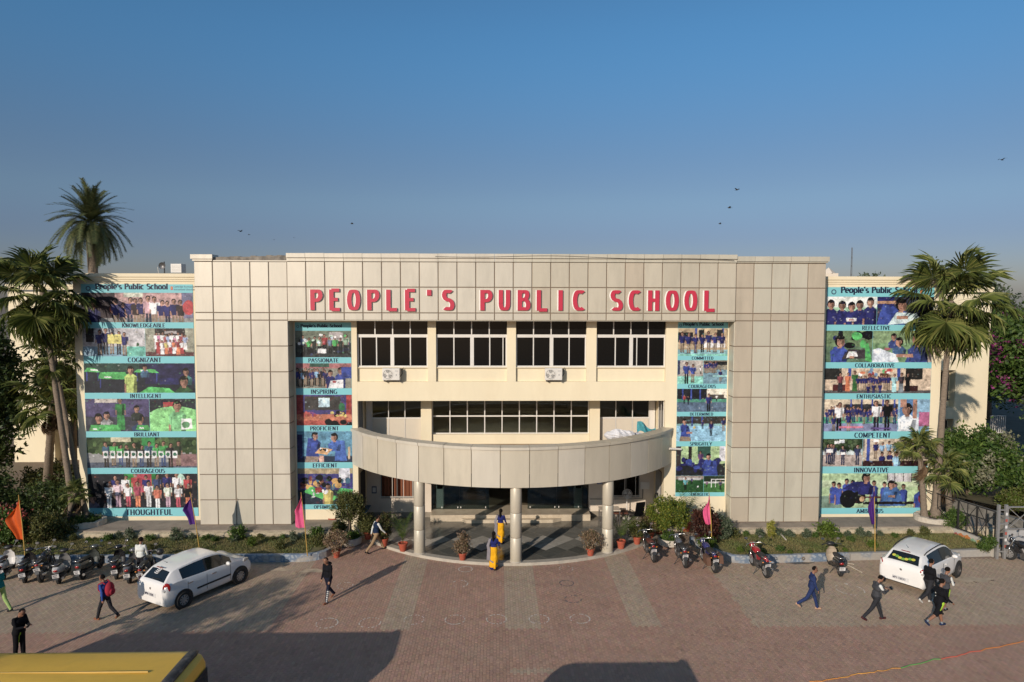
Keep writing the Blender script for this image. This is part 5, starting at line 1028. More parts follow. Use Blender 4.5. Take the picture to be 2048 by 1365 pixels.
bush('small green bush against the painted fence wall near the gate', at(1975, 1102, .3), (.34, .3, .3), 58, G_MID, 1000, .07)
bush('leafy plant under the right pink flag near the motorcycles', at(1412, 1098, .3), (.4, .3, .25), 59, G_YEL[:2], 1000, .08)
# low plants along the lawns: one mesh per kind, copied
sm = [foliage_mesh('foliage', 70+k, (.26,.24,.26), 18, 900, .095, p_, off=(0,0,.25), floor=.02, sub=.45) for k, p_ in enumerate([G_MID, OLIVE, GREYG, G_YEL[:2]])]
rr = random.Random(77)
ORD = 'one two three four five six seven eight nine ten eleven twelve thirteen fourteen fifteen sixteen seventeen eighteen'.split()
def lawn_plant(u, v, k, s, side, near):
    p = gz(u, v, .36); t = thing('lawn_plant', near, 'plant', (p.x, p.y, zl(p.x, p.y)-.02), rr.uniform(0, 6), 'low plants in the '+side+' lawn')
    o = link('foliage', sm[k], t, world=False); o.scale = (s*rr.uniform(.85,1.2), s*rr.uniform(.85,1.2), s*rr.uniform(.8,1.25))
    mb = MB(); [mb.tube([(0,0,-.02),(.1*s*math.cos(a), .1*s*math.sin(a), .3*s)], [.012,.006], 5) for a in (0,2.1,4.2)]; mb.build('stem', m_bark, t, world=False)
for i, u in enumerate([148,178,215,240,262,300,352,384,412,430,470,485,520,545,565,588,610,630]): lawn_plant(u, 1080+rr.uniform(-2,3), rr.randrange(3), rr.uniform(.4,.8), 'left', 'low plant number %s from the left in the row along the left plinth edge' % ORD[i])
for i, (u, v, k, s) in enumerate([(505,1092,3,.7),(475,1080,0,1.15),(630,1090,1,.8),(560,1096,1,.6),(632,1078,0,.9),(640,1088,1,.8),(300,1098,1,.5)]): lawn_plant(u, v, k, s, 'left', 'loose green plant out on the left turf, '+['behind the hatchback nose','broad, midway along the lawn','wide, behind the pink flag pole','tiny, near the kerb before the pink flag','bushy, beside the plinth end','at the curved kerb corner','tiny, behind the white hatchback roof'][i])
for i, u in enumerate([1468,1492,1520,1560,1580,1612,1630,1650,1664,1676,1695,1720,1735,1760,1790,1820,1848]): lawn_plant(u, 1074+rr.uniform(-2,3), rr.randrange(3), rr.uniform(.38,.75), 'right', 'low plant number %s from the left in the row along the right plinth edge' % ORD[i])
for i, (u, v, k, s) in enumerate([(1655,1076,3,1.2),(1560,1100,0,.6),(1700,1082,0,.6),(1745,1094,3,.6),(1480,1102,3,.5),(1500,1104,3,.4),(1525,1104,3,.4),(1580,1104,3,.4),(1620,1103,3,.35),(1690,1100,3,.35),(1960,1095,0,.5)]): lawn_plant(u, v, k, s, 'right', 'loose plant out on the right turf, '+['large yellow-green, behind the beige scooter','small, just right of the red motorcycle','small, left of the purple flag pole','yellow-green, beside the purple flag pole','yellow, at the kerb left of the red motorcycle','yellow, at the kerb behind the red motorcycle','yellow, at the kerb right of the red motorcycle','yellow, at the kerb midway to the beige scooter','yellow, at the kerb left of the beige scooter','yellow, at the kerb left of the right hatchback','small, in front of the painted fence wall'][i])
# ---- the big potted shrubs by the podium
def tub_tree(label, base, R_, pal, ball, cz, seed, n, br=.6):
    t = thing('tub_tree', label, 'tree', base, 0, 'shrubs in white tubs')
    MB().lathe([(br*.80,0),(br,.06),(br*1.03,.26),(br*.97,.33),(br*.86,.33),(br*.84,.26)], 28).build('tub', m_tub, t, smooth=True, sharp=40, world=False)
    MB().lathe([(0,.27),(br*.85,.27)], 20, cap=False).build('soil', m_soil, t, world=False)
    mb = MB()
    for a in (0, 2.1, 4.2): mb.tube([(.07*math.cos(a),.07*math.sin(a),.2),(.05*math.cos(a+1),.05*math.sin(a+1),cz*.6),(.25*math.cos(a),.25*math.sin(a),cz)], [.035,.03,.015], 7)
    mb.build('trunk', m_bark, t, smooth=True, world=False)
    link('crown', foliage_mesh('crown', seed, ball, 70, int(n*1.9), .085, pal, off=(0,0,cz), sub=.3), t, world=False)
    link('ground_foliage', foliage_mesh('ground_foliage', seed+1, (br*.8,br*.8,.2), 22, 1500, .09, G_MID, off=(0,0,.38)), t, world=False); return t
tub_tree('round-headed shrub in a white tub left of the podium', at(700, 1088), .6, OLIVE, (.66,.66,.62), 1.72, 81, 4200, .52)
tub_tree('wide green and yellow shrub in a low white tub right of the podium', at(1338, 1090), .6, G_YEL, (.95,.75,.62), 1.45, 83, 5600, .5)
potted('dry pinkish bush in a red pot on the paving corner, left of the podium', at(673, 1115), 'bush', 1.0, DRY, 91, hh=.75, ww=.5)
potted('thin palm in a dark red pot on the left plinth end', at(666, 1052, .3), 'areca', 1.3, G_YEL, 92, hh=1.0)
potted('small orange-red pot with leaves beside the left lawn end', at(680, 1074, .25), 'bush', .9, OLIVE, 93, hh=.35, ww=.3)
potted('leafy bush in a red pot at the back left of the podium', at(736, 1078, .12), 'bush', 1.15, OLIVE, 94, hh=.7, ww=.48)
potted('tall shrub in a red pot behind the man in the waistcoat', at(768, 1092, .12), 'bush', 1.15, DRY[:1]+OLIVE, 95, hh=1.0, ww=.36)
potted('areca palm in a red pot left of the left column', at(806, 1102, .12), 'areca', 1.15, G_MID, 96, hh=1.35)
potted('dry bush in a red pot between the left and middle columns', at(925, 1120, .12), 'bush', 1.0, DRY, 97, hh=.72, ww=.28)
potted('dry rounded bush in a red pot between the middle and right columns', at(1181, 1111, .12), 'bush', 1.05, DRY, 98, hh=.66, ww=.42)
potted('areca palm in a red pot right of the right column', at(1242, 1097, .12), 'areca', 1.15, G_MID, 99, hh=1.3)
potted('mixed shrub in a red pot beside the first motorcycle', at(1274, 1088, .12), 'bush', 1.1, OLIVE, 101, hh=.6, ww=.4)
potted('brown-tipped shrub in a red pot behind the first motorcycle mirror', at(1300, 1078, .05), 'bush', 1.15, DRY[:2]+OLIVE, 102, hh=.65, ww=.42)
potted('green bush in a red pot left of the white tub', at(1318, 1070, .05), 'bush', 1.2, G_YEL, 103, hh=.5, ww=.45)
potted('arching palm in a red pot behind the yellow-green shrub', at(1372, 1062, .3), 'areca', 1.3, G_MID, 104, hh=1.6)
# round planters at the wing ends
for s, lab in ((-1, 'left'), (1, 'right')):
    c_ = Vector((-19.8, 31.25, 0)) if s < 0 else Vector((20.1, 31.25, 0)); mb = MB(); n = 28; r0, r1 = .92, .74
    rr2 = random.Random(s)
    for k in range(n):
        a0, a1 = 2*math.pi*k/n, 2*math.pi*(k+1)/n
        q = [(c_.x+r*1.15*math.cos(a), min(c_.y+r*.85*math.sin(a), 31.95)) for r, a in ((r0,a0),(r0,a1),(r1,a1),(r1,a0))]
        z1 = .88+.02*math.sin(k*1.7); mb.add([(*p, .55) for p in q]+[(*p, z1) for p in q], [(4,5,6,7),(0,1,5,4),(1,2,6,5),(2,3,7,6),(3,0,4,7)])
    o = mb.build('round_planter', m_tub); tag(o, 'low whitewashed ring planter round the palm trunks at the '+lab+' wing', 'planter', 'ring planters')
    MB().lathe([(0, .8), (.76, .8)], 20, (c_.x, c_.y-.05, 0), cap=False).build('soil', m_soil, o)
# ================================================================== vehicles
m_carw = mat('white_car_paint', (.78,.75,.71), .28, var=.03, scale=2, coat=.6); m_cart = mat('black_trim', (.02,.02,.02), .5, var=.05); m_tyre = mat('tyre_rubber', (.022,.021,.02), .85, var=.2, scale=8)
m_cglass = mat('car_glass', (.012,.015,.015), .05, var=0, spec=.8); m_chrome = mat('chrome', (.62,.6,.57), .22, .9, var=.03); m_alloy = mat('wheel_silver', (.42,.41,.40), .35, .6, var=.06)
m_tail = mat('tail_lamp_red', (.30,.012,.012), .15, var=.05, coat=.5); m_lens = mat('clear_lamp', (.55,.52,.48), .12, .2, var=.05, coat=.6); m_plate = mat('number_plate_white', (.62,.60,.58), .5, var=.03); m_plateb = mat('plate_ink', (.02,.02,.05), .6, var=0)
m_black = mat('black_plastic', (.018,.018,.018), .45, var=.15, scale=6); m_seat = mat('seat_vinyl', (.025,.023,.022), .6, var=.15); m_steel = mat('engine_metal', (.16,.15,.145), .45, .7, var=.2, scale=9); m_orange = mat('orange_lamp', (.6,.2,.02), .2, var=0)
m_mirror = mat('mirror_glass', (.7,.75,.8), .04, 1.0, var=0)
def wheel_part(t, x, y, r, wd, side, spokes=9, rim=m_alloy):
    mb = MB(); prof = [(r*.62, -wd*.45), (r*.9, -wd*.5), (r*.985, -wd*.36), (r, 0), (r*.985, wd*.36), (r*.9, wd*.5), (r*.62, wd*.45)]
    ty = mb.lathe(prof, 26, (0,0,0), axis='y', cap=False).build('wheel', m_tyre, t, smooth=True, sharp=45, world=False, loc=(x, y, r))
    mb = MB(); s = side; yo = s*wd*.38
    mb.lathe([(r*.66, yo-s*.03), (r*.66, yo), (r*.58, yo+s*.01), (r*.55, yo-s*.03)], 22, axis='y', cap=False)
    mb.lathe([(0.001, yo-s*.05), (r*.6, yo-s*.05)], 22, axis='y', cap=False, m=1)
    for k in range(spokes):
        a = 2*math.pi*k/spokes; c, n_ = math.cos(a), math.sin(a); w0, w1 = r*.07, r*.10
        P4 = [(c*r*.12-n_*w0, n_*r*.12+c*w0), (c*r*.12+n_*w0, n_*r*.12-c*w0), (c*r*.6+n_*w1, n_*r*.6-c*w1), (c*r*.6-n_*w1, n_*r*.6+c*w1)]
        mb.add([(p[0], yo+s*.004, p[1]) for p in P4]+[(p[0], yo-s*.03, p[1]) for p in P4], [(0,1,2,3),(0,4,5,1),(1,5,6,2),(2,6,7,3),(3,7,4,0)])
    mb.lathe([(r*.17, yo-s*.02), (r*.16, yo+s*.012), (.001, yo+s*.014)], 14, axis='y', cap=False)
    fixn(mb.build('rim', [rim, m_black], ty, world=False)); return ty
def hatchback(label, pos, heading, kind):
    t = thing('parked_car', label, 'car', pos, heading, 'white hatchbacks parked on the paving')
    K = np.array([  # x, z_top, z_belt, half-width low, half-width belt, half-width roof edge
        (-1.91,.62,.56,.66,.64,.55),(-1.90,.80,.70,.74,.72,.62),(-1.86,.98,.88,.79,.77,.68),(-1.82,1.035,.95,.81,.785,.70),(-1.76,1.07,.97,.825,.80,.65),(-1.58,1.24,1.0,.84,.81,.585),(-1.46,1.345,1.01,.845,.815,.555),(-1.38,1.38,1.01,.845,.82,.555),
        (-1.2,1.42,1.01,.85,.82,.56),(-1.0,1.45,1.0,.85,.825,.57),(-.6,1.488,.98,.85,.825,.58),(-.26,1.502,.965,.85,.825,.585),(-.18,1.508,.968,.85,.825,.59),(.2,1.485,.95,.85,.825,.585),(.40,1.45,.94,.85,.82,.58),(.52,1.41,.93,.85,.82,.605),(.70,1.295,.925,.85,.815,.635),
        (.88,1.165,.92,.845,.81,.665),(1.02,1.055,.915,.845,.80,.69),(1.10,1.00,.90,.84,.795,.70),(1.25,.965,.885,.84,.79,.67),(1.45,.925,.85,.83,.775,.63),(1.65,.865,.78,.80,.745,.60),(1.80,.78,.68,.745,.69,.56),(1.88,.68,.58,.67,.62,.52),(1.925,.54,.48,.56,.53,.45)])
    if kind == 2: K[:, 1] *= np.interp(K[:, 0], [-2,-1,0,1,2], [1.0,1.0,1.0,1.0,1.0])
    def sec(k):
        x, zt_, zb_, wl, wb, wr_ = k; zo = .21 if abs(x) < 1.75 else .21+.10*(abs(x)-1.75)/.17
        tall = zt_-zb_; a = .10*min(1, tall/.3)
        return [(0, zo), (wl*.9, zo), (wl*.99, zo+.10), (wl*1.005, .48), (wl, min(.72, zb_-.05)), (wb, zb_), (wb-(wb-wr_)*a, zb_+tall*.06), (wr_+(wb-wr_)*.10, zt_-tall*.14-.012), (wr_, zt_-tall*.06-.008), (wr_*.86, zt_-.015), (wr_*.45, zt_-.003), (0, zt_)]
    S = [sec(k) for k in K]; NR = 12; body = MB(); gl = {}
    def put(key, vs_): gl.setdefault(key, MB()).add(vs_, [(0,1,2,3)])
    for sgn in (1, -1):
        for i in range(len(S)-1):
            x0, x1 = K[i][0], K[i+1][0]
            for r in range(NR-1):
                q = [(x0, sgn*S[i][r][0], S[i][r][1]), (x1, sgn*S[i+1][r][0], S[i+1][r][1]), (x1, sgn*S[i+1][r+1][0], S[i+1][r+1][1]), (x0, sgn*S[i][r+1][0], S[i][r+1][1])]
                if sgn < 0: q = q[::-1]
                key = None
                if r == 6 and -1.25 < x0 and x1 < .90: key = ('side', sgn, 'pillar' if abs(x0+.26) < .01 else ('rear' if x0 < -.2 else 'front'))
                elif r >= 9 and -1.77 < x0 and x1 < -1.45: key = 'rear'
                elif r >= 9 and .39 < x0 and x1 < 1.05: key = 'front'
                if key: put(key, q)
                else: body.add(q, [(0,1,2,3)], 1 if r in (0,) else 0)
    for i, rev in ((0, False), (len(S)-1, True)):
        x = K[i][0]; ring_ = [(x, p[0], p[1]) for p in S[i]]+[(x, -p[0], p[1]) for p in reversed(S[i][1:-1])]
        body.add(ring_, [tuple(range(len(ring_))) if rev else tuple(reversed(range(len(ring_))))])
    import bmesh
    def weld(mb_, nm, ms, par):
        o = mb_.build(nm, ms, par, smooth=True, world=False); bm = bmesh.new(); bm.from_mesh(o.data); bmesh.ops.remove_doubles(bm, verts=bm.verts, dist=.0005); bmesh.ops.recalc_face_normals(bm, faces=bm.faces); bm.to_mesh(o.data); bm.free(); o.data.set_sharp_from_angle(angle=R(38)); return o
    bo = weld(body, 'body', [m_carw, m_cart], t)
    for key, mb_ in gl.items():
        if isinstance(key, tuple): weld(mb_, 'door_pillar' if key[2] == 'pillar' else 'side_window', m_black if key[2] == 'pillar' else m_cglass, t)
        else: weld(mb_, 'rear_window' if key == 'rear' else 'windscreen', m_cglass, t)
    # wheels in dark arches
    rw = .295
    for x in (-1.20, 1.22):
        for s in (-1, 1):
            MB().lathe([(.001, 0), (.30, s*.004), (.365, s*.006), (.372, s*.0)], 26, (0,0,0), axis='y', cap=False).build('wheel_arch', m_cart, t, world=False, loc=(x, s*.856, .315))
            wheel_part(t, x, s*.80, rw, .17, s, 9 if kind == 1 else 8, m_alloy if kind == 1 else m_steel)
    for s in (-1, 1):
        # tail lamps wrap round the corner
        o = MB().ell((0,0,0), (.13,.035,.19 if kind == 1 else .11), 14, 8).build('tail_lamp', m_tail, t, smooth=True, world=False, loc=(-1.785, s*.752, .90)); o.rotation_euler = (0, 0, R(s*42))
        MB().ell((0,0,0), (.07,.05,.06), 10, 6).build('reversing_lamp', m_lens, t, smooth=True, world=False, loc=(-1.835, s*.74, .82))
        o = MB().ell((0,0,0), (.24,.06,.09), 12, 8).build('headlight', m_lens, t, smooth=True, world=False, loc=(1.60, s*.715, .79)); o.rotation_euler = (0, R(14), R(-s*27))
        # mirrors, handles, mouldings, seams
        o = MB().ell((0,0,0), (.06,.11,.075), 12, 8).build('wing_mirror', m_carw, t, smooth=True, world=False, loc=(.63, s*.92, 1.0))
        for x in (-.92, .06): MB().box(-.09, .09, -.018, .018, -.016, .016).build('door_handle', m_chrome if kind == 1 else m_carw, t, world=False, loc=(x, s*.858, .83))
        if kind == 1: MB().box(-.72, .72, -.012, .012, -.03, .03).build('side_moulding', m_cart, t, world=False, loc=(.06, s*.862, .52))
        mb = MB()
        for x in (-.24, .78, -1.02): mb.box(x-.004, x+.004, min(s*.846, s*.8565), max(s*.846, s*.8565), .34, .9)
        mb.build('door_seam', m_cart, t, world=False)
        if kind == 2:
            mb = MB(); pts = [(x, s*(np.interp(x, K[:,0], K[:,5])+.004), np.interp(x, K[:,0], K[:,1])-(.02 if i in (0, 7) else -.012)) for i, x in enumerate(np.linspace(-1.3, .38, 8))]; mb.tube(pts, .02, 6); mb.build('roof_rail', m_cart, t, smooth=True, world=False)
            o = MB().box(-.01, .01, -.09, .09, -.035, .035).build('reflector', m_tail, t, world=False, loc=(-1.872, s*.55, .44)); o.rotation_euler = (0, 0, R(s*16))
        else:
            o = MB().box(-.012, .012, -.16, .16, -.018, .018).build('bumper_strip', m_cart, t, world=False, loc=(-1.845, s*.58, .56)); o.rotation_euler = (0, 0, R(-s*-18))
    MB().box(-.015, .012, -.30, .30, -.07, .07).build('number_plate', m_plate, t, world=False, loc=(-1.905, 0, .60 if kind == 1 else .46)).rotation_euler = (0, R(4), 0)
    mb = MB(); text_mb(mb, 'MP04 CB3505' if kind == 1 else 'MP11 CB0593', (-1.925, .27, (.60 if kind == 1 else .46)-.045), (0,-1,0), (0,0,1), (-1,0,0), .085, .15, .12, sp=.05, wid=.8); mb.build('plate_number', m_plateb, t, world=False)
    MB().lathe([(.001, 0), (.035, .004), (.045, .0)], 14, (0,0,0), axis='x', cap=False).build('badge', m_chrome, t, world=False, loc=(-1.905, 0, .80))
    mb = MB(); mb.tube([(0,0,0),(-.20,0,.16)], [.007,.003], 5); mb.ell((0,0,.005), (.03,.02,.012), 8, 5); mb.build('antenna', m_cart, t, world=False, loc=(-1.2, .05, 1.485))
    MB().box(-.02, .02, -.16, .16, -.008, .008).build('brake_lamp', m_tail, t, world=False, loc=(-1.505, 0, 1.425))
    mb = MB(); mb.tube([(-1.74,.1,1.11),(-1.74,-.36,1.15)], .009, 5); mb.build('rear_wiper', m_cart, t, world=False)
    # stickers on the rear glass
    mb = MB(); slope = Vector((.30, 0, .275)).normalized(); nn = Vector((-.275, 0, .30)).normalized()
    base = Vector((-1.61, .02, 1.205))+nn*.02
    if kind == 1:
        for k in range(4):
            o_ = base+slope*(.055*k)+Vector((0, .05-.02*k, 0)); mb.add([o_+Vector((0,.1,.02)), o_+Vector((0,0,0)), o_+Vector((0,-.1,.02)), o_+Vector((0,-.1,.02))+slope*.03, o_+slope*.03, o_+Vector((0,.1,.02))+slope*.03], [(0,1,4,5),(1,2,3,4)])
        mb.build('window_sticker', m_plate, t, world=False)
    else:
        m_car = mat('sunshade_yellow', (.50,.46,.06), .6, var=.3, scale=12); m_gr = mat('sunshade_green', (.16,.33,.05), .6, var=.2)
        for k in range(7):
            y = .36-.115*k; mb.lathe([(.001, .0), (.06, .004)], 12, (0,0,0), axis='x', cap=False, m=k % 2); n_ = 12*2
            for i in range(len(mb.v)-n_, len(mb.v)):
                vx, vy, vz = mb.v[i]; p = base+Vector((0, y-.02, .0))+slope*(-.06+.04*math.cos(k*1.1)+vz*.9)+Vector((0, vy*1.2, 0))-nn*(-.004+k*-.001); mb.v[i] = tuple(p)
        mb.build('sun_shade', [m_car, m_gr], t, world=False)
    return t
hatchback('white hatchback with black side moulding parked beside the scooters', (-12.02, 25.45, 0), R(60), 1)
hatchback('white hatchback with black roof rails and yellow sunshade near the right lawn', (16.15, 26.15, 0), R(36), 2)
# ---------------- two-wheelers
def tw_common(t, wb, r, wd, plate_y=True, spoke=10, rim=m_alloy):
    for x in (0, wb): wheel_part(t, x, 0, r, wd, 1, spoke, rim)
    for c_ in [c for c in t.children if c.name.startswith('wheel')]:
        for s in list(c_.children):
            o = s.copy(); C.objects.link(o); o.rotation_euler = (0, 0, math.pi); o.parent = c_
def plate(t, x, z, tilt=-15, y=0):
    o = MB().box(-.006, .006, -.11, .11, -.075, .075).build('number_plate', m_plate, t, world=False, loc=(x, y, z)); o.rotation_euler = (0, R(tilt), 0)
    mb = MB(); text_mb(mb, 'MP04', (-.008, .085, .008), (0,-1,0), (0,0,1), (-1,0,0), .05, .15, .12, sp=.08); text_mb(mb, '3905', (-.008, .085, -.06), (0,-1,0), (0,0,1), (-1,0,0), .05, .15, .12, sp=.08); mb.build('plate_number', m_plateb, o, world=False)
def mirrors(t, x, y, z, sides=(1, -1), up=.22):
    for s in sides:
        MB().tube([(x, s*y*.6, z), (x+.03, s*y*.95, z+up*.8)], .007, 5).build('mirror_stalk', m_black, t, world=False)
        o = MB().ell((0,0,0), (.022,.075,.05), 12, 8).build('mirror', m_black, t, smooth=True, world=False, loc=(x+.03, s*y*1.0, z+up))
        MB().lathe([(.001,0),(.05,.0)], 12, (0,0,0), axis='x', cap=False).build('mirror_face', m_mirror, o, world=False, loc=(-.024,0,0)).scale = (1, 1.3, .85)
def motorcycle(label, rear, front, col, seed=1, lean=6, group='motorcycles parked at the right', box=None, seatc=None):
    d = Vector(front)-Vector(rear); hd = math.atan2(d.y, d.x); t = thing('motorcycle', label, 'motorcycle', rear, 0, group); t.rotation_euler = (R(-lean), 0, hd) if lean else (0, 0, hd)
    t.rotation_mode = 'ZYX' if False else 'XYZ'
    wb, r = 1.26, .30; m_ = mat('bike_paint_'+'_'.join(str(int(c*100)) for c in col), col, .25, var=.05, coat=.6); sc = 1.0
    tw_common(t, wb, r, .10)
    mb = MB(); mb.tube([(wb-.06,.06,.62),(wb,.065,.3)], .022, 8); mb.tube([(wb-.06,-.06,.62),(wb,-.065,.3)], .022, 8); mb.tube([(wb-.22,.05,.98),(wb-.06,.06,.62)], .024, 8); mb.tube([(wb-.22,-.05,.98),(wb-.06,-.06,.62)], .024, 8); mb.build('fork', m_chrome, t, smooth=True, world=False)
    mb = MB()
    for k in range(9):
        a0, a1 = R(35+k*12), R(35+(k+1)*12); p = lambda a, q, y: (wb+math.cos(a)*q, y, r+math.sin(a)*q)
        mb.add([p(a0,.335,-.06), p(a1,.335,-.06), p(a1,.335,.06), p(a0,.335,.06)], [(0,1,2,3)])
    mb.build('front_mudguard', m_black, t, world=False)
    mb = MB(); mb.tube([(wb-.24,0,.93),(.62,0,.84),(.15,0,.78)], .03, 8); mb.tube([(wb-.22,0,.85),(wb-.34,0,.42),(.42,0,.32)], .028, 8); mb.tube([(.0,.09,.30),(.42,.08,.36)], .025, 6); mb.tube([(0,-.09,.30),(.42,-.08,.36)], .025, 6); mb.build('frame', m_black, t, smooth=True, world=False)
    mb = MB(); mb.box(.42,.80,-.12,.12,.26,.50); mb.lathe([(.13,-.16),(.13,.16)], 14, (.55,0,.38), axis='y'); mb.tube([(.68,0,.48),(.78,0,.66)], [.09,.085], 10)
    for k in range(5): mb.tube([(.68+.02*k,0,.5+.035*k),(.684+.02*k,0,.507+.035*k)], .115, 10)
    mb.build('engine', m_steel, t, world=False)
    mb = MB(); mb.ell((.76,0,.86), (.29,.145,.135), 16, 10); mb.build('fuel_tank', m_, t, smooth=True, world=False)
    for s in (1, -1):
        MB().add([(.90,s*.17,.80),(.72,s*.17,.52),(.98,s*.14,.50),(1.02,s*.12,.78)], [(0,1,2,3)]).build('tank_shroud', m_, t, world=False); MB().add([(.08,s*.11,.80),(.50,s*.13,.80),(.46,s*.135,.60),(.2,s*.12,.66)], [(0,1,2,3)]).build('side_panel', m_, t, world=False)
    mb = MB(); pts = [(.60,0,.845),(.42,0,.815),(.2,0,.835),(-.08,0,.875)]; mb.tube(pts, [.08,.115,.12,.085], 10)
    for i in range(len(mb.v)): v = mb.v[i]; mb.v[i] = (v[0], v[1]*1.15, v[2] if v[2] < .86 else .86+(v[2]-.86)*.55)
    mb.build('seat', seatc or m_seat, t, smooth=True, world=False)
    mb = MB(); mb.tube([(.12,0,.80),(-.12,0,.83),(-.26,0,.80)], [.09,.075,.045], 10); mb.build('tail_cowl', m_, t, smooth=True, world=False)
    MB().ell((0,0,0), (.035,.075,.04), 10, 6).build('tail_lamp', m_tail, t, smooth=True, world=False, loc=(-.27,0,.785))
    mb = MB(); mb.tube([(.1,.1,.84),(-.1,.14,.93),(-.25,.09,.90),(-.25,-.09,.90),(-.1,-.14,.93),(.1,-.1,.84)], .013, 6); mb.build('grab_rail', m_chrome, t, smooth=True, world=False)
    mb = MB()
    mb.add([(-.22,-.07,.74),(-.22,.07,.74),(-.34,.07,.44),(-.34,-.07,.44)], [(0,1,2,3)]); mb.add([(-.28,-.07,.5),(-.28,.07,.5),(-.10,.07,.66),(-.10,-.07,.66)], [(0,1,2,3)]); mb.build('rear_mudguard', m_black, t, world=False)
    plate(t, -.30, .60, -22)
    mb = MB(); mb.tube([(.62,-.14,.30),(.3,-.17,.27),(.0,-.19,.33),(-.28,-.2,.40)], [.022,.03,.05,.052], 10); mb.build('exhaust', m_chrome, t, smooth=True, world=False)
    MB().lathe([(.002,0),(.04,.002)], 12, (0,0,0), axis='x', cap=False).build('exhaust_tip', m_steel, t, world=False, loc=(-.285,-.2,.40))
    mb = MB(); mb.tube([(.88,.36,1.04),(.95,.27,1.08),(wb-.22,.1,1.04),(wb-.22,-.1,1.04),(.95,-.27,1.08),(.88,-.36,1.04)], .013, 7); mb.build('handlebar', m_chrome, t, smooth=True, world=False)
    for s in (1, -1): MB().tube([(.80,s*.40,1.02),(.90,s*.335,1.05)], .019, 7).build('grip', m_black, t, world=False)
    mb = MB(); mb.ell((wb-.12,0,.94), (.10,.115,.12), 14, 8); mb.build('headlight_cowl', m_, t, smooth=True, world=False); MB().ell((0,0,0), (.03,.085,.085), 12, 6).build('headlight', m_lens, t, smooth=True, world=False, loc=(wb-.035,0,.94))
    mb = MB(); [mb.lathe([(.001,.0),(.045,.0)], 12, (wb-.2, y, 1.06), cap=False) for y in (.055, -.055)]; mb.build('dials', m_lens, t, world=False)
    for s in (1, -1):
        MB().ell((0,0,0), (.025,.04,.022), 8, 5).build('indicator', m_orange, t, smooth=True, world=False, loc=(-.2, s*.15, .72)); MB().tube([(.1,s*.12,.42),(.1,s*.26,.4)], .016, 6).build('footrest', m_black, t, world=False)
    MB().tube([(.45,.12,.3),(.38,.36,.03)], .014, 6).build('side_stand', m_black, t, world=False)
    mirrors(t, .97, .30, 1.08)
    if box:
        for s in (1, -1): MB().cbox(-.22,.22,-.09,.09,-.17,.17,.02).build('pannier', box, t, world=False, loc=(.0, s*-.26, .58))
    return t
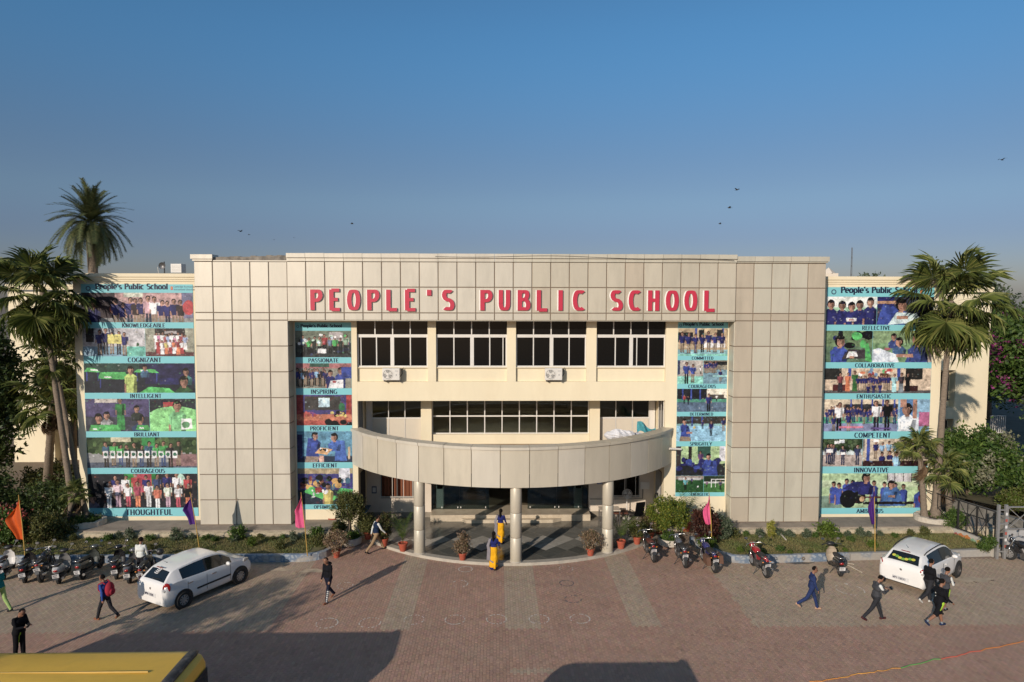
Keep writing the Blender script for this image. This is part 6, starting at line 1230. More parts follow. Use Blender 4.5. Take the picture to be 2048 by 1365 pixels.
def scooter(label, rear, front, col, lean=4, apron=None, group='scooters parked at the left', stepney=False):
    d = Vector(front)-Vector(rear); hd = math.atan2(d.y, d.x); t = thing('scooter', label, 'scooter', rear, 0, group); t.rotation_euler = (R(-lean), 0, hd)
    m_ = mat('scooter_paint_'+'_'.join(str(int(c*100)) for c in col), col, .25, var=.05, coat=.6); wb, r = 1.22, .235; m_ap = apron or m_
    tw_common(t, wb, r, .10, rim=m_steel, spoke=6)
    # tail body: two flanks swept up to the rear
    mb = MB(); ST = [(-.30,.60,.68,.07),(-.22,.50,.74,.13),(0,.42,.76,.17),(.25,.36,.74,.175),(.42,.34,.62,.15),(.50,.36,.50,.11)]; n = 10; rings = []
    for x, z0, z1, w_ in ST:
        rg = []
        for k in range(n):
            a = 2*math.pi*k/n; c_, s_ = math.cos(a), math.sin(a); rg.append((x, w_*math.copysign(abs(c_)**.6, c_), (z0+z1)/2+(z1-z0)/2*math.copysign(abs(s_)**.6, s_)))
        rings.append(rg)
    for a, b in zip(rings, rings[1:]): mb.add(a+b, [(k, (k+1) % n, n+(k+1) % n, n+k) for k in range(n)])
    mb.add(rings[0], [tuple(range(n))]); mb.add(rings[-1], [tuple(reversed(range(n)))]); fixn(mb.build('tail_body', m_, t, smooth=True, sharp=50, world=False))
    mb = MB(); mb.tube([(.52,0,.75),(.3,0,.765),(.05,0,.785),(-.2,0,.79)], [.09,.135,.14,.10], 12)
    for i in range(len(mb.v)): v = mb.v[i]; mb.v[i] = (v[0], v[1], .77+(v[2]-.77)*.5)
    mb.build('seat', m_seat, t, smooth=True, world=False)
    MB().cbox(.42,.92,-.15,.15,.24,.31,.015).build('floorboard', m_black, t, world=False)
    # front apron curving from the floor to the handlebar
    mb = MB(); R0 = []; prof = [(.90,.28,.15),(.99,.36,.19),(1.04,.55,.21),(1.02,.75,.19),(.98,.88,.12)]
    for x, z, w_ in prof: R0.append([(x-.09*(abs(y)/w_)**2, y, z) for y in (-w_,-w_*.6,0,w_*.6,w_)])
    for a, b in zip(R0, R0[1:]): mb.add(a+b, [(k, k+1, 6+k, 5+k) for k in range(4)]); mb.add([(x-.04,y,z) for x,y,z in a]+[(x-.04,y,z) for x,y,z in b], [(5+k, 6+k, k+1, k) for k in range(4)])
    mb.build('front_apron', m_ap, t, smooth=True, world=False)
    mb = MB()
    for k in range(8):
        a0, a1 = R(10+k*19), R(10+(k+1)*19); p = lambda a, y: (wb+math.cos(a)*.27, y, r+math.sin(a)*.27); mb.add([p(a0,-.075), p(a1,-.075), p(a1,.075), p(a0,.075)], [(0,1,2,3)])
    mb.build('front_mudguard', m_, t, world=False)
    MB().tube([(wb,.06,r),(1.12,.05,.5),(1.0,0,.95)], .025, 8).build('fork', m_black, t, world=False)
    mb = MB(); mb.ell((.98,0,.99), (.11,.17,.085), 14, 8); mb.build('handlebar_cowl', m_ if not apron else m_black, t, smooth=True, world=False)
    MB().ell((0,0,0), (.03,.085,.055), 10, 6).build('headlight', m_lens, t, smooth=True, world=False, loc=(1.075,0,.985))
    MB().tube([(.88,.36,1.0),(.95,.16,1.0),(.95,-.16,1.0),(.88,-.36,1.0)], .014, 7).build('handlebar', m_black, t, world=False)
    for s in (1, -1): MB().tube([(.83,s*.39,.995),(.90,s*.28,1.0)], .02, 7).build('grip', m_black, t, world=False)
    mb = MB(); mb.tube([(.05,.13,.80),(-.2,.14,.86),(-.33,.09,.86),(-.33,-.09,.86),(-.2,-.14,.86),(.05,-.13,.80)], .014, 6); mb.build('grab_rail', m_chrome, t, smooth=True, world=False)
    MB().ell((0,0,0), (.05,.09,.06), 10, 6).build('tail_lamp', m_tail, t, smooth=True, world=False, loc=(-.27,0,.62))
    plate(t, -.33, .42, -12)
    mb = MB(); mb.add([(-.2,-.08,.5),(-.2,.08,.5),(-.36,.08,.28),(-.36,-.08,.28)], [(0,1,2,3)]); mb.build('rear_mudguard', m_black, t, world=False)
    mb = MB(); mb.box(.05,.5,-.14,.04,.17,.36); mb.tube([(.3,-.17,.22),(-.25,-.2,.29)], [.04,.055], 10); mb.build('engine', m_steel, t, world=False)
    mirrors(t, .95, .30, 1.0, up=.2)
    if stepney: wheel_part(t, .52, 0, .2, .09, -1, 6, m_steel).location = (.56, -.02, .5)
    MB().tube([(.35,.1,.24),(.3,.3,.02)], .013, 6).build('side_stand', m_black, t, world=False)
    return t
BLKP, GREY, SILV, DBL = (.014,.014,.016), (.10,.10,.105), (.42,.41,.40), (.02,.025,.06)
def g2(u, v): p = gz(u, v); return (p.x, p.y, 0)
motorcycle('black motorcycle with chrome trim and brown seat next to the podium potted plants', g2(1307, 1125), g2(1279, 1085), BLKP, seatc=mat('seat_brown', (.10,.03,.02), .6))
motorcycle('dark motorcycle with grey tank in front of the white tub', g2(1370, 1136), g2(1343, 1095), (.10,.105,.115))
motorcycle('blue-tank motorcycle with brown panniers under the pink flag', g2(1429, 1146), g2(1393, 1108), (.035,.035,.12), box=mat('pannier_brown', (.13,.065,.04), .7))
motorcycle('red and black motorcycle standing against the blue kerb', g2(1532, 1156), g2(1492, 1119), (.32,.02,.025))
motorcycle('black motorcycle cut by the right picture edge at the gate', g2(2088, 1140), g2(2012, 1118), BLKP, lean=8)
scooter('beige scooter parked alone at the right kerb beside a white hatchback', g2(1680, 1153), g2(1649, 1118), BLKP, apron=mat('apron_beige', (.42,.34,.25), .35), group='scooters parked at the right')
LG = 'motorcycles parked at the left'
scooter('silver scooter with white apron at the far left end of the row', g2(8, 1160), g2(36, 1126), SILV, apron=mat('apron_white', (.6,.57,.54), .3))
scooter('black scooter second in the left row, red tail lamp and white plate', g2(51, 1166), g2(78, 1130), BLKP)
motorcycle('black motorcycle between the second scooter and the silver-tailed one', g2(84, 1165), g2(118, 1128), BLKP, group=LG, seed=3)
scooter('silver-tailed scooter with grey apron in the middle of the left row', g2(119, 1168), g2(148, 1131), SILV, apron=mat('apron_grey', (.16,.155,.15), .35))
scooter('dusty grey-green old scooter turned across the left row', g2(166, 1160), g2(212, 1128), (.055,.06,.055), stepney=True)
scooter('black scooter with chrome rail left of the man in the white shirt', g2(234, 1159), g2(252, 1122), BLKP)
scooter('grey scooter behind the man in the white shirt', g2(260, 1167), g2(284, 1130), GREY)
motorcycle('black motorcycle nearest the left white hatchback with a helmet on it', g2(289, 1175), g2(320, 1134), BLKP, group=LG, seed=4)
t = thing('helmet', 'black helmet hung on the motorcycle nearest the left hatchback', 'helmet', gz(320, 1110, .95)); MB().ell((0,0,.13), (.15,.13,.14), 16, 10).build('shell', m_black, t, smooth=True, world=False); MB().ell((.07,0,.12), (.09,.11,.06), 12, 8).build('visor', m_cglass, t, smooth=True, world=False)
# ---------------- buses
m_bus = mat('school_bus_yellow', (.84,.50,.07), .5, var=.12, scale=.8, dirt=(.42,.24,.05), dirtamt=.5, dscale=.8, bump=.05, bscale=4)
m_busg = mat('grimy_black_paint', (.05,.048,.045), .6, var=.4, scale=5, dirt=(.25,.22,.19), dirtamt=.6, dscale=5)
def bus(label, x0, x1, y0, y1, h, front=True):
    L = x1-x0; W_ = y1-y0; t = thing('bus', label, 'bus', ((x0+x1)/2, (y0+y1)/2, 0), 0, 'buses parked at the bottom edge')
    hl, hw = L/2, W_/2
    def rr_poly(a, b, r, n=6):
        out = []
        for cx_, cy_, a0 in ((a-r, b-r, 0), (-a+r, b-r, 90), (-a+r, -b+r, 180), (a-r, -b+r, 270)):
            for k in range(n+1): an = R(a0+90*k/n); out.append((cx_+r*math.cos(an), cy_+r*math.sin(an)))
        return out
    rings = [(.45,.0,.25),(.9,.0,.25),(h-.28,.02,.3),(h-.12,.06,.32),(h-.04,.14,.36),(h,.30,.42)]; mb = MB(); N = None
    for z, ins, r in rings:
        P_ = rr_poly(hl-ins, hw-ins, r); N = len(P_); mb.v += [(p[0], p[1], z) for p in P_]
    for i in range(len(rings)-1):
        for k in range(N): mb.f.append((i*N+k, i*N+(k+1) % N, (i+1)*N+(k+1) % N, (i+1)*N+k)); mb.m.append(0); mb.c.append(None)
    P_ = [mb.v[(len(rings)-1)*N+k] for k in range(N)]; c0 = len(mb.v); mb.v.append((0,0,h+.05))
    for k in range(N): mb.f.append(((len(rings)-1)*N+k, (len(rings)-1)*N+(k+1) % N, c0)); mb.m.append(0); mb.c.append(None)
    mb.build('body', m_bus, t, smooth=True, sharp=30, world=False)
    MB().box(-hl+.5, hl-.9, -.012, .012, h+.02, h+.052).build('roof_seam', mat('sealant', (.55,.36,.10), .7), t, world=False)
    for s in (-1, 1):
        n = int((L-1.6)/1.1)
        for k in range(n):
            xa = -hl+.7+(L-1.6)*k/n; MB().box(xa+.05, xa+(L-1.6)/n-.05, s*(hw+.004)-.012, s*(hw+.004)+.012, 1.35, h-.42).build('window', m_cglass, t, world=False)
        MB().box(-hl+.2, hl-.2, s*(hw+.006)-.008, s*(hw+.006)+.008, .98, 1.08).build('stripe', m_cart, t, world=False)
        for x in (-hl+1.6, hl-1.6): wheel_part(t, x, s*(hw-.16), .46, .26, s, 8, m_steel)
    # front: slanted windscreen with grimy black surround
    mb = MB(); mb.add([(hl+.012,-hw+.18,1.2),(hl+.012,hw-.18,1.2),(hl+.004,hw-.22,h-.36),(hl+.004,-hw+.22,h-.36)], [(0,1,2,3)]); mb.build('windscreen', m_cglass, t, world=False)
    mb = MB(); pts = [(hl-.30, y, h+.028-.10*(abs(y)/hw)**4) for y in np.linspace(-hw+.18, hw-.18, 13)]; mb.tube(pts, [.10]+[.13]*11+[.10], 10)
    for i in range(len(mb.v)): v = mb.v[i]; mb.v[i] = (v[0], v[1], h-.03+(v[2]-h+.03)*.6)
    mb.build('roof_visor', m_busg, t, smooth=True, world=False)
    MB().box(hl-.05, hl+.08, -hw+.1, hw-.1, .45, .7).build('bumper', m_cart, t, world=False)
    for s in (-1, 1):
        MB().ell((0,0,0), (.05,.12,.09), 10, 6).build('headlight', m_lens, t, smooth=True, world=False, loc=(hl+.01, s*(hw-.35), .85))
    return t
bus('yellow school bus at the lower left edge, only its roof showing', -17.2, -7.6, 13.75, 16.05, 2.68)
bus('second yellow bus just below the picture, its shadow on the paving', -2.55, 1.45, 12.1, 14.15, 2.62)
# ================================================================== people
m_skin = mat('skin_brown', (.25,.12,.072), .55, var=.06, scale=6); m_hair = mat('black_hair', (.010,.008,.007), .9, var=.3, scale=30, spec=.08, bump=.6, bscale=60)
def cloth(name, c): return mat('cloth_'+name, c, .9, var=.14, scale=5, bump=.25, bscale=22, bumpd=.03, spec=.12)
class Fig:
    """joints -> capsules -> one voxel-remeshed skin, coloured by the nearest bone"""
    def __init__(s): s.caps = []
    def cap(s, a, b, ra, rb, tag_, flat=1.0): s.caps.append((Vector(a), Vector(b), ra, rb, tag_)); return s
    def mesh(s, vox=.0125):
        mb = MB()
        for a, b, ra, rb, _ in s.caps:
            d = (b-a); L = d.length; d = d.normalized() if L > 1e-6 else Vector((0,0,1)); pts = []; rad = []
            for k in range(4): t_ = math.pi/2*(1-k/4); pts.append(a-d*ra*math.sin(t_)); rad.append(max(.0015, ra*math.cos(t_)))
            pts.append(a); rad.append(ra); pts.append(b); rad.append(rb)
            for k in range(1, 5): t_ = math.pi/2*k/4; pts.append(b+d*rb*math.sin(t_)); rad.append(max(.0015, rb*math.cos(t_)))
            mb.tube(pts, rad, 12)
        o = link('tmp', mb.mesh('tmp', m_skin)); m1 = o.modifiers.new('r', 'REMESH'); m1.mode = 'VOXEL'; m1.voxel_size = vox
        m2 = o.modifiers.new('s', 'SMOOTH'); m2.iterations = 3; m2.factor = .5
        dg = bpy.context.evaluated_depsgraph_get(); me = bpy.data.meshes.new_from_object(o.evaluated_get(dg)); bpy.data.objects.remove(o); me.materials.clear(); return me
    def paint(s, me, cols, rule=None):
        n = len(me.polygons); ce = np.zeros(n*3); me.polygons.foreach_get('center', ce); ce = ce.reshape(-1, 3); best = np.full(n, 1e9); idx = np.zeros(n, int)
        tags = sorted(set(c[4] for c in s.caps)); ti = {t_: i for i, t_ in enumerate(tags)}
        for a, b, ra, rb, tg in s.caps:
            a_, d = np.array(a), np.array(b-a); L2 = max(1e-9, (d*d).sum()); t_ = np.clip(((ce-a_)@d)/L2, 0, 1); dist = np.linalg.norm(ce-(a_+t_[:, None]*d), axis=1)-(ra+(rb-ra)*t_)
            m = dist < best; best[m] = dist[m]; idx[m] = ti[tg]
        mats_ = [cols[t_] for t_ in tags]; extra = []
        if rule:
            for mt, fn in rule:
                mats_.append(mt); k = len(mats_)-1; sel = fn(ce, idx, ti); idx[sel] = k
        for mm in mats_: me.materials.append(mm)
        me.polygons.foreach_set('material_index', idx.astype(np.int32)); me.polygons.foreach_set('use_smooth', [True]*n); me.update(); return me
def person(label, pos, face, H=1.7, legs=((25,10),(-22,30)), arms=((-20,8,15),(22,8,20)), lean=4, head=(0,0), cols=None, long_sleeve=True, shorts=False, skirt=None, rule=None, hair='short', seated=False, hands='relaxed', group=None, hood=False, bulk=1.0, female=False):
    """face = heading in degrees (0 = +x); legs/arms = (L, R) of (thigh swing, knee bend) / (swing, out, elbow); local +y is forward"""
    s = H/1.7; F_ = Fig(); sp = {}
    def rot(v, ax, a): return Matrix.Rotation(R(a), 3, ax) @ Vector(v)
    hip = Vector((0,0,0)); up = rot((0,0,1), 'X', -lean); fw = rot((0,1,0), 'X', -lean)
    neck = hip+up*.50*s; chest = hip+up*.33*s; waist = hip+up*.14*s; b_ = bulk
    F_.cap(hip+Vector((-.07*s,0,.0)), hip+Vector((.07*s,0,0)), .115*s*b_, .115*s*b_, 'pants')
    F_.cap(waist+Vector((-.045*s,0,0)), waist+Vector((.045*s,0,0)), (.10 if female else .112)*s*b_, (.10 if female else .112)*s*b_, 'shirt'); F_.cap(hip+up*.05*s+Vector((-.05*s,0,0)), hip+up*.05*s+Vector((.05*s,0,0)), .118*s*b_, .118*s*b_, 'shirt' if not skirt else 'pants')
    F_.cap(chest+Vector((-.075*s,0,0)), chest+Vector((.075*s,0,0)), .122*s*b_, .122*s*b_, 'shirt'); F_.cap(neck-up*.075*s+Vector((-.12*s,0,0)), neck-up*.075*s+Vector((.12*s,0,0)), .056*s*b_, .056*s*b_, 'shirt'); F_.cap(neck-up*.07*s, neck-up*.005*s, .075*s, .056*s, 'shirt')
    ht, hp = head; hd_up = rot(up, 'X', -hp); hd_f = Matrix.Rotation(R(ht), 3, 'Z') @ rot((0,1,0), 'X', -hp-lean)
    F_.cap(neck-up*.03*s, neck+hd_up*.07*s, .056*s, .052*s, 'skin'); hc = neck+hd_up*.175*s+hd_f*.02*s
    F_.cap(hc-hd_up*.035*s+hd_f*.018*s, hc+hd_up*.035*s-hd_f*.008*s, .072*s, .088*s, 'skin'); F_.cap(hc-hd_up*.075*s+hd_f*.035*s, hc-hd_up*.06*s+hd_f*.045*s, .042*s, .05*s, 'skin')
    F_.cap(hc+hd_f*.088*s, hc+hd_f*.102*s-hd_up*.022*s, .012*s, .015*s, 'skin'); rt = hd_f.cross(hd_up).normalized()
    for q in (-1, 1): F_.cap(hc+rt*q*.085*s-hd_up*.02*s, hc+rt*q*.092*s+hd_up*.02*s, .012*s, .016*s, 'skin')
    if hood: F_.cap(neck-fw*.09*s+Vector((-.05*s,0,0)), neck-fw*.09*s+Vector((.05*s,0,0)), .06*s, .06*s, 'shirt')
    feet = []
    for q, (th, kn) in zip((-1, 1), legs):
        h0 = hip+Vector((q*.085*s,0,-.02*s)); kd = rot((0,0,-1), 'X', th); k0 = h0+kd*.42*s; ad = rot((0,0,-1), 'X', th-kn); a0 = k0+ad*.40*s
        F_.cap(h0, k0, .088*s*b_, .064*s*b_, 'pants')
        if shorts: F_.cap(h0+kd*.02, k0-kd*.02, .10*s, .09*s, 'pants'); F_.cap(k0, k0.lerp(a0, .3), .054*s, .056*s, 'leg'); F_.cap(k0.lerp(a0, .3), a0, .056*s, .036*s, 'leg'); F_.cap(k0.lerp(a0, .86), a0, .042*s, .04*s, 'sock')
        else: F_.cap(k0, a0, .066*s*b_, .05*s*b_, 'leg')
        fd = rot((0,1,0), 'X', min(0, (th-kn)*.7)+0); F_.cap(a0-Vector((0,0,.01))+fd*-.05*s-Vector((0,0,.03*s)), a0+fd*.13*s-Vector((0,0,.045*s)), .042*s, .036*s, 'shoe'); feet.append(a0)
        sp['ankle%d' % q] = a0
    zmin = min((c[0].z-c[2] if c[0].z-c[2] < c[1].z-c[3] else c[1].z-c[3]) for c in F_.caps if c[4] == 'shoe')
    if skirt:
        for z0, z1, r0, r1 in ((-.02,-.34,.135,.15),(-.34,-.80,.15,.185)): F_.cap(hip+Vector((-.05*s,0,z0*s)), hip+Vector((-.045*s,-.01,z1*s)), r0*s, r1*s*.8, 'pants'); F_.cap(hip+Vector((.05*s,0,z0*s)), hip+Vector((.045*s,.02,z1*s)), r0*s, r1*s*.8, 'pants')
    for q, (sw, out, el) in zip((-1, 1), arms):
        sh = neck-up*.055*s+Vector((q*.165*s,0,0)); ud = Matrix.Rotation(R(-q*out), 3, 'Y') @ rot((0,0,-1), 'X', sw); e0 = sh+ud*.28*s; fd_ = Matrix.Rotation(R(-q*out*.4), 3, 'Y') @ rot((0,0,-1), 'X', sw+el)
        if el > 60: fd_ = (fd_+Vector((-q*.45,0,0))).normalized()
        w0 = e0+fd_*.24*s; ar = 'sleeve' if long_sleeve else 'arm'
        F_.cap(sh, e0, .054*s*b_, .044*s*b_, 'sleeve'); F_.cap(e0, w0, .043*s*(b_ if long_sleeve else 1), .032*s, 'sleeve' if long_sleeve else 'skin')
        pn = w0+fd_*.07*s; side = fd_.cross(Vector((0,0,1))); side = side.normalized() if side.length > .2 else Vector((0,1,0)); curl = fd_.cross(side).normalized()
        if curl.z > 0 and el < 60: curl = -curl
        F_.cap(w0+fd_*.01, pn-side*.018*s, .026*s, .017*s, 'skin'); F_.cap(w0+fd_*.01, pn+side*.02*s, .026*s, .017*s, 'skin')
        for k, (o_, l_) in enumerate(((-.03,.062),(-.011,.072),(.010,.068),(.03,.052))):
            f0 = pn+side*o_*s; f1 = f0+(fd_*.8+curl*.25)*l_*.55*s; f2 = f1+(fd_*.5+curl*.7)*l_*.5*s; F_.cap(f0, f1, .0105*s, .010*s, 'skin'); F_.cap(f1, f2, .010*s, .0085*s, 'skin')
        t0 = w0+fd_*.03*s-side*.03*s; F_.cap(t0, t0+(fd_*.6-side*.5+curl*.3)*.055*s, .013*s, .011*s, 'skin')
        sp['hand%d' % q] = pn+fd_*.03*s; sp['wrist%d' % q] = w0; sp['elbow%d' % q] = e0; sp['sh%d' % q] = sh
    t = thing('person', label, 'person', pos, R(face-90), group); me = F_.mesh(); c_ = dict(shirt=cloth('x', (.1,)*3)) if not cols else dict(cols)
    c_.setdefault('sleeve', c_['shirt']); c_.setdefault('leg', c_['pants']); c_.setdefault('skin', m_skin); c_.setdefault('shoe', cloth('shoe_black', (.02,.02,.022))); c_.setdefault('sock', cloth('sock_grey', (.2,.22,.24))); c_.setdefault('arm', m_skin)
    F_.paint(me, c_, rule); off = Vector((0,0,-zmin))
    for v in me.vertices: v.co += off
    if isinstance(pos, Vector): t.location = pos
    link('body', me, t, world=False)
    # hair as a cap of its own
    mb = MB(); n = 14; k_ = 9; Mh = Matrix((tuple(rt), tuple(hd_f), tuple(hd_up))).transposed(); b0 = len(mb.v); hcc = hc+off+hd_up*.022*s-hd_f*.014*s
    for i in range(k_+1):
        a = math.pi*.60*i/k_
        for j in range(n):
            ph = 2*math.pi*j/n; back = -math.sin(ph); aa = a*(1.0+.22*max(0, back)-.50*max(0, -back)); p = Vector((.091*math.sin(aa)*math.cos(ph), (.103 if back > 0 else .092)*math.sin(aa)*math.sin(ph), .100*math.cos(aa)))*s*(1+.035*math.sin(j*2.7+i*1.9)); mb.v.append(tuple(hcc+Mh @ p))
    for i in range(k_):
        for j in range(n): mb.f.append((b0+i*n+j, b0+(i+1)*n+j, b0+(i+1)*n+(j+1) % n, b0+i*n+(j+1) % n)); mb.m.append(0); mb.c.append(None)
    if hair == 'plait': mb.tube([hcc-hd_f*.09*s-hd_up*.03*s, hcc-hd_f*.135*s-Vector((0,0,.14*s)), hcc-hd_f*.125*s-Vector((0,0,.32*s)), hcc-hd_f*.115*s-Vector((0,0,.48*s))], [.06*s,.055*s,.04*s,.012*s], 8)
    mb.build('hair', m_hair, t, smooth=True, world=False)
    mb = MB(); [mb.ell(hc+off+hd_f*.083*s+rt*q*.032*s+hd_up*.012*s, (.011*s,.007*s,.006*s), 8, 5) for q in (-1, 1)]; mb.build('eyes', m_hair, t, world=False)
    MB().ell(hc+off+hd_f*.088*s-hd_up*.055*s, (.022*s,.006*s,.006*s), 8, 5).build('mouth', mat('lips', (.20,.07,.05), .5), t, world=False)
    sp = {k: v+off for k, v in sp.items()}; sp.update(head=hc+off, neck=neck+off, chest=chest+off, hip=hip+off, up=up, fw=fw); t_loc = Vector(t.location); Mz = Matrix.Rotation(R(face-90), 3, 'Z')
    sp['W'] = lambda p: t_loc+Mz @ p
    return t, sp
c_blk = cloth('black', (.009,.009,.011)); c_nav = cloth('navy_track', (.022,.035,.10)); c_char = cloth('charcoal', (.028,.028,.032)); c_wht = cloth('white', (.62,.62,.58)); c_blu = cloth('royal_blue', (.03,.07,.26)); c_grey = cloth('slate', (.055,.055,.06)); c_khaki = cloth('khaki', (.30,.20,.115)); c_dkb = cloth('dark_blue_vest', (.012,.022,.05)); c_teal = cloth('teal', (.015,.16,.17)); c_lime = cloth('pale_green', (.30,.42,.15)); c_saf = cloth('marigold', (.72,.36,.015)); c_ind = cloth('indigo', (.02,.025,.12)); c_trs = cloth('dark_trouser', (.022,.022,.026)); c_limes = cloth('lime_stripe', (.35,.55,.05)); c_red = cloth('maroon', (.28,.025,.04)); c_plaid = cloth('grey_plaid', (.22,.20,.21)); c_tan = cloth('bare_tan', (.42,.26,.17))
sh_brown = cloth('shoe_brown', (.22,.09,.05)); sh_wht = cloth('shoe_white', (.5,.48,.44))
def phone(sp, q, label, W=None):
    p = sp['W'](sp['hand%d' % q]+Vector((0,.04,.03))); t = thing('phone', label, 'phone', p, 0); MB().box(-.035,.035,-.075,.075,-.005,.005).build('case', m_black, t, world=False); MB().box(-.03,.03,-.068,.068,.0055,.007).build('screen', m_cglass, t, world=False); t.rotation_euler = (R(20), 0, 0); return t
WALK = 'people walking across the forecourt'
# left side
person('person in teal shirt and pale green trousers at the far left edge', gz(2, 1226), 170, 1.68, ((16,6),(-14,18)), cols=dict(shirt=c_teal, pants=c_lime), long_sleeve=False, group=WALK)
_, sp = person('person in black with a lime neckband looking at a phone above the bus roof', gz(40, 1322), -20, 1.68, ((4,2),(-4,6)), ((20,6,85),(22,6,80)), 6, (-15,35), dict(shirt=c_blk, pants=c_blk), bulk=1.12, group=WALK, rule=[(c_limes, lambda ce, i, ti: (i == ti['pants']) & (ce[:,0] > .02) & (ce[:,0] < .06) & (ce[:,1] > 0))])
phone(sp, 1, 'phone held by the person in black above the bus roof')
_, sp = person('person in royal blue jacket with a maroon backpack walking left', gz(212, 1240), 165, 1.62, ((24,8),(-20,30)), ((-22,8,18),(26,8,24)), 5, (10,12), dict(shirt=c_blu, pants=c_trs, shoe=sh_brown), group=WALK)
t = thing('backpack', 'maroon backpack on the back of the person in royal blue', 'backpack', sp['W'](sp['chest']-sp['fw']*.20-sp['up']*.06), R(165-90)); o = MB().ell((0,-.02,0), (.17,.13,.25), 14, 10).build('pack', c_red, t, smooth=True, world=False); MB().ell((0,-.13,-.07), (.12,.05,.12), 12, 8).build('pocket', c_red, t, smooth=True, world=False)
for q in (-1, 1): MB().tube([(q*.1,.06,.2),(q*.115,.17,.26),(q*.12,.33,.16),(q*.12,.33,-.02),(q*.11,.12,-.17)], .022, 6).build('strap', c_red, t, world=False)
person('person in white shirt and dark trousers standing among the scooters', gz(283, 1160), 88, 1.68, ((3,2),(-3,4)), ((8,10,10),(8,10,12)), 2, (0,4), dict(shirt=c_wht, pants=c_trs), group='people among the parked two-wheelers')
person('person in black hoodie and joggers with white leg lettering walking towards the camera', gz(657, 1203), 240, 1.70, ((16,4),(-14,26)), ((6,6,22),(2,6,20)), 3, (8,22), dict(shirt=c_blk, pants=cloth('ink_jogger', (.014,.016,.03)), shoe=sh_brown), hood=True, group=WALK, rule=[(c_wht, lambda ce, i, ti: (i == ti['leg']) & (ce[:,0] < -.105) & (np.sin(ce[:,2]*95) > -.3))])
person('person in dark waistcoat and khaki trousers striding right at the podium edge', gz(752, 1104), 35, 1.70, ((34,8),(-30,14)), ((-24,8,12),(26,8,18)), 7, (-15,6), dict(shirt=c_dkb, sleeve=c_wht, pants=c_khaki), group=WALK)
# two women in marigold saris
def woman(label, pos, face, bag):
    t, sp = person(label, pos, face, 1.55, ((10,4),(-10,10)), ((-6,14,26),(8,14,40)), 2, (0,8), dict(shirt=c_ind, pants=c_saf, leg=c_saf, sleeve=c_ind, shoe=cloth('shoe_black', (.02,.02,.022))), False, skirt=True, hair='plait', group='people in marigold saris at the entrance', female=True,
        rule=[(c_ind, lambda ce, i, ti: (i == ti['pants']) & ((ce[:,2]+.72) < .0)), (c_plaid, lambda ce, i, ti: (i == ti['pants']) & (np.abs(ce[:,2]+.50+ce[:,0]*.5) < .035))])
    mb = MB(); s = sp['sh-1']; h_ = sp['hip']; P_ = [(s+Vector((.06,.06,.05)), .07), (s+Vector((.02,-.07,.04)), .08), (s+Vector((-.06,-.13,-.22)), .10), (h_+Vector((-.17,-.12,.02)), .12), (h_+Vector((-.19,-.12,-.42)), .13)]
    for (a, wa), (b, wb_) in zip(P_, P_[1:]): mb.add([a+Vector((-wa*.6,0,0)), a+Vector((wa*.5,-.012,0)), b+Vector((wb_*.5,-.012,0)), b+Vector((-wb_*.6,0,0))], [(0,1,2,3)])
    mb.build('sari_end', c_plaid, t, smooth=True, world=False)
    if bag:
        p = sp['W'](sp['hand-1']-Vector((0,0,.20))); b = thing('handbag', 'black handbag carried by the nearer person in a marigold sari', 'handbag', p, R(face)); MB().ell((0,0,0), (.17,.08,.14), 12, 8).build('bag', m_black, b, smooth=True, world=False); MB().tube([(-.1,0,.1),(-.06,0,.22),(.06,0,.22),(.1,0,.1)], .012, 6).build('strap', m_black, b, world=False)
woman('nearer person in marigold sari with indigo blouse and a black bag below the podium', gz(987, 1139), 82, True)
woman('farther person in marigold sari with a long plait on the podium', gz(1001, 1087, .12), 78, False)
# right side
person('person in navy tracksuit with bare feet walking right', gz(1622, 1220), -8, 1.62, ((20,6),(-26,30)), ((10,6,20),(6,6,18)), 4, (-10,12), dict(shirt=c_nav, pants=c_nav, shoe=c_tan), group=WALK)
_, sp = person('person in charcoal tracksuit with white shoulder panel looking at a phone', gz(1750, 1242), 5, 1.68, ((24,4),(-30,16)), ((24,8,80),(26,8,78)), 6, (-5,28), dict(shirt=c_grey, sleeve=c_grey, pants=c_char, shoe=cloth('shoe_redblack', (.07,.02,.022))), group=WALK, rule=[(c_wht, lambda ce, i, ti: (i == ti['sleeve']) & (ce[:,0] > .13) & (ce[:,2] > .31))])
phone(sp, 1, 'phone held by the person in charcoal with white shoulder panel')
TRI = 'three people walking past the right hatchback'
person('person in black with white shoes, hindmost of the three by the hatchback', gz(1856, 1208), 20, 1.68, ((18,6),(-22,40)), ((0,8,60),(6,8,60)), 4, (-5,10), dict(shirt=c_blk, pants=c_char, shoe=sh_wht), bulk=1.05, group=TRI)
_, sp = person('person in slate jacket with white sleeve stripe, farthest right of the three', gz(1888, 1226), 25, 1.66, ((16,4),(-14,20)), ((22,8,75),(22,8,70)), 4, (-10,16), dict(shirt=c_grey, sleeve=c_grey, pants=c_blk, leg=m_skin), shorts=True, group=TRI, rule=[(c_wht, lambda ce, i, ti: (i == ti['sleeve']) & (ce[:,0] > .185)), (c_limes, lambda ce, i, ti: (i == ti['pants']) & (ce[:,0] > .172))])
person('person in black jacket and black shorts with lime edge, nearest of the three', gz(1876, 1255), 12, 1.70, ((20,6),(-28,34)), ((8,8,30),(14,8,40)), 5, (-8,12), dict(shirt=c_blk, pants=c_blk, leg=m_skin, shoe=cloth('shoe_navy', (.02,.03,.07))), shorts=True, bulk=1.06, group=TRI, rule=[(c_limes, lambda ce, i, ti: (i == ti['pants']) & (ce[:,0] > .176)), (c_wht, lambda ce, i, ti: (i == ti['shirt']) & (ce[:,1] < -.08) & (np.abs(ce[:,0]+.06) < .018) & (ce[:,2] > .18) & (ce[:,2] < .32))])
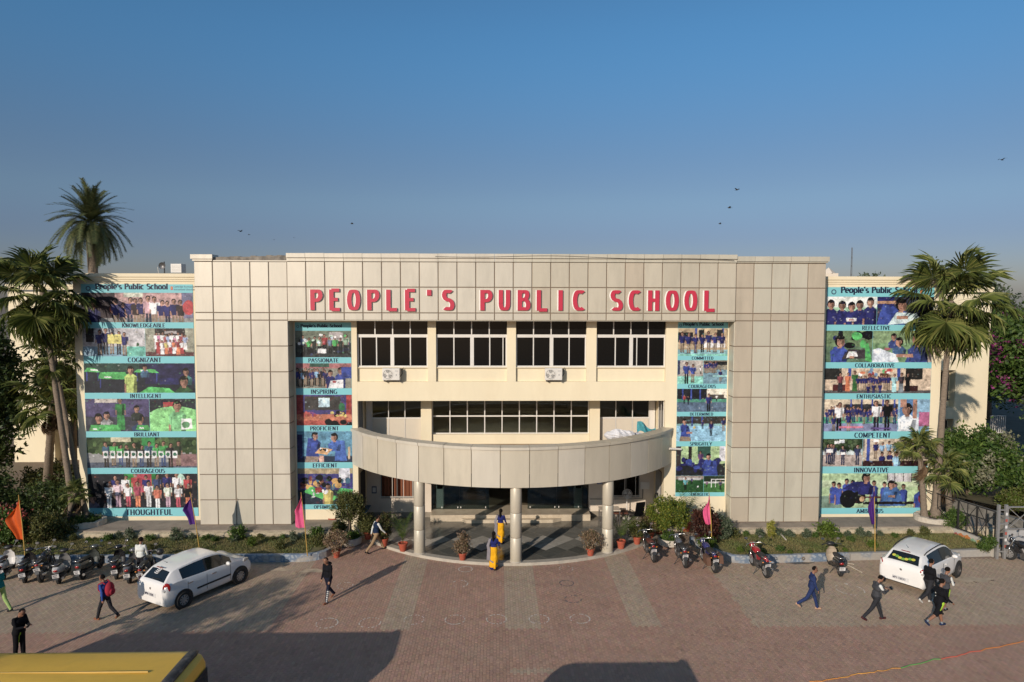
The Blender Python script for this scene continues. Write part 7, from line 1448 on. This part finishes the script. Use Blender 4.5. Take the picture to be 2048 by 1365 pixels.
# ================================================================== flags, fence, roof things, small items
m_bam = mat('bamboo', (.42,.26,.06), .6, var=.15, scale=5)
def flag(label, base, top, colr, sz, seed):
    """a limp pennant tied to a bamboo pole"""
    t = thing('flag', label, 'flag', base, 0, 'flags along the lawns'); tp = Vector(top)-Vector(base); MB().tube([(0,0,0), tuple(tp*.5+Vector((.02,0,0))), tuple(tp)], [.022,.02,.014], 7).build('pole', m_bam, t, world=False)
    rs = np.random.RandomState(seed); V = []; F = []; nx, nz = 10, 16; w_, h = sz
    for j in range(nz+1):
        f = j/nz; hang = w_*(1-abs(2*f-.9)**2*.25)*min(1, f*2.2+.06)
        for i in range(nx+1):
            g_ = i/nx; fold = .10*math.sin(g_*9+f*3+seed)*g_; x = -hang*g_*(.55+.12*math.sin(f*4+seed)); z = tp.z*1.0-h*f-.35*h*g_*(1-f)*.6; px = tp.x*(z/tp.z); V.append((px+x, fold+.05*math.sin(f*7+seed)*g_, z))
    for j in range(nz):
        for i in range(nx): a = j*(nx+1)+i; F.append((a, a+1, a+nx+2, a+nx+1))
    me = bpy.data.meshes.new('cloth'); me.from_pydata(V, [], F); me.materials.append(mat('flag_'+colr[0], colr[1], .6, var=.1, scale=6, trans=.35)); me.polygons.foreach_set('use_smooth', [True]*len(F)); link('cloth', me, t, world=False)
for lab, (ub, vb), (ut, vt), cr, sz, sd in [('orange flag on a bamboo pole behind the left scooters', (50,1112), (37,990), ('orange', (.72,.11,.012)), (.95,1.9), 1), ('purple flag in front of the left tower', (399,1098), (380,985), ('purple', (.08,.02,.20)), (.85,1.4), 2),
      ('pink flag left of the entrance', (615,1112), (602,985), ('pink', (.88,.13,.30)), (.85,1.5), 3), ('pink flag right of the entrance beside the maroon shrub', (1424,1097), (1418,985), ('pink', (.88,.13,.30)), (.5,1.4), 4), ('purple flag in front of the right banner', (1750,1104), (1748,975), ('purple', (.08,.02,.20)), (.38,1.6), 5)]:
    b_ = gz(ub, vb, .3); flag(lab, b_, gy(ut, vt, b_.y), cr, sz, sd)
# air conditioners under the upper windows
for lab, x in (('outdoor air conditioner under the first upper window from the left', -5.62), ('outdoor air conditioner under the third upper window from the left', 1.9)):
    t = thing('air_conditioner', lab, 'air conditioner', (x, YW-.02, 7.27), 0, 'outdoor air conditioners'); MB().cbox(-.40,.40,-.28,.02,0,.55,.02).build('casing', m_ac, t, world=False)
    mb = MB(); [mb.lathe([(r-.008,0),(r-.008,-.012),(r+.008,-.012),(r+.008,0)], 24, (-.15,-.283,.275), axis='y', cap=False) for r in (.06,.11,.16,.21,.235)]; [mb.bar((-.15,-.288,.275), (-.15+.235*math.cos(a), -.288, .275+.235*math.sin(a)), .008, .008) for a in np.arange(0, 6.28, .52)]; mb.build('fan_grille', m_alu, t, world=False)
    MB().lathe([(.001,0),(.22,0)], 24, (-.15,-.281,.275), axis='y', cap=False).build('fan_opening', mat('fan_shadow', (.10,.095,.09), .7), t, world=False)
    mb = MB(); [mb.add([(-.15+.03*math.cos(a), -.2825, .275+.03*math.sin(a)), (-.15+.2*math.cos(a), -.2825, .275+.2*math.sin(a)), (-.15+.2*math.cos(a+.8), -.2825, .275+.2*math.sin(a+.8)), (-.15+.05*math.cos(a+1), -.2825, .275+.05*math.sin(a+1))], [(0,1,2,3)]) for a in (0,2.09,4.19)]; mb.build('fan_blade', m_ac, t, world=False)
    MB().lathe([(.001,-.012),(.045,-.008),(.05,0)], 14, (-.15,-.292,.275), axis='y', cap=False).build('fan_hub', m_alu, t, world=False)
    mb = MB(); mb.box(.18,.33,-.286,-.281,.42,.45); mb.box(.22,.27,-.286,-.281,.22,.28); mb.build('maker_mark', mat('grey_print', (.35,.34,.33), .6), t, world=False); mb = MB(); mb.box(-.34,-.30,-.26,.02,-.06,-.002); mb.box(.30,.34,-.26,.02,-.06,-.002); mb.box(-.34,.34,-.03,.02,-.09,-.061); mb.build('bracket', m_fr, t, world=False)
    MB().tube([(.40,-.1,.15),(.5,-.08,.3),(.47,-.02,.48),(.55,.1,.55)], .02, 6).build('pipe', m_black, t, smooth=True, world=False)
# roof clutter
t = thing('roof_cooler', 'white metal air cooler on the left wing roof', 'cooler', gy(357, 546, 33.5)); mb = MB(); mb.box(-.25,.25,-.25,.25,0,.42); mb.build('casing', m_ac, t, world=False); [MB().box(-.2,.2,-.256,-.251,.07+.075*k,.11+.075*k).build('louvre', m_grill, t, world=False) for k in range(4)]
t = thing('roof_antenna', 'dish antenna on a pole on the left wing roof', 'antenna', gy(329, 547, 33.5)); MB().tube([(0,0,0),(0,0,.56)], .03, 8).build('pole', m_fr, t, world=False); MB().lathe([(.001,.06),(.1,.04),(.17,0)], 14, (-.08,-.06,.36), axis='y', cap=False).build('dish', m_steel, t, smooth=True, world=False); MB().tube([(-.28,0,0),(-.32,0,.3)], .015, 6).build('stay', m_grill, t, world=False)
t = thing('radio_mast', 'thin lattice mast rising behind the right wing roof', 'mast', (27.5, 54, 0)); mb = MB(); [mb.tube([(a,b,0),(a*.3,b*.3,15.2)], .018, 5) for a, b in ((.12,0),(-.12,0),(0,.15))]
for k in range(22): mb.bar((.12*(1-.03*k),0,k*.68), (-.12*(1-.03*k),0,k*.68+.34), .012)
mb.build('lattice', m_steel, t, world=False)
t = thing('roof_tank', 'small pale pyramid-capped block on the right wing roof next to the tower', 'tank', gy(1657, 552, 36)); MB().box(-.35,.35,-.35,.35,-.3,.12).build('block', m_white, t, world=False); MB().lathe([(.42,.12),(.02,.42)], 4, cap=True).build('cap', m_white, t, world=False)
m_cable = mat('slack_cable', (.05,.045,.04), .7); mb = MB(); mb.tube([(x, FY-.105, 12.94+.035*math.sin(x*.9)-.0016*x*x) for x in np.linspace(-3.5, 10, 40)], .011, 5); mb.build('slack_cable', m_cable, BLD)
# terrace clutter
t = thing('white_sack', 'crumpled white plastic sack lying on the right end of the canopy terrace', 'sack', (4.85, 30.65, 4.66)); mb = MB(); mb.ell((0,0,.2), (.72,.26,.24), 26, 14); rs = np.random.RandomState(4)
for i in range(len(mb.v)): v = Vector(mb.v[i]); q = 1+.14*math.sin(v.x*9+v.z*7)+.10*math.sin(v.x*21+v.y*13)+.06*rs.normal(); mb.v[i] = (v.x, v.y*q, .2+(v.z-.2)*q)
mb.build('sack_body', mat('white_plastic_sheet', (.62,.60,.60), .5, var=.1, scale=6), t, world=False)
t = thing('teal_tarpaulin', 'folded teal tarpaulin leaning on the right end of the canopy parapet', 'tarpaulin', (6.2, 31.25, 4.82)); mb = MB(); n = 12
for k in range(n):
    a0, a1 = k/n, (k+1)/n; f = lambda a, b: (-.42+.84*a, .1*math.sin(a*9+b*3), .55*(1-a*.65)*b+.1*math.sin(a*7)); [mb.add([f(a0,b), f(a1,b), f(a1,b+.25), f(a0,b+.25)], [(0,1,2,3)]) for b in (0,.25,.5,.75)]
mb.build('sheet', mat('teal_tarp', (.07,.30,.34), .5, var=.2, scale=5), t, smooth=True, world=False)
t = thing('paper_heap', 'crumpled paper and cloth between the sack and the tarpaulin', 'rubbish', (5.75, 30.95, 4.6)); mb = MB(); mb.ell((0,0,.12), (.3,.2,.18), 14, 8)
for i in range(len(mb.v)): v = mb.v[i]; q = 1+.2*rs.normal(); mb.v[i] = (v[0]*q, v[1], .1+(v[2]-.1)*q)
mb.build('heap', mat('pale_print_cloth', (.42,.40,.42), .7, var=.35, scale=14), t, world=False)
# desk, chair and fan right of the entrance
t = thing('office_chair', 'black office chair with sled frame on the right of the podium', 'chair', (6.05, 32.55, .12), R(200)); MB().cbox(-.25,.25,-.25,.25,.44,.52,.03).build('seat', m_seat, t, world=False); o = MB().cbox(-.24,.24,-.04,.04,0,.62,.03).build('backrest', m_seat, t, world=False, loc=(0,.28,.56)); o.rotation_euler = (R(-12),0,0)
mb = MB(); [mb.tube([(s*.25,.25,.5),(s*.25,-.22,.44),(s*.25,-.25,.02),(s*.25,.28,.02)], .015, 6) for s in (-1, 1)]; mb.tube([(-.25,.28,.02),(.25,.28,.02)], .015, 6); mb.build('frame', m_chrome, t, world=False); [MB().tube([(s*.27,.2,.7),(s*.27,-.15,.7),(s*.27,-.18,.5)], .018, 6).build('armrest', m_black, t, world=False) for s in (-1, 1)]
t = thing('desk', 'small desk with pale top behind the right column', 'desk', (4.75, 32.6, .12)); MB().cbox(-.5,.5,-.35,.35,.70,.74,.01).build('top', m_white, t, world=False); [MB().box(x-.025,x+.025,y-.025,y+.025,0,.698).build('leg', m_steel, t, world=False) for x in (-.45,.45) for y in (-.3,.3)]
t = thing('bench_seat', 'brown bench seat between the desk and the office chair', 'bench', (5.35, 32.95, .12)); MB().cbox(-.35,.35,-.25,.25,.40,.48,.02).build('seat', mat('brown_vinyl', (.10,.035,.02), .6), t, world=False); [MB().box(x-.02,x+.02,y-.02,y+.02,0,.398).build('leg', m_steel, t, world=False) for x in (-.3,.3) for y in (-.2,.2)]
t = thing('pedestal_fan', 'white pedestal fan against the right entrance wall', 'fan', (5.75, 33.35, .12)); MB().lathe([(.2,0),(.2,.03),(.03,.06),(.025,1.05)], 14).build('stand', m_alu, t, world=False); mb = MB()
for r in (.07,.13,.19,.24): mb.lathe([(r-.006,0),(r-.006,-.1),(r+.006,-.1),(r+.006,0)], 20, (0,-.02,1.25), axis='y', cap=False)
mb.build('cage', m_alu, t, world=False); mb = MB(); [mb.add([(0,-.06,1.25),(.2*math.cos(a),-.05,1.25+.2*math.sin(a)),(.2*math.cos(a+1),-.08,1.25+.2*math.sin(a+1))], [(0,1,2)]) for a in (0,2.1,4.2)]; mb.build('blade', m_ac, t, world=False)
t = thing('hung_bag', 'black bag hanging on the window bars in the right entrance corner', 'bag', (7.08, 32.7, 1.35)); MB().ell((0,0,0), (.11,.2,.26), 12, 9).build('bag', m_black, t, smooth=True, world=False)
# fence, wall, gate at the right
m_iron = mat('black_iron', (.02,.018,.017), .6); m_galv = mat('galvanised_steel', (.34,.33,.32), .45, .5, var=.1)
F0, F1 = Vector((22.3, 32.2, 0)), Vector((21.35, 28.65, 0))
fa = gz(1893, 1062, .35); fb = gz(1990, 1098, .35); fa.z = fb.z = 0
dirf = (fb-fa).normalized(); nrm = Vector((-dirf.y, dirf.x, 0))
m_mur = mat('mural_wall', (.42,.39,.34), .85, var=.15, scale=4, dirt=(.22,.16,.13), dirtamt=.6, dscale=2)
wl_ = thing('fence_wall', 'low wall with painted flowers under the black fence at the right', 'wall', fa); mb = MB(); Lf = (fb-fa).length; e0 = fa-dirf*2.2
def obx(mb, a, b, th, z0, z1, m=0):
    a = Vector(a); b = Vector(b); d = (b-a).normalized(); n_ = Vector((-d.y, d.x, 0))*th/2; P_ = [a-n_, b-n_, b+n_, a+n_]; mb.add([(p.x,p.y,z0) for p in P_]+[(p.x,p.y,z1) for p in P_], [(0,3,2,1),(4,5,6,7),(0,1,5,4),(1,2,6,5),(2,3,7,6),(3,0,4,7)], m); return mb
obx(mb, e0, fb, .2, -.03, .62); mb.build('wall', m_mur, wl_)
for k, (f, z, r, c_) in enumerate([(.35,.42,.13,(.42,.15,.05)),(.48,.40,.17,(.45,.17,.05)),(.6,.36,.15,(.20,.32,.20)),(.72,.42,.11,(.45,.30,.10)),(.25,.40,.10,(.30,.06,.06)),(.82,.36,.12,(.18,.26,.32))]):
    p = fa+dirf*Lf*f; n_ = Vector((dirf.y, -dirf.x, 0)); n_ = n_ if n_.y < 0 or n_.x < 0 else -n_; n_ = -nrm if (-nrm).dot(Vector((-1,-1,0))) > 0 else nrm; mb = MB(); q = [(p+n_*(.104+.001*k)+dirf*r*math.cos(a)*(1+.15*math.sin(5*a))+Vector((0,0,z+r*.8*math.sin(a)*(1+.15*math.sin(5*a))))) for a in np.linspace(0, 6.28, 20)[:-1]]; mb.add(q, [tuple(range(19))]); mb.build('painted_flower', mat('mural_paint_%d' % k, c_, .8, var=.25, scale=12), wl_)
fn = thing('iron_fence', 'black iron fence with crossed braces on the painted wall at the right', 'fence', fa); zb0, zt0 = .64, 1.95
segs = [(-1.15, Lf*.0+.35), (.37, Lf*.52), (Lf*.52+.03, Lf-.04)]
for a, b in ((-1.6,.55),(.57,Lf*.62),(Lf*.62+.02,Lf-.03)):
    A, B = fa+dirf*a, fa+dirf*b
    for p in (A, B): MB().bar((p.x,p.y,zb0-.03), (p.x,p.y,zt0), .05).build('post', m_iron, fn)
    for z in (zb0+.02, zt0): MB().bar((A.x,A.y,z), (B.x,B.y,z), .04).build('rail', m_iron, fn)
    M_ = (A+B)/2; MB().bar((M_.x,M_.y,zb0), (M_.x,M_.y,zt0), .03).build('bar', m_iron, fn)
    MB().bar((A.x,A.y,zb0), (B.x,B.y,zt0), .022).build('brace', m_iron, fn); MB().bar((A.x+.01,A.y,zt0), (B.x+.01,B.y,zb0), .022).build('brace', m_iron, fn)
gp = thing('gate_post', 'tall galvanised gate post with red and white marks at the right', 'gate post', fb+dirf*.25); px_, py_ = (fb+dirf*.25).x, (fb+dirf*.25).y
for dx in (-.16, .16): MB().box(px_+dx-.05, px_+dx+.05, py_-.05, py_+.05, -.03, 2.35).build('upright', m_galv, gp)
for z in (.3, .9, 1.5, 2.1): MB().box(px_-.11, px_+.11, py_-.03, py_+.03, z, z+.05).build('rung', m_galv, gp)
for k in range(6): MB().box(px_+.115, px_+.205, py_-.056, py_-.051, .5+k*.28, .62+k*.28).build('mark', m_plate if k % 2 else mat('mark_red', (.35,.08,.06), .6), gp)
gt = thing('lane_gate', 'grey steel gate with sheet base and braced top at the right edge', 'gate', (px_+.35, py_+.05, 0)); gx0, gx1 = px_+.30, px_+3.6; gyy_ = py_+.08
MB().box(gx0, gx1, gyy_-.015, gyy_+.015, .05, 1.22).build('sheet', mat('gate_grey', (.36,.35,.34), .55, var=.12, scale=2, dirt=(.25,.22,.19), dirtamt=.5, dscale=1.5), gt)
for z in (1.25, 2.2): MB().box(gx0, gx1, gyy_-.03, gyy_+.03, z, z+.05).build('rail', m_galv, gt)
for x in (gx0, gx0+1.1, gx0+2.2, gx1): MB().box(x-.025, x+.025, gyy_-.028, gyy_+.028, 1.302, 2.198).build('bar', m_galv, gt)
for x in (gx0, gx0+1.1, gx0+2.2): MB().bar((x+.03,gyy_,1.3), (x+1.07,gyy_,2.2), .025).build('brace', m_galv, gt); MB().bar((x+.03,gyy_+.02,2.2), (x+1.07,gyy_+.02,1.3), .025).build('brace', m_galv, gt)
# lane behind the fence with its retaining wall
m_lane = mat('dusty_lane', (.22,.155,.11), .95, var=.2, scale=1.2, dirt=(.14,.1,.075), dirtamt=.5, dscale=.8); mb = MB(); la = [(21.2,33.6),(22.9,31.9),(22.4,28.9),(27.5,27.4),(29,29.5),(25.0,31.4),(23.2,34.5),(21.3,34.6)]
mb.add([(21.0,33.6,-.02),(22.3,29.0,-.02),(32,26.0,-.02),(33,29.2,-.02),(25.2,31.3,-.02),(22.9,34.4,-.02)], [tuple(range(6))]); struct(mb.build('lane', m_lane))
m_rw = mat('mossy_concrete', (.21,.195,.17), .95, var=.25, scale=2.5, bump=.5, bscale=10, dirt=(.07,.065,.05), dirtamt=.7, dscale=2)
wA = gz(1905, 985, .95); wB = gz(2075, 1050, .95); o = obx(MB(), (wA.x-1.2, wA.y+.9, 0), (wB.x, wB.y, 0), .28, -.03, .95).build('retaining_wall', m_rw); tag(o, 'weathered grey retaining wall behind the iron fence at the right', 'wall')
mb = MB(); wd = (Vector((wB.x,wB.y,0))-Vector((wA.x,wA.y,0))).normalized(); nn = Vector((-wd.y, wd.x, 0)); A = Vector((wA.x-1.2,wA.y+.9,0))+nn*.16; B = Vector((wB.x+3,wB.y-1.2,0))+nn*.16
mb.add([(A.x,A.y,.86),(B.x,B.y,.86),(B.x+nn.x*9,B.y+nn.y*9,.4),(A.x+nn.x*5,A.y+nn.y*5,.3)], [(0,1,2,3)]); struct(mb.build('garden_bank', mat('bank_soil', (.12,.10,.05), .95, var=.35, scale=2, dirt=(.07,.09,.03), dirtamt=.7, dscale=1.2)))
t = thing('white_railing', 'short pale railing beside the rear path at the right', 'railing', gz(1995, 868, 0)); [MB().bar((x,0,0), (x,0,1.5), .05).build('bar', m_alu, t, world=False) for x in np.linspace(-.6,.6,8)]; [MB().bar((-.65,0,z), (.65,0,z), .06).build('rail', m_alu, t, world=False) for z in (.1,1.5)]
mb = MB(); mb.add([gz(1975,870,-.03), gz(2100,860,-.03), gz(2100,775,-.03), gz(1985,790,-.03)], [(0,1,2,3)]); struct(mb.build('rear_path', m_lane))
# rope of coloured flags on the paving, sticks, drain, litter
mb = MB(); rs = np.random.RandomState(3); P_ = [(1620,1366),(1680,1357),(1740,1346),(1800,1337),(1880,1319),(1960,1302),(2060,1281)]; cols_ = [(.62,.25,.05),(.62,.30,.06),(.55,.26,.06),(.12,.35,.08),(.60,.12,.07),(.62,.22,.05)]
pts = []
for (a, b), (c_, d_) in zip(P_, P_[1:]):
    for k in range(8): f = k/8; p = gz(a+(c_-a)*f, b+(d_-b)*f); pts.append((p.x, p.y+rs.normal(0,.025), .018))
ro = thing('rope', 'orange and green streamer rope lying across the lower right paving', 'rope', pts[len(pts)//2]); n6 = len(pts)//6
for k in range(6): MB().tube(pts[k*n6:(k+1)*n6+1], .014, 5).build('strand', mat('rope_%d' % k, cols_[k], .7, var=.1), ro)
a_, b_ = gz(1688,1128), gz(1724,1146); t = thing('stick', 'long pale stick on the paving beside the beige scooter', 'stick', a_); MB().tube([(0,0,.02), tuple((b_-a_)*.5+Vector((0,.03,.02))), tuple(b_-a_+Vector((0,0,.015)))], .018, 6).build('shaft', m_tub, t, world=False); a2 = gz(1708,1130); MB().tube([(0,0,.045), tuple(a2-a_+Vector((0,0,.02)))], .015, 6).build('twig', m_tub, t, world=False)
p = gz(1606,1117,.16); t = thing('drain_spout', 'round drain pipe end sticking out of the right kerb', 'pipe', p); MB().lathe([(.07,.12),(.07,-.06),(.045,-.06),(.045,.1)], 14, axis='y', cap=False).build('pipe', m_bark, t, world=False)
a_ = gz(1560,1068,.45); b_ = gz(1572,1082,.36); t = thing('plank', 'short pale plank leaning on the right lawn before the tower', 'plank', a_); MB().bar((0,0,.03), tuple(b_-a_+Vector((0,0,.04))), .06, .03).build('board', m_tub, t, world=False)
for k, (u, v) in enumerate([(1692,1168),(1484,1134),(1950,1165),(1985,1162)]):
    o = MB().box(-.06,.06,-.04,.04,0,.012).build('litter', m_tub if k < 2 else m_bark, loc=gz(u, v)); o.rotation_euler = (0,0,k); tag(o, ['scrap of paper right of the navy tracksuit walker','scrap of paper at the kerb by the red motorcycle','dark scrap on the paving right of the right hatchback','second dark scrap near the right picture edge'][k], 'litter')
# dark oily drip below the spout
m_wet = mat('damp_stain', (.09,.07,.055), .35, var=.3, scale=6); mb = MB(); p0 = gz(1600,1126); mb.add([(p0.x+.55*math.cos(a)*(1+.25*math.sin(3*a)), p0.y-.05+.12*math.sin(a)*(1+.3*math.sin(5*a)), .004) for a in np.linspace(0,6.28,22)[:-1]], [tuple(range(21))]); mb.build('stain', m_wet, paving)
m_dust = mat('sand_dust', (.46,.36,.25), .95, var=.2, scale=3)
for k, (u, v, r) in enumerate([(1945,1160,.5),(560,1140,.3),(628,1142,.35)]): p0 = gz(u, v); mb = MB(); mb.add([(p0.x+r*1.6*math.cos(a)*(1+.25*math.sin(3*a+k)), p0.y+r*.5*math.sin(a)*(1+.3*math.sin(5*a)), .0045) for a in np.linspace(0,6.28,22)[:-1]], [tuple(range(21))]); mb.build('sand_patch', m_dust, paving)
# birds
m_bird = mat('dark_bird', (.03,.03,.032), .8)
BL = ['leftmost bird low over the left tower','tiny bird right of the leftmost one','tiny bird low above the left tower parapet','bird high over the letter P','bird above the words PUBLIC SCHOOL, topmost of three','middle bird of three over the right of the facade','lowest bird of three over the right of the facade','bird at the far right edge of the sky','faint bird above the left tower corner']
for k, (u, v, s) in enumerate([(481,463,1.0),(498,470,.5),(548,480,.5),(704,448,.8),(1474,380,1.1),(1459,416,1.0),(1440,448,.8),(2004,320,1.1),(588,476,.4)]):
    p = gy(u, v, 60); t = thing('bird', BL[k], 'bird', p, rr.uniform(0, 6), 'birds in the sky'); mb = MB(); mb.ell((0,0,0), (.16*s,.05*s,.05*s), 8, 6); mb.add([(.16*s,0,0),(.24*s,.0,-.01),(.16*s,.02,.02)], [(0,1,2)]); mb.build('body', m_bird, t, smooth=True, world=False)
    for q in (-1, 1): mb = MB(); w_ = [(.07*s,q*.03*s,.02*s),(-.06*s,q*.03*s,.02*s),(-.08*s,q*.2*s,.10*s),(.05*s,q*.2*s,.11*s),(-.10*s,q*.42*s,.05*s)]; mb.add(w_, [(0,1,2,3),(3,2,4)]); mb.build('wing', m_bird, t, world=False)
    mb = MB(); mb.add([(-.12*s,.02*s,0),(-.12*s,-.02*s,0),(-.26*s,-.05*s,0),(-.26*s,.05*s,0)], [(0,1,2,3)]); mb.build('tail', m_bird, t, world=False)
# trees outside the picture at the left, whose shade falls across the paving
tree('roadside tree standing left of the picture behind the yellow bus', (-17.9, 10.6, 0), 6.4, (2.1, 1.7, 1.5), 61, G_MID, 2600, .24, 40, .14)
tree('roadside tree standing right of the picture near the gate', (17.2, 17.0, 0), 5.0, (1.0, 1.0, 1.2), 63, G_MID, 1500, .2, 26, .1) if False else None
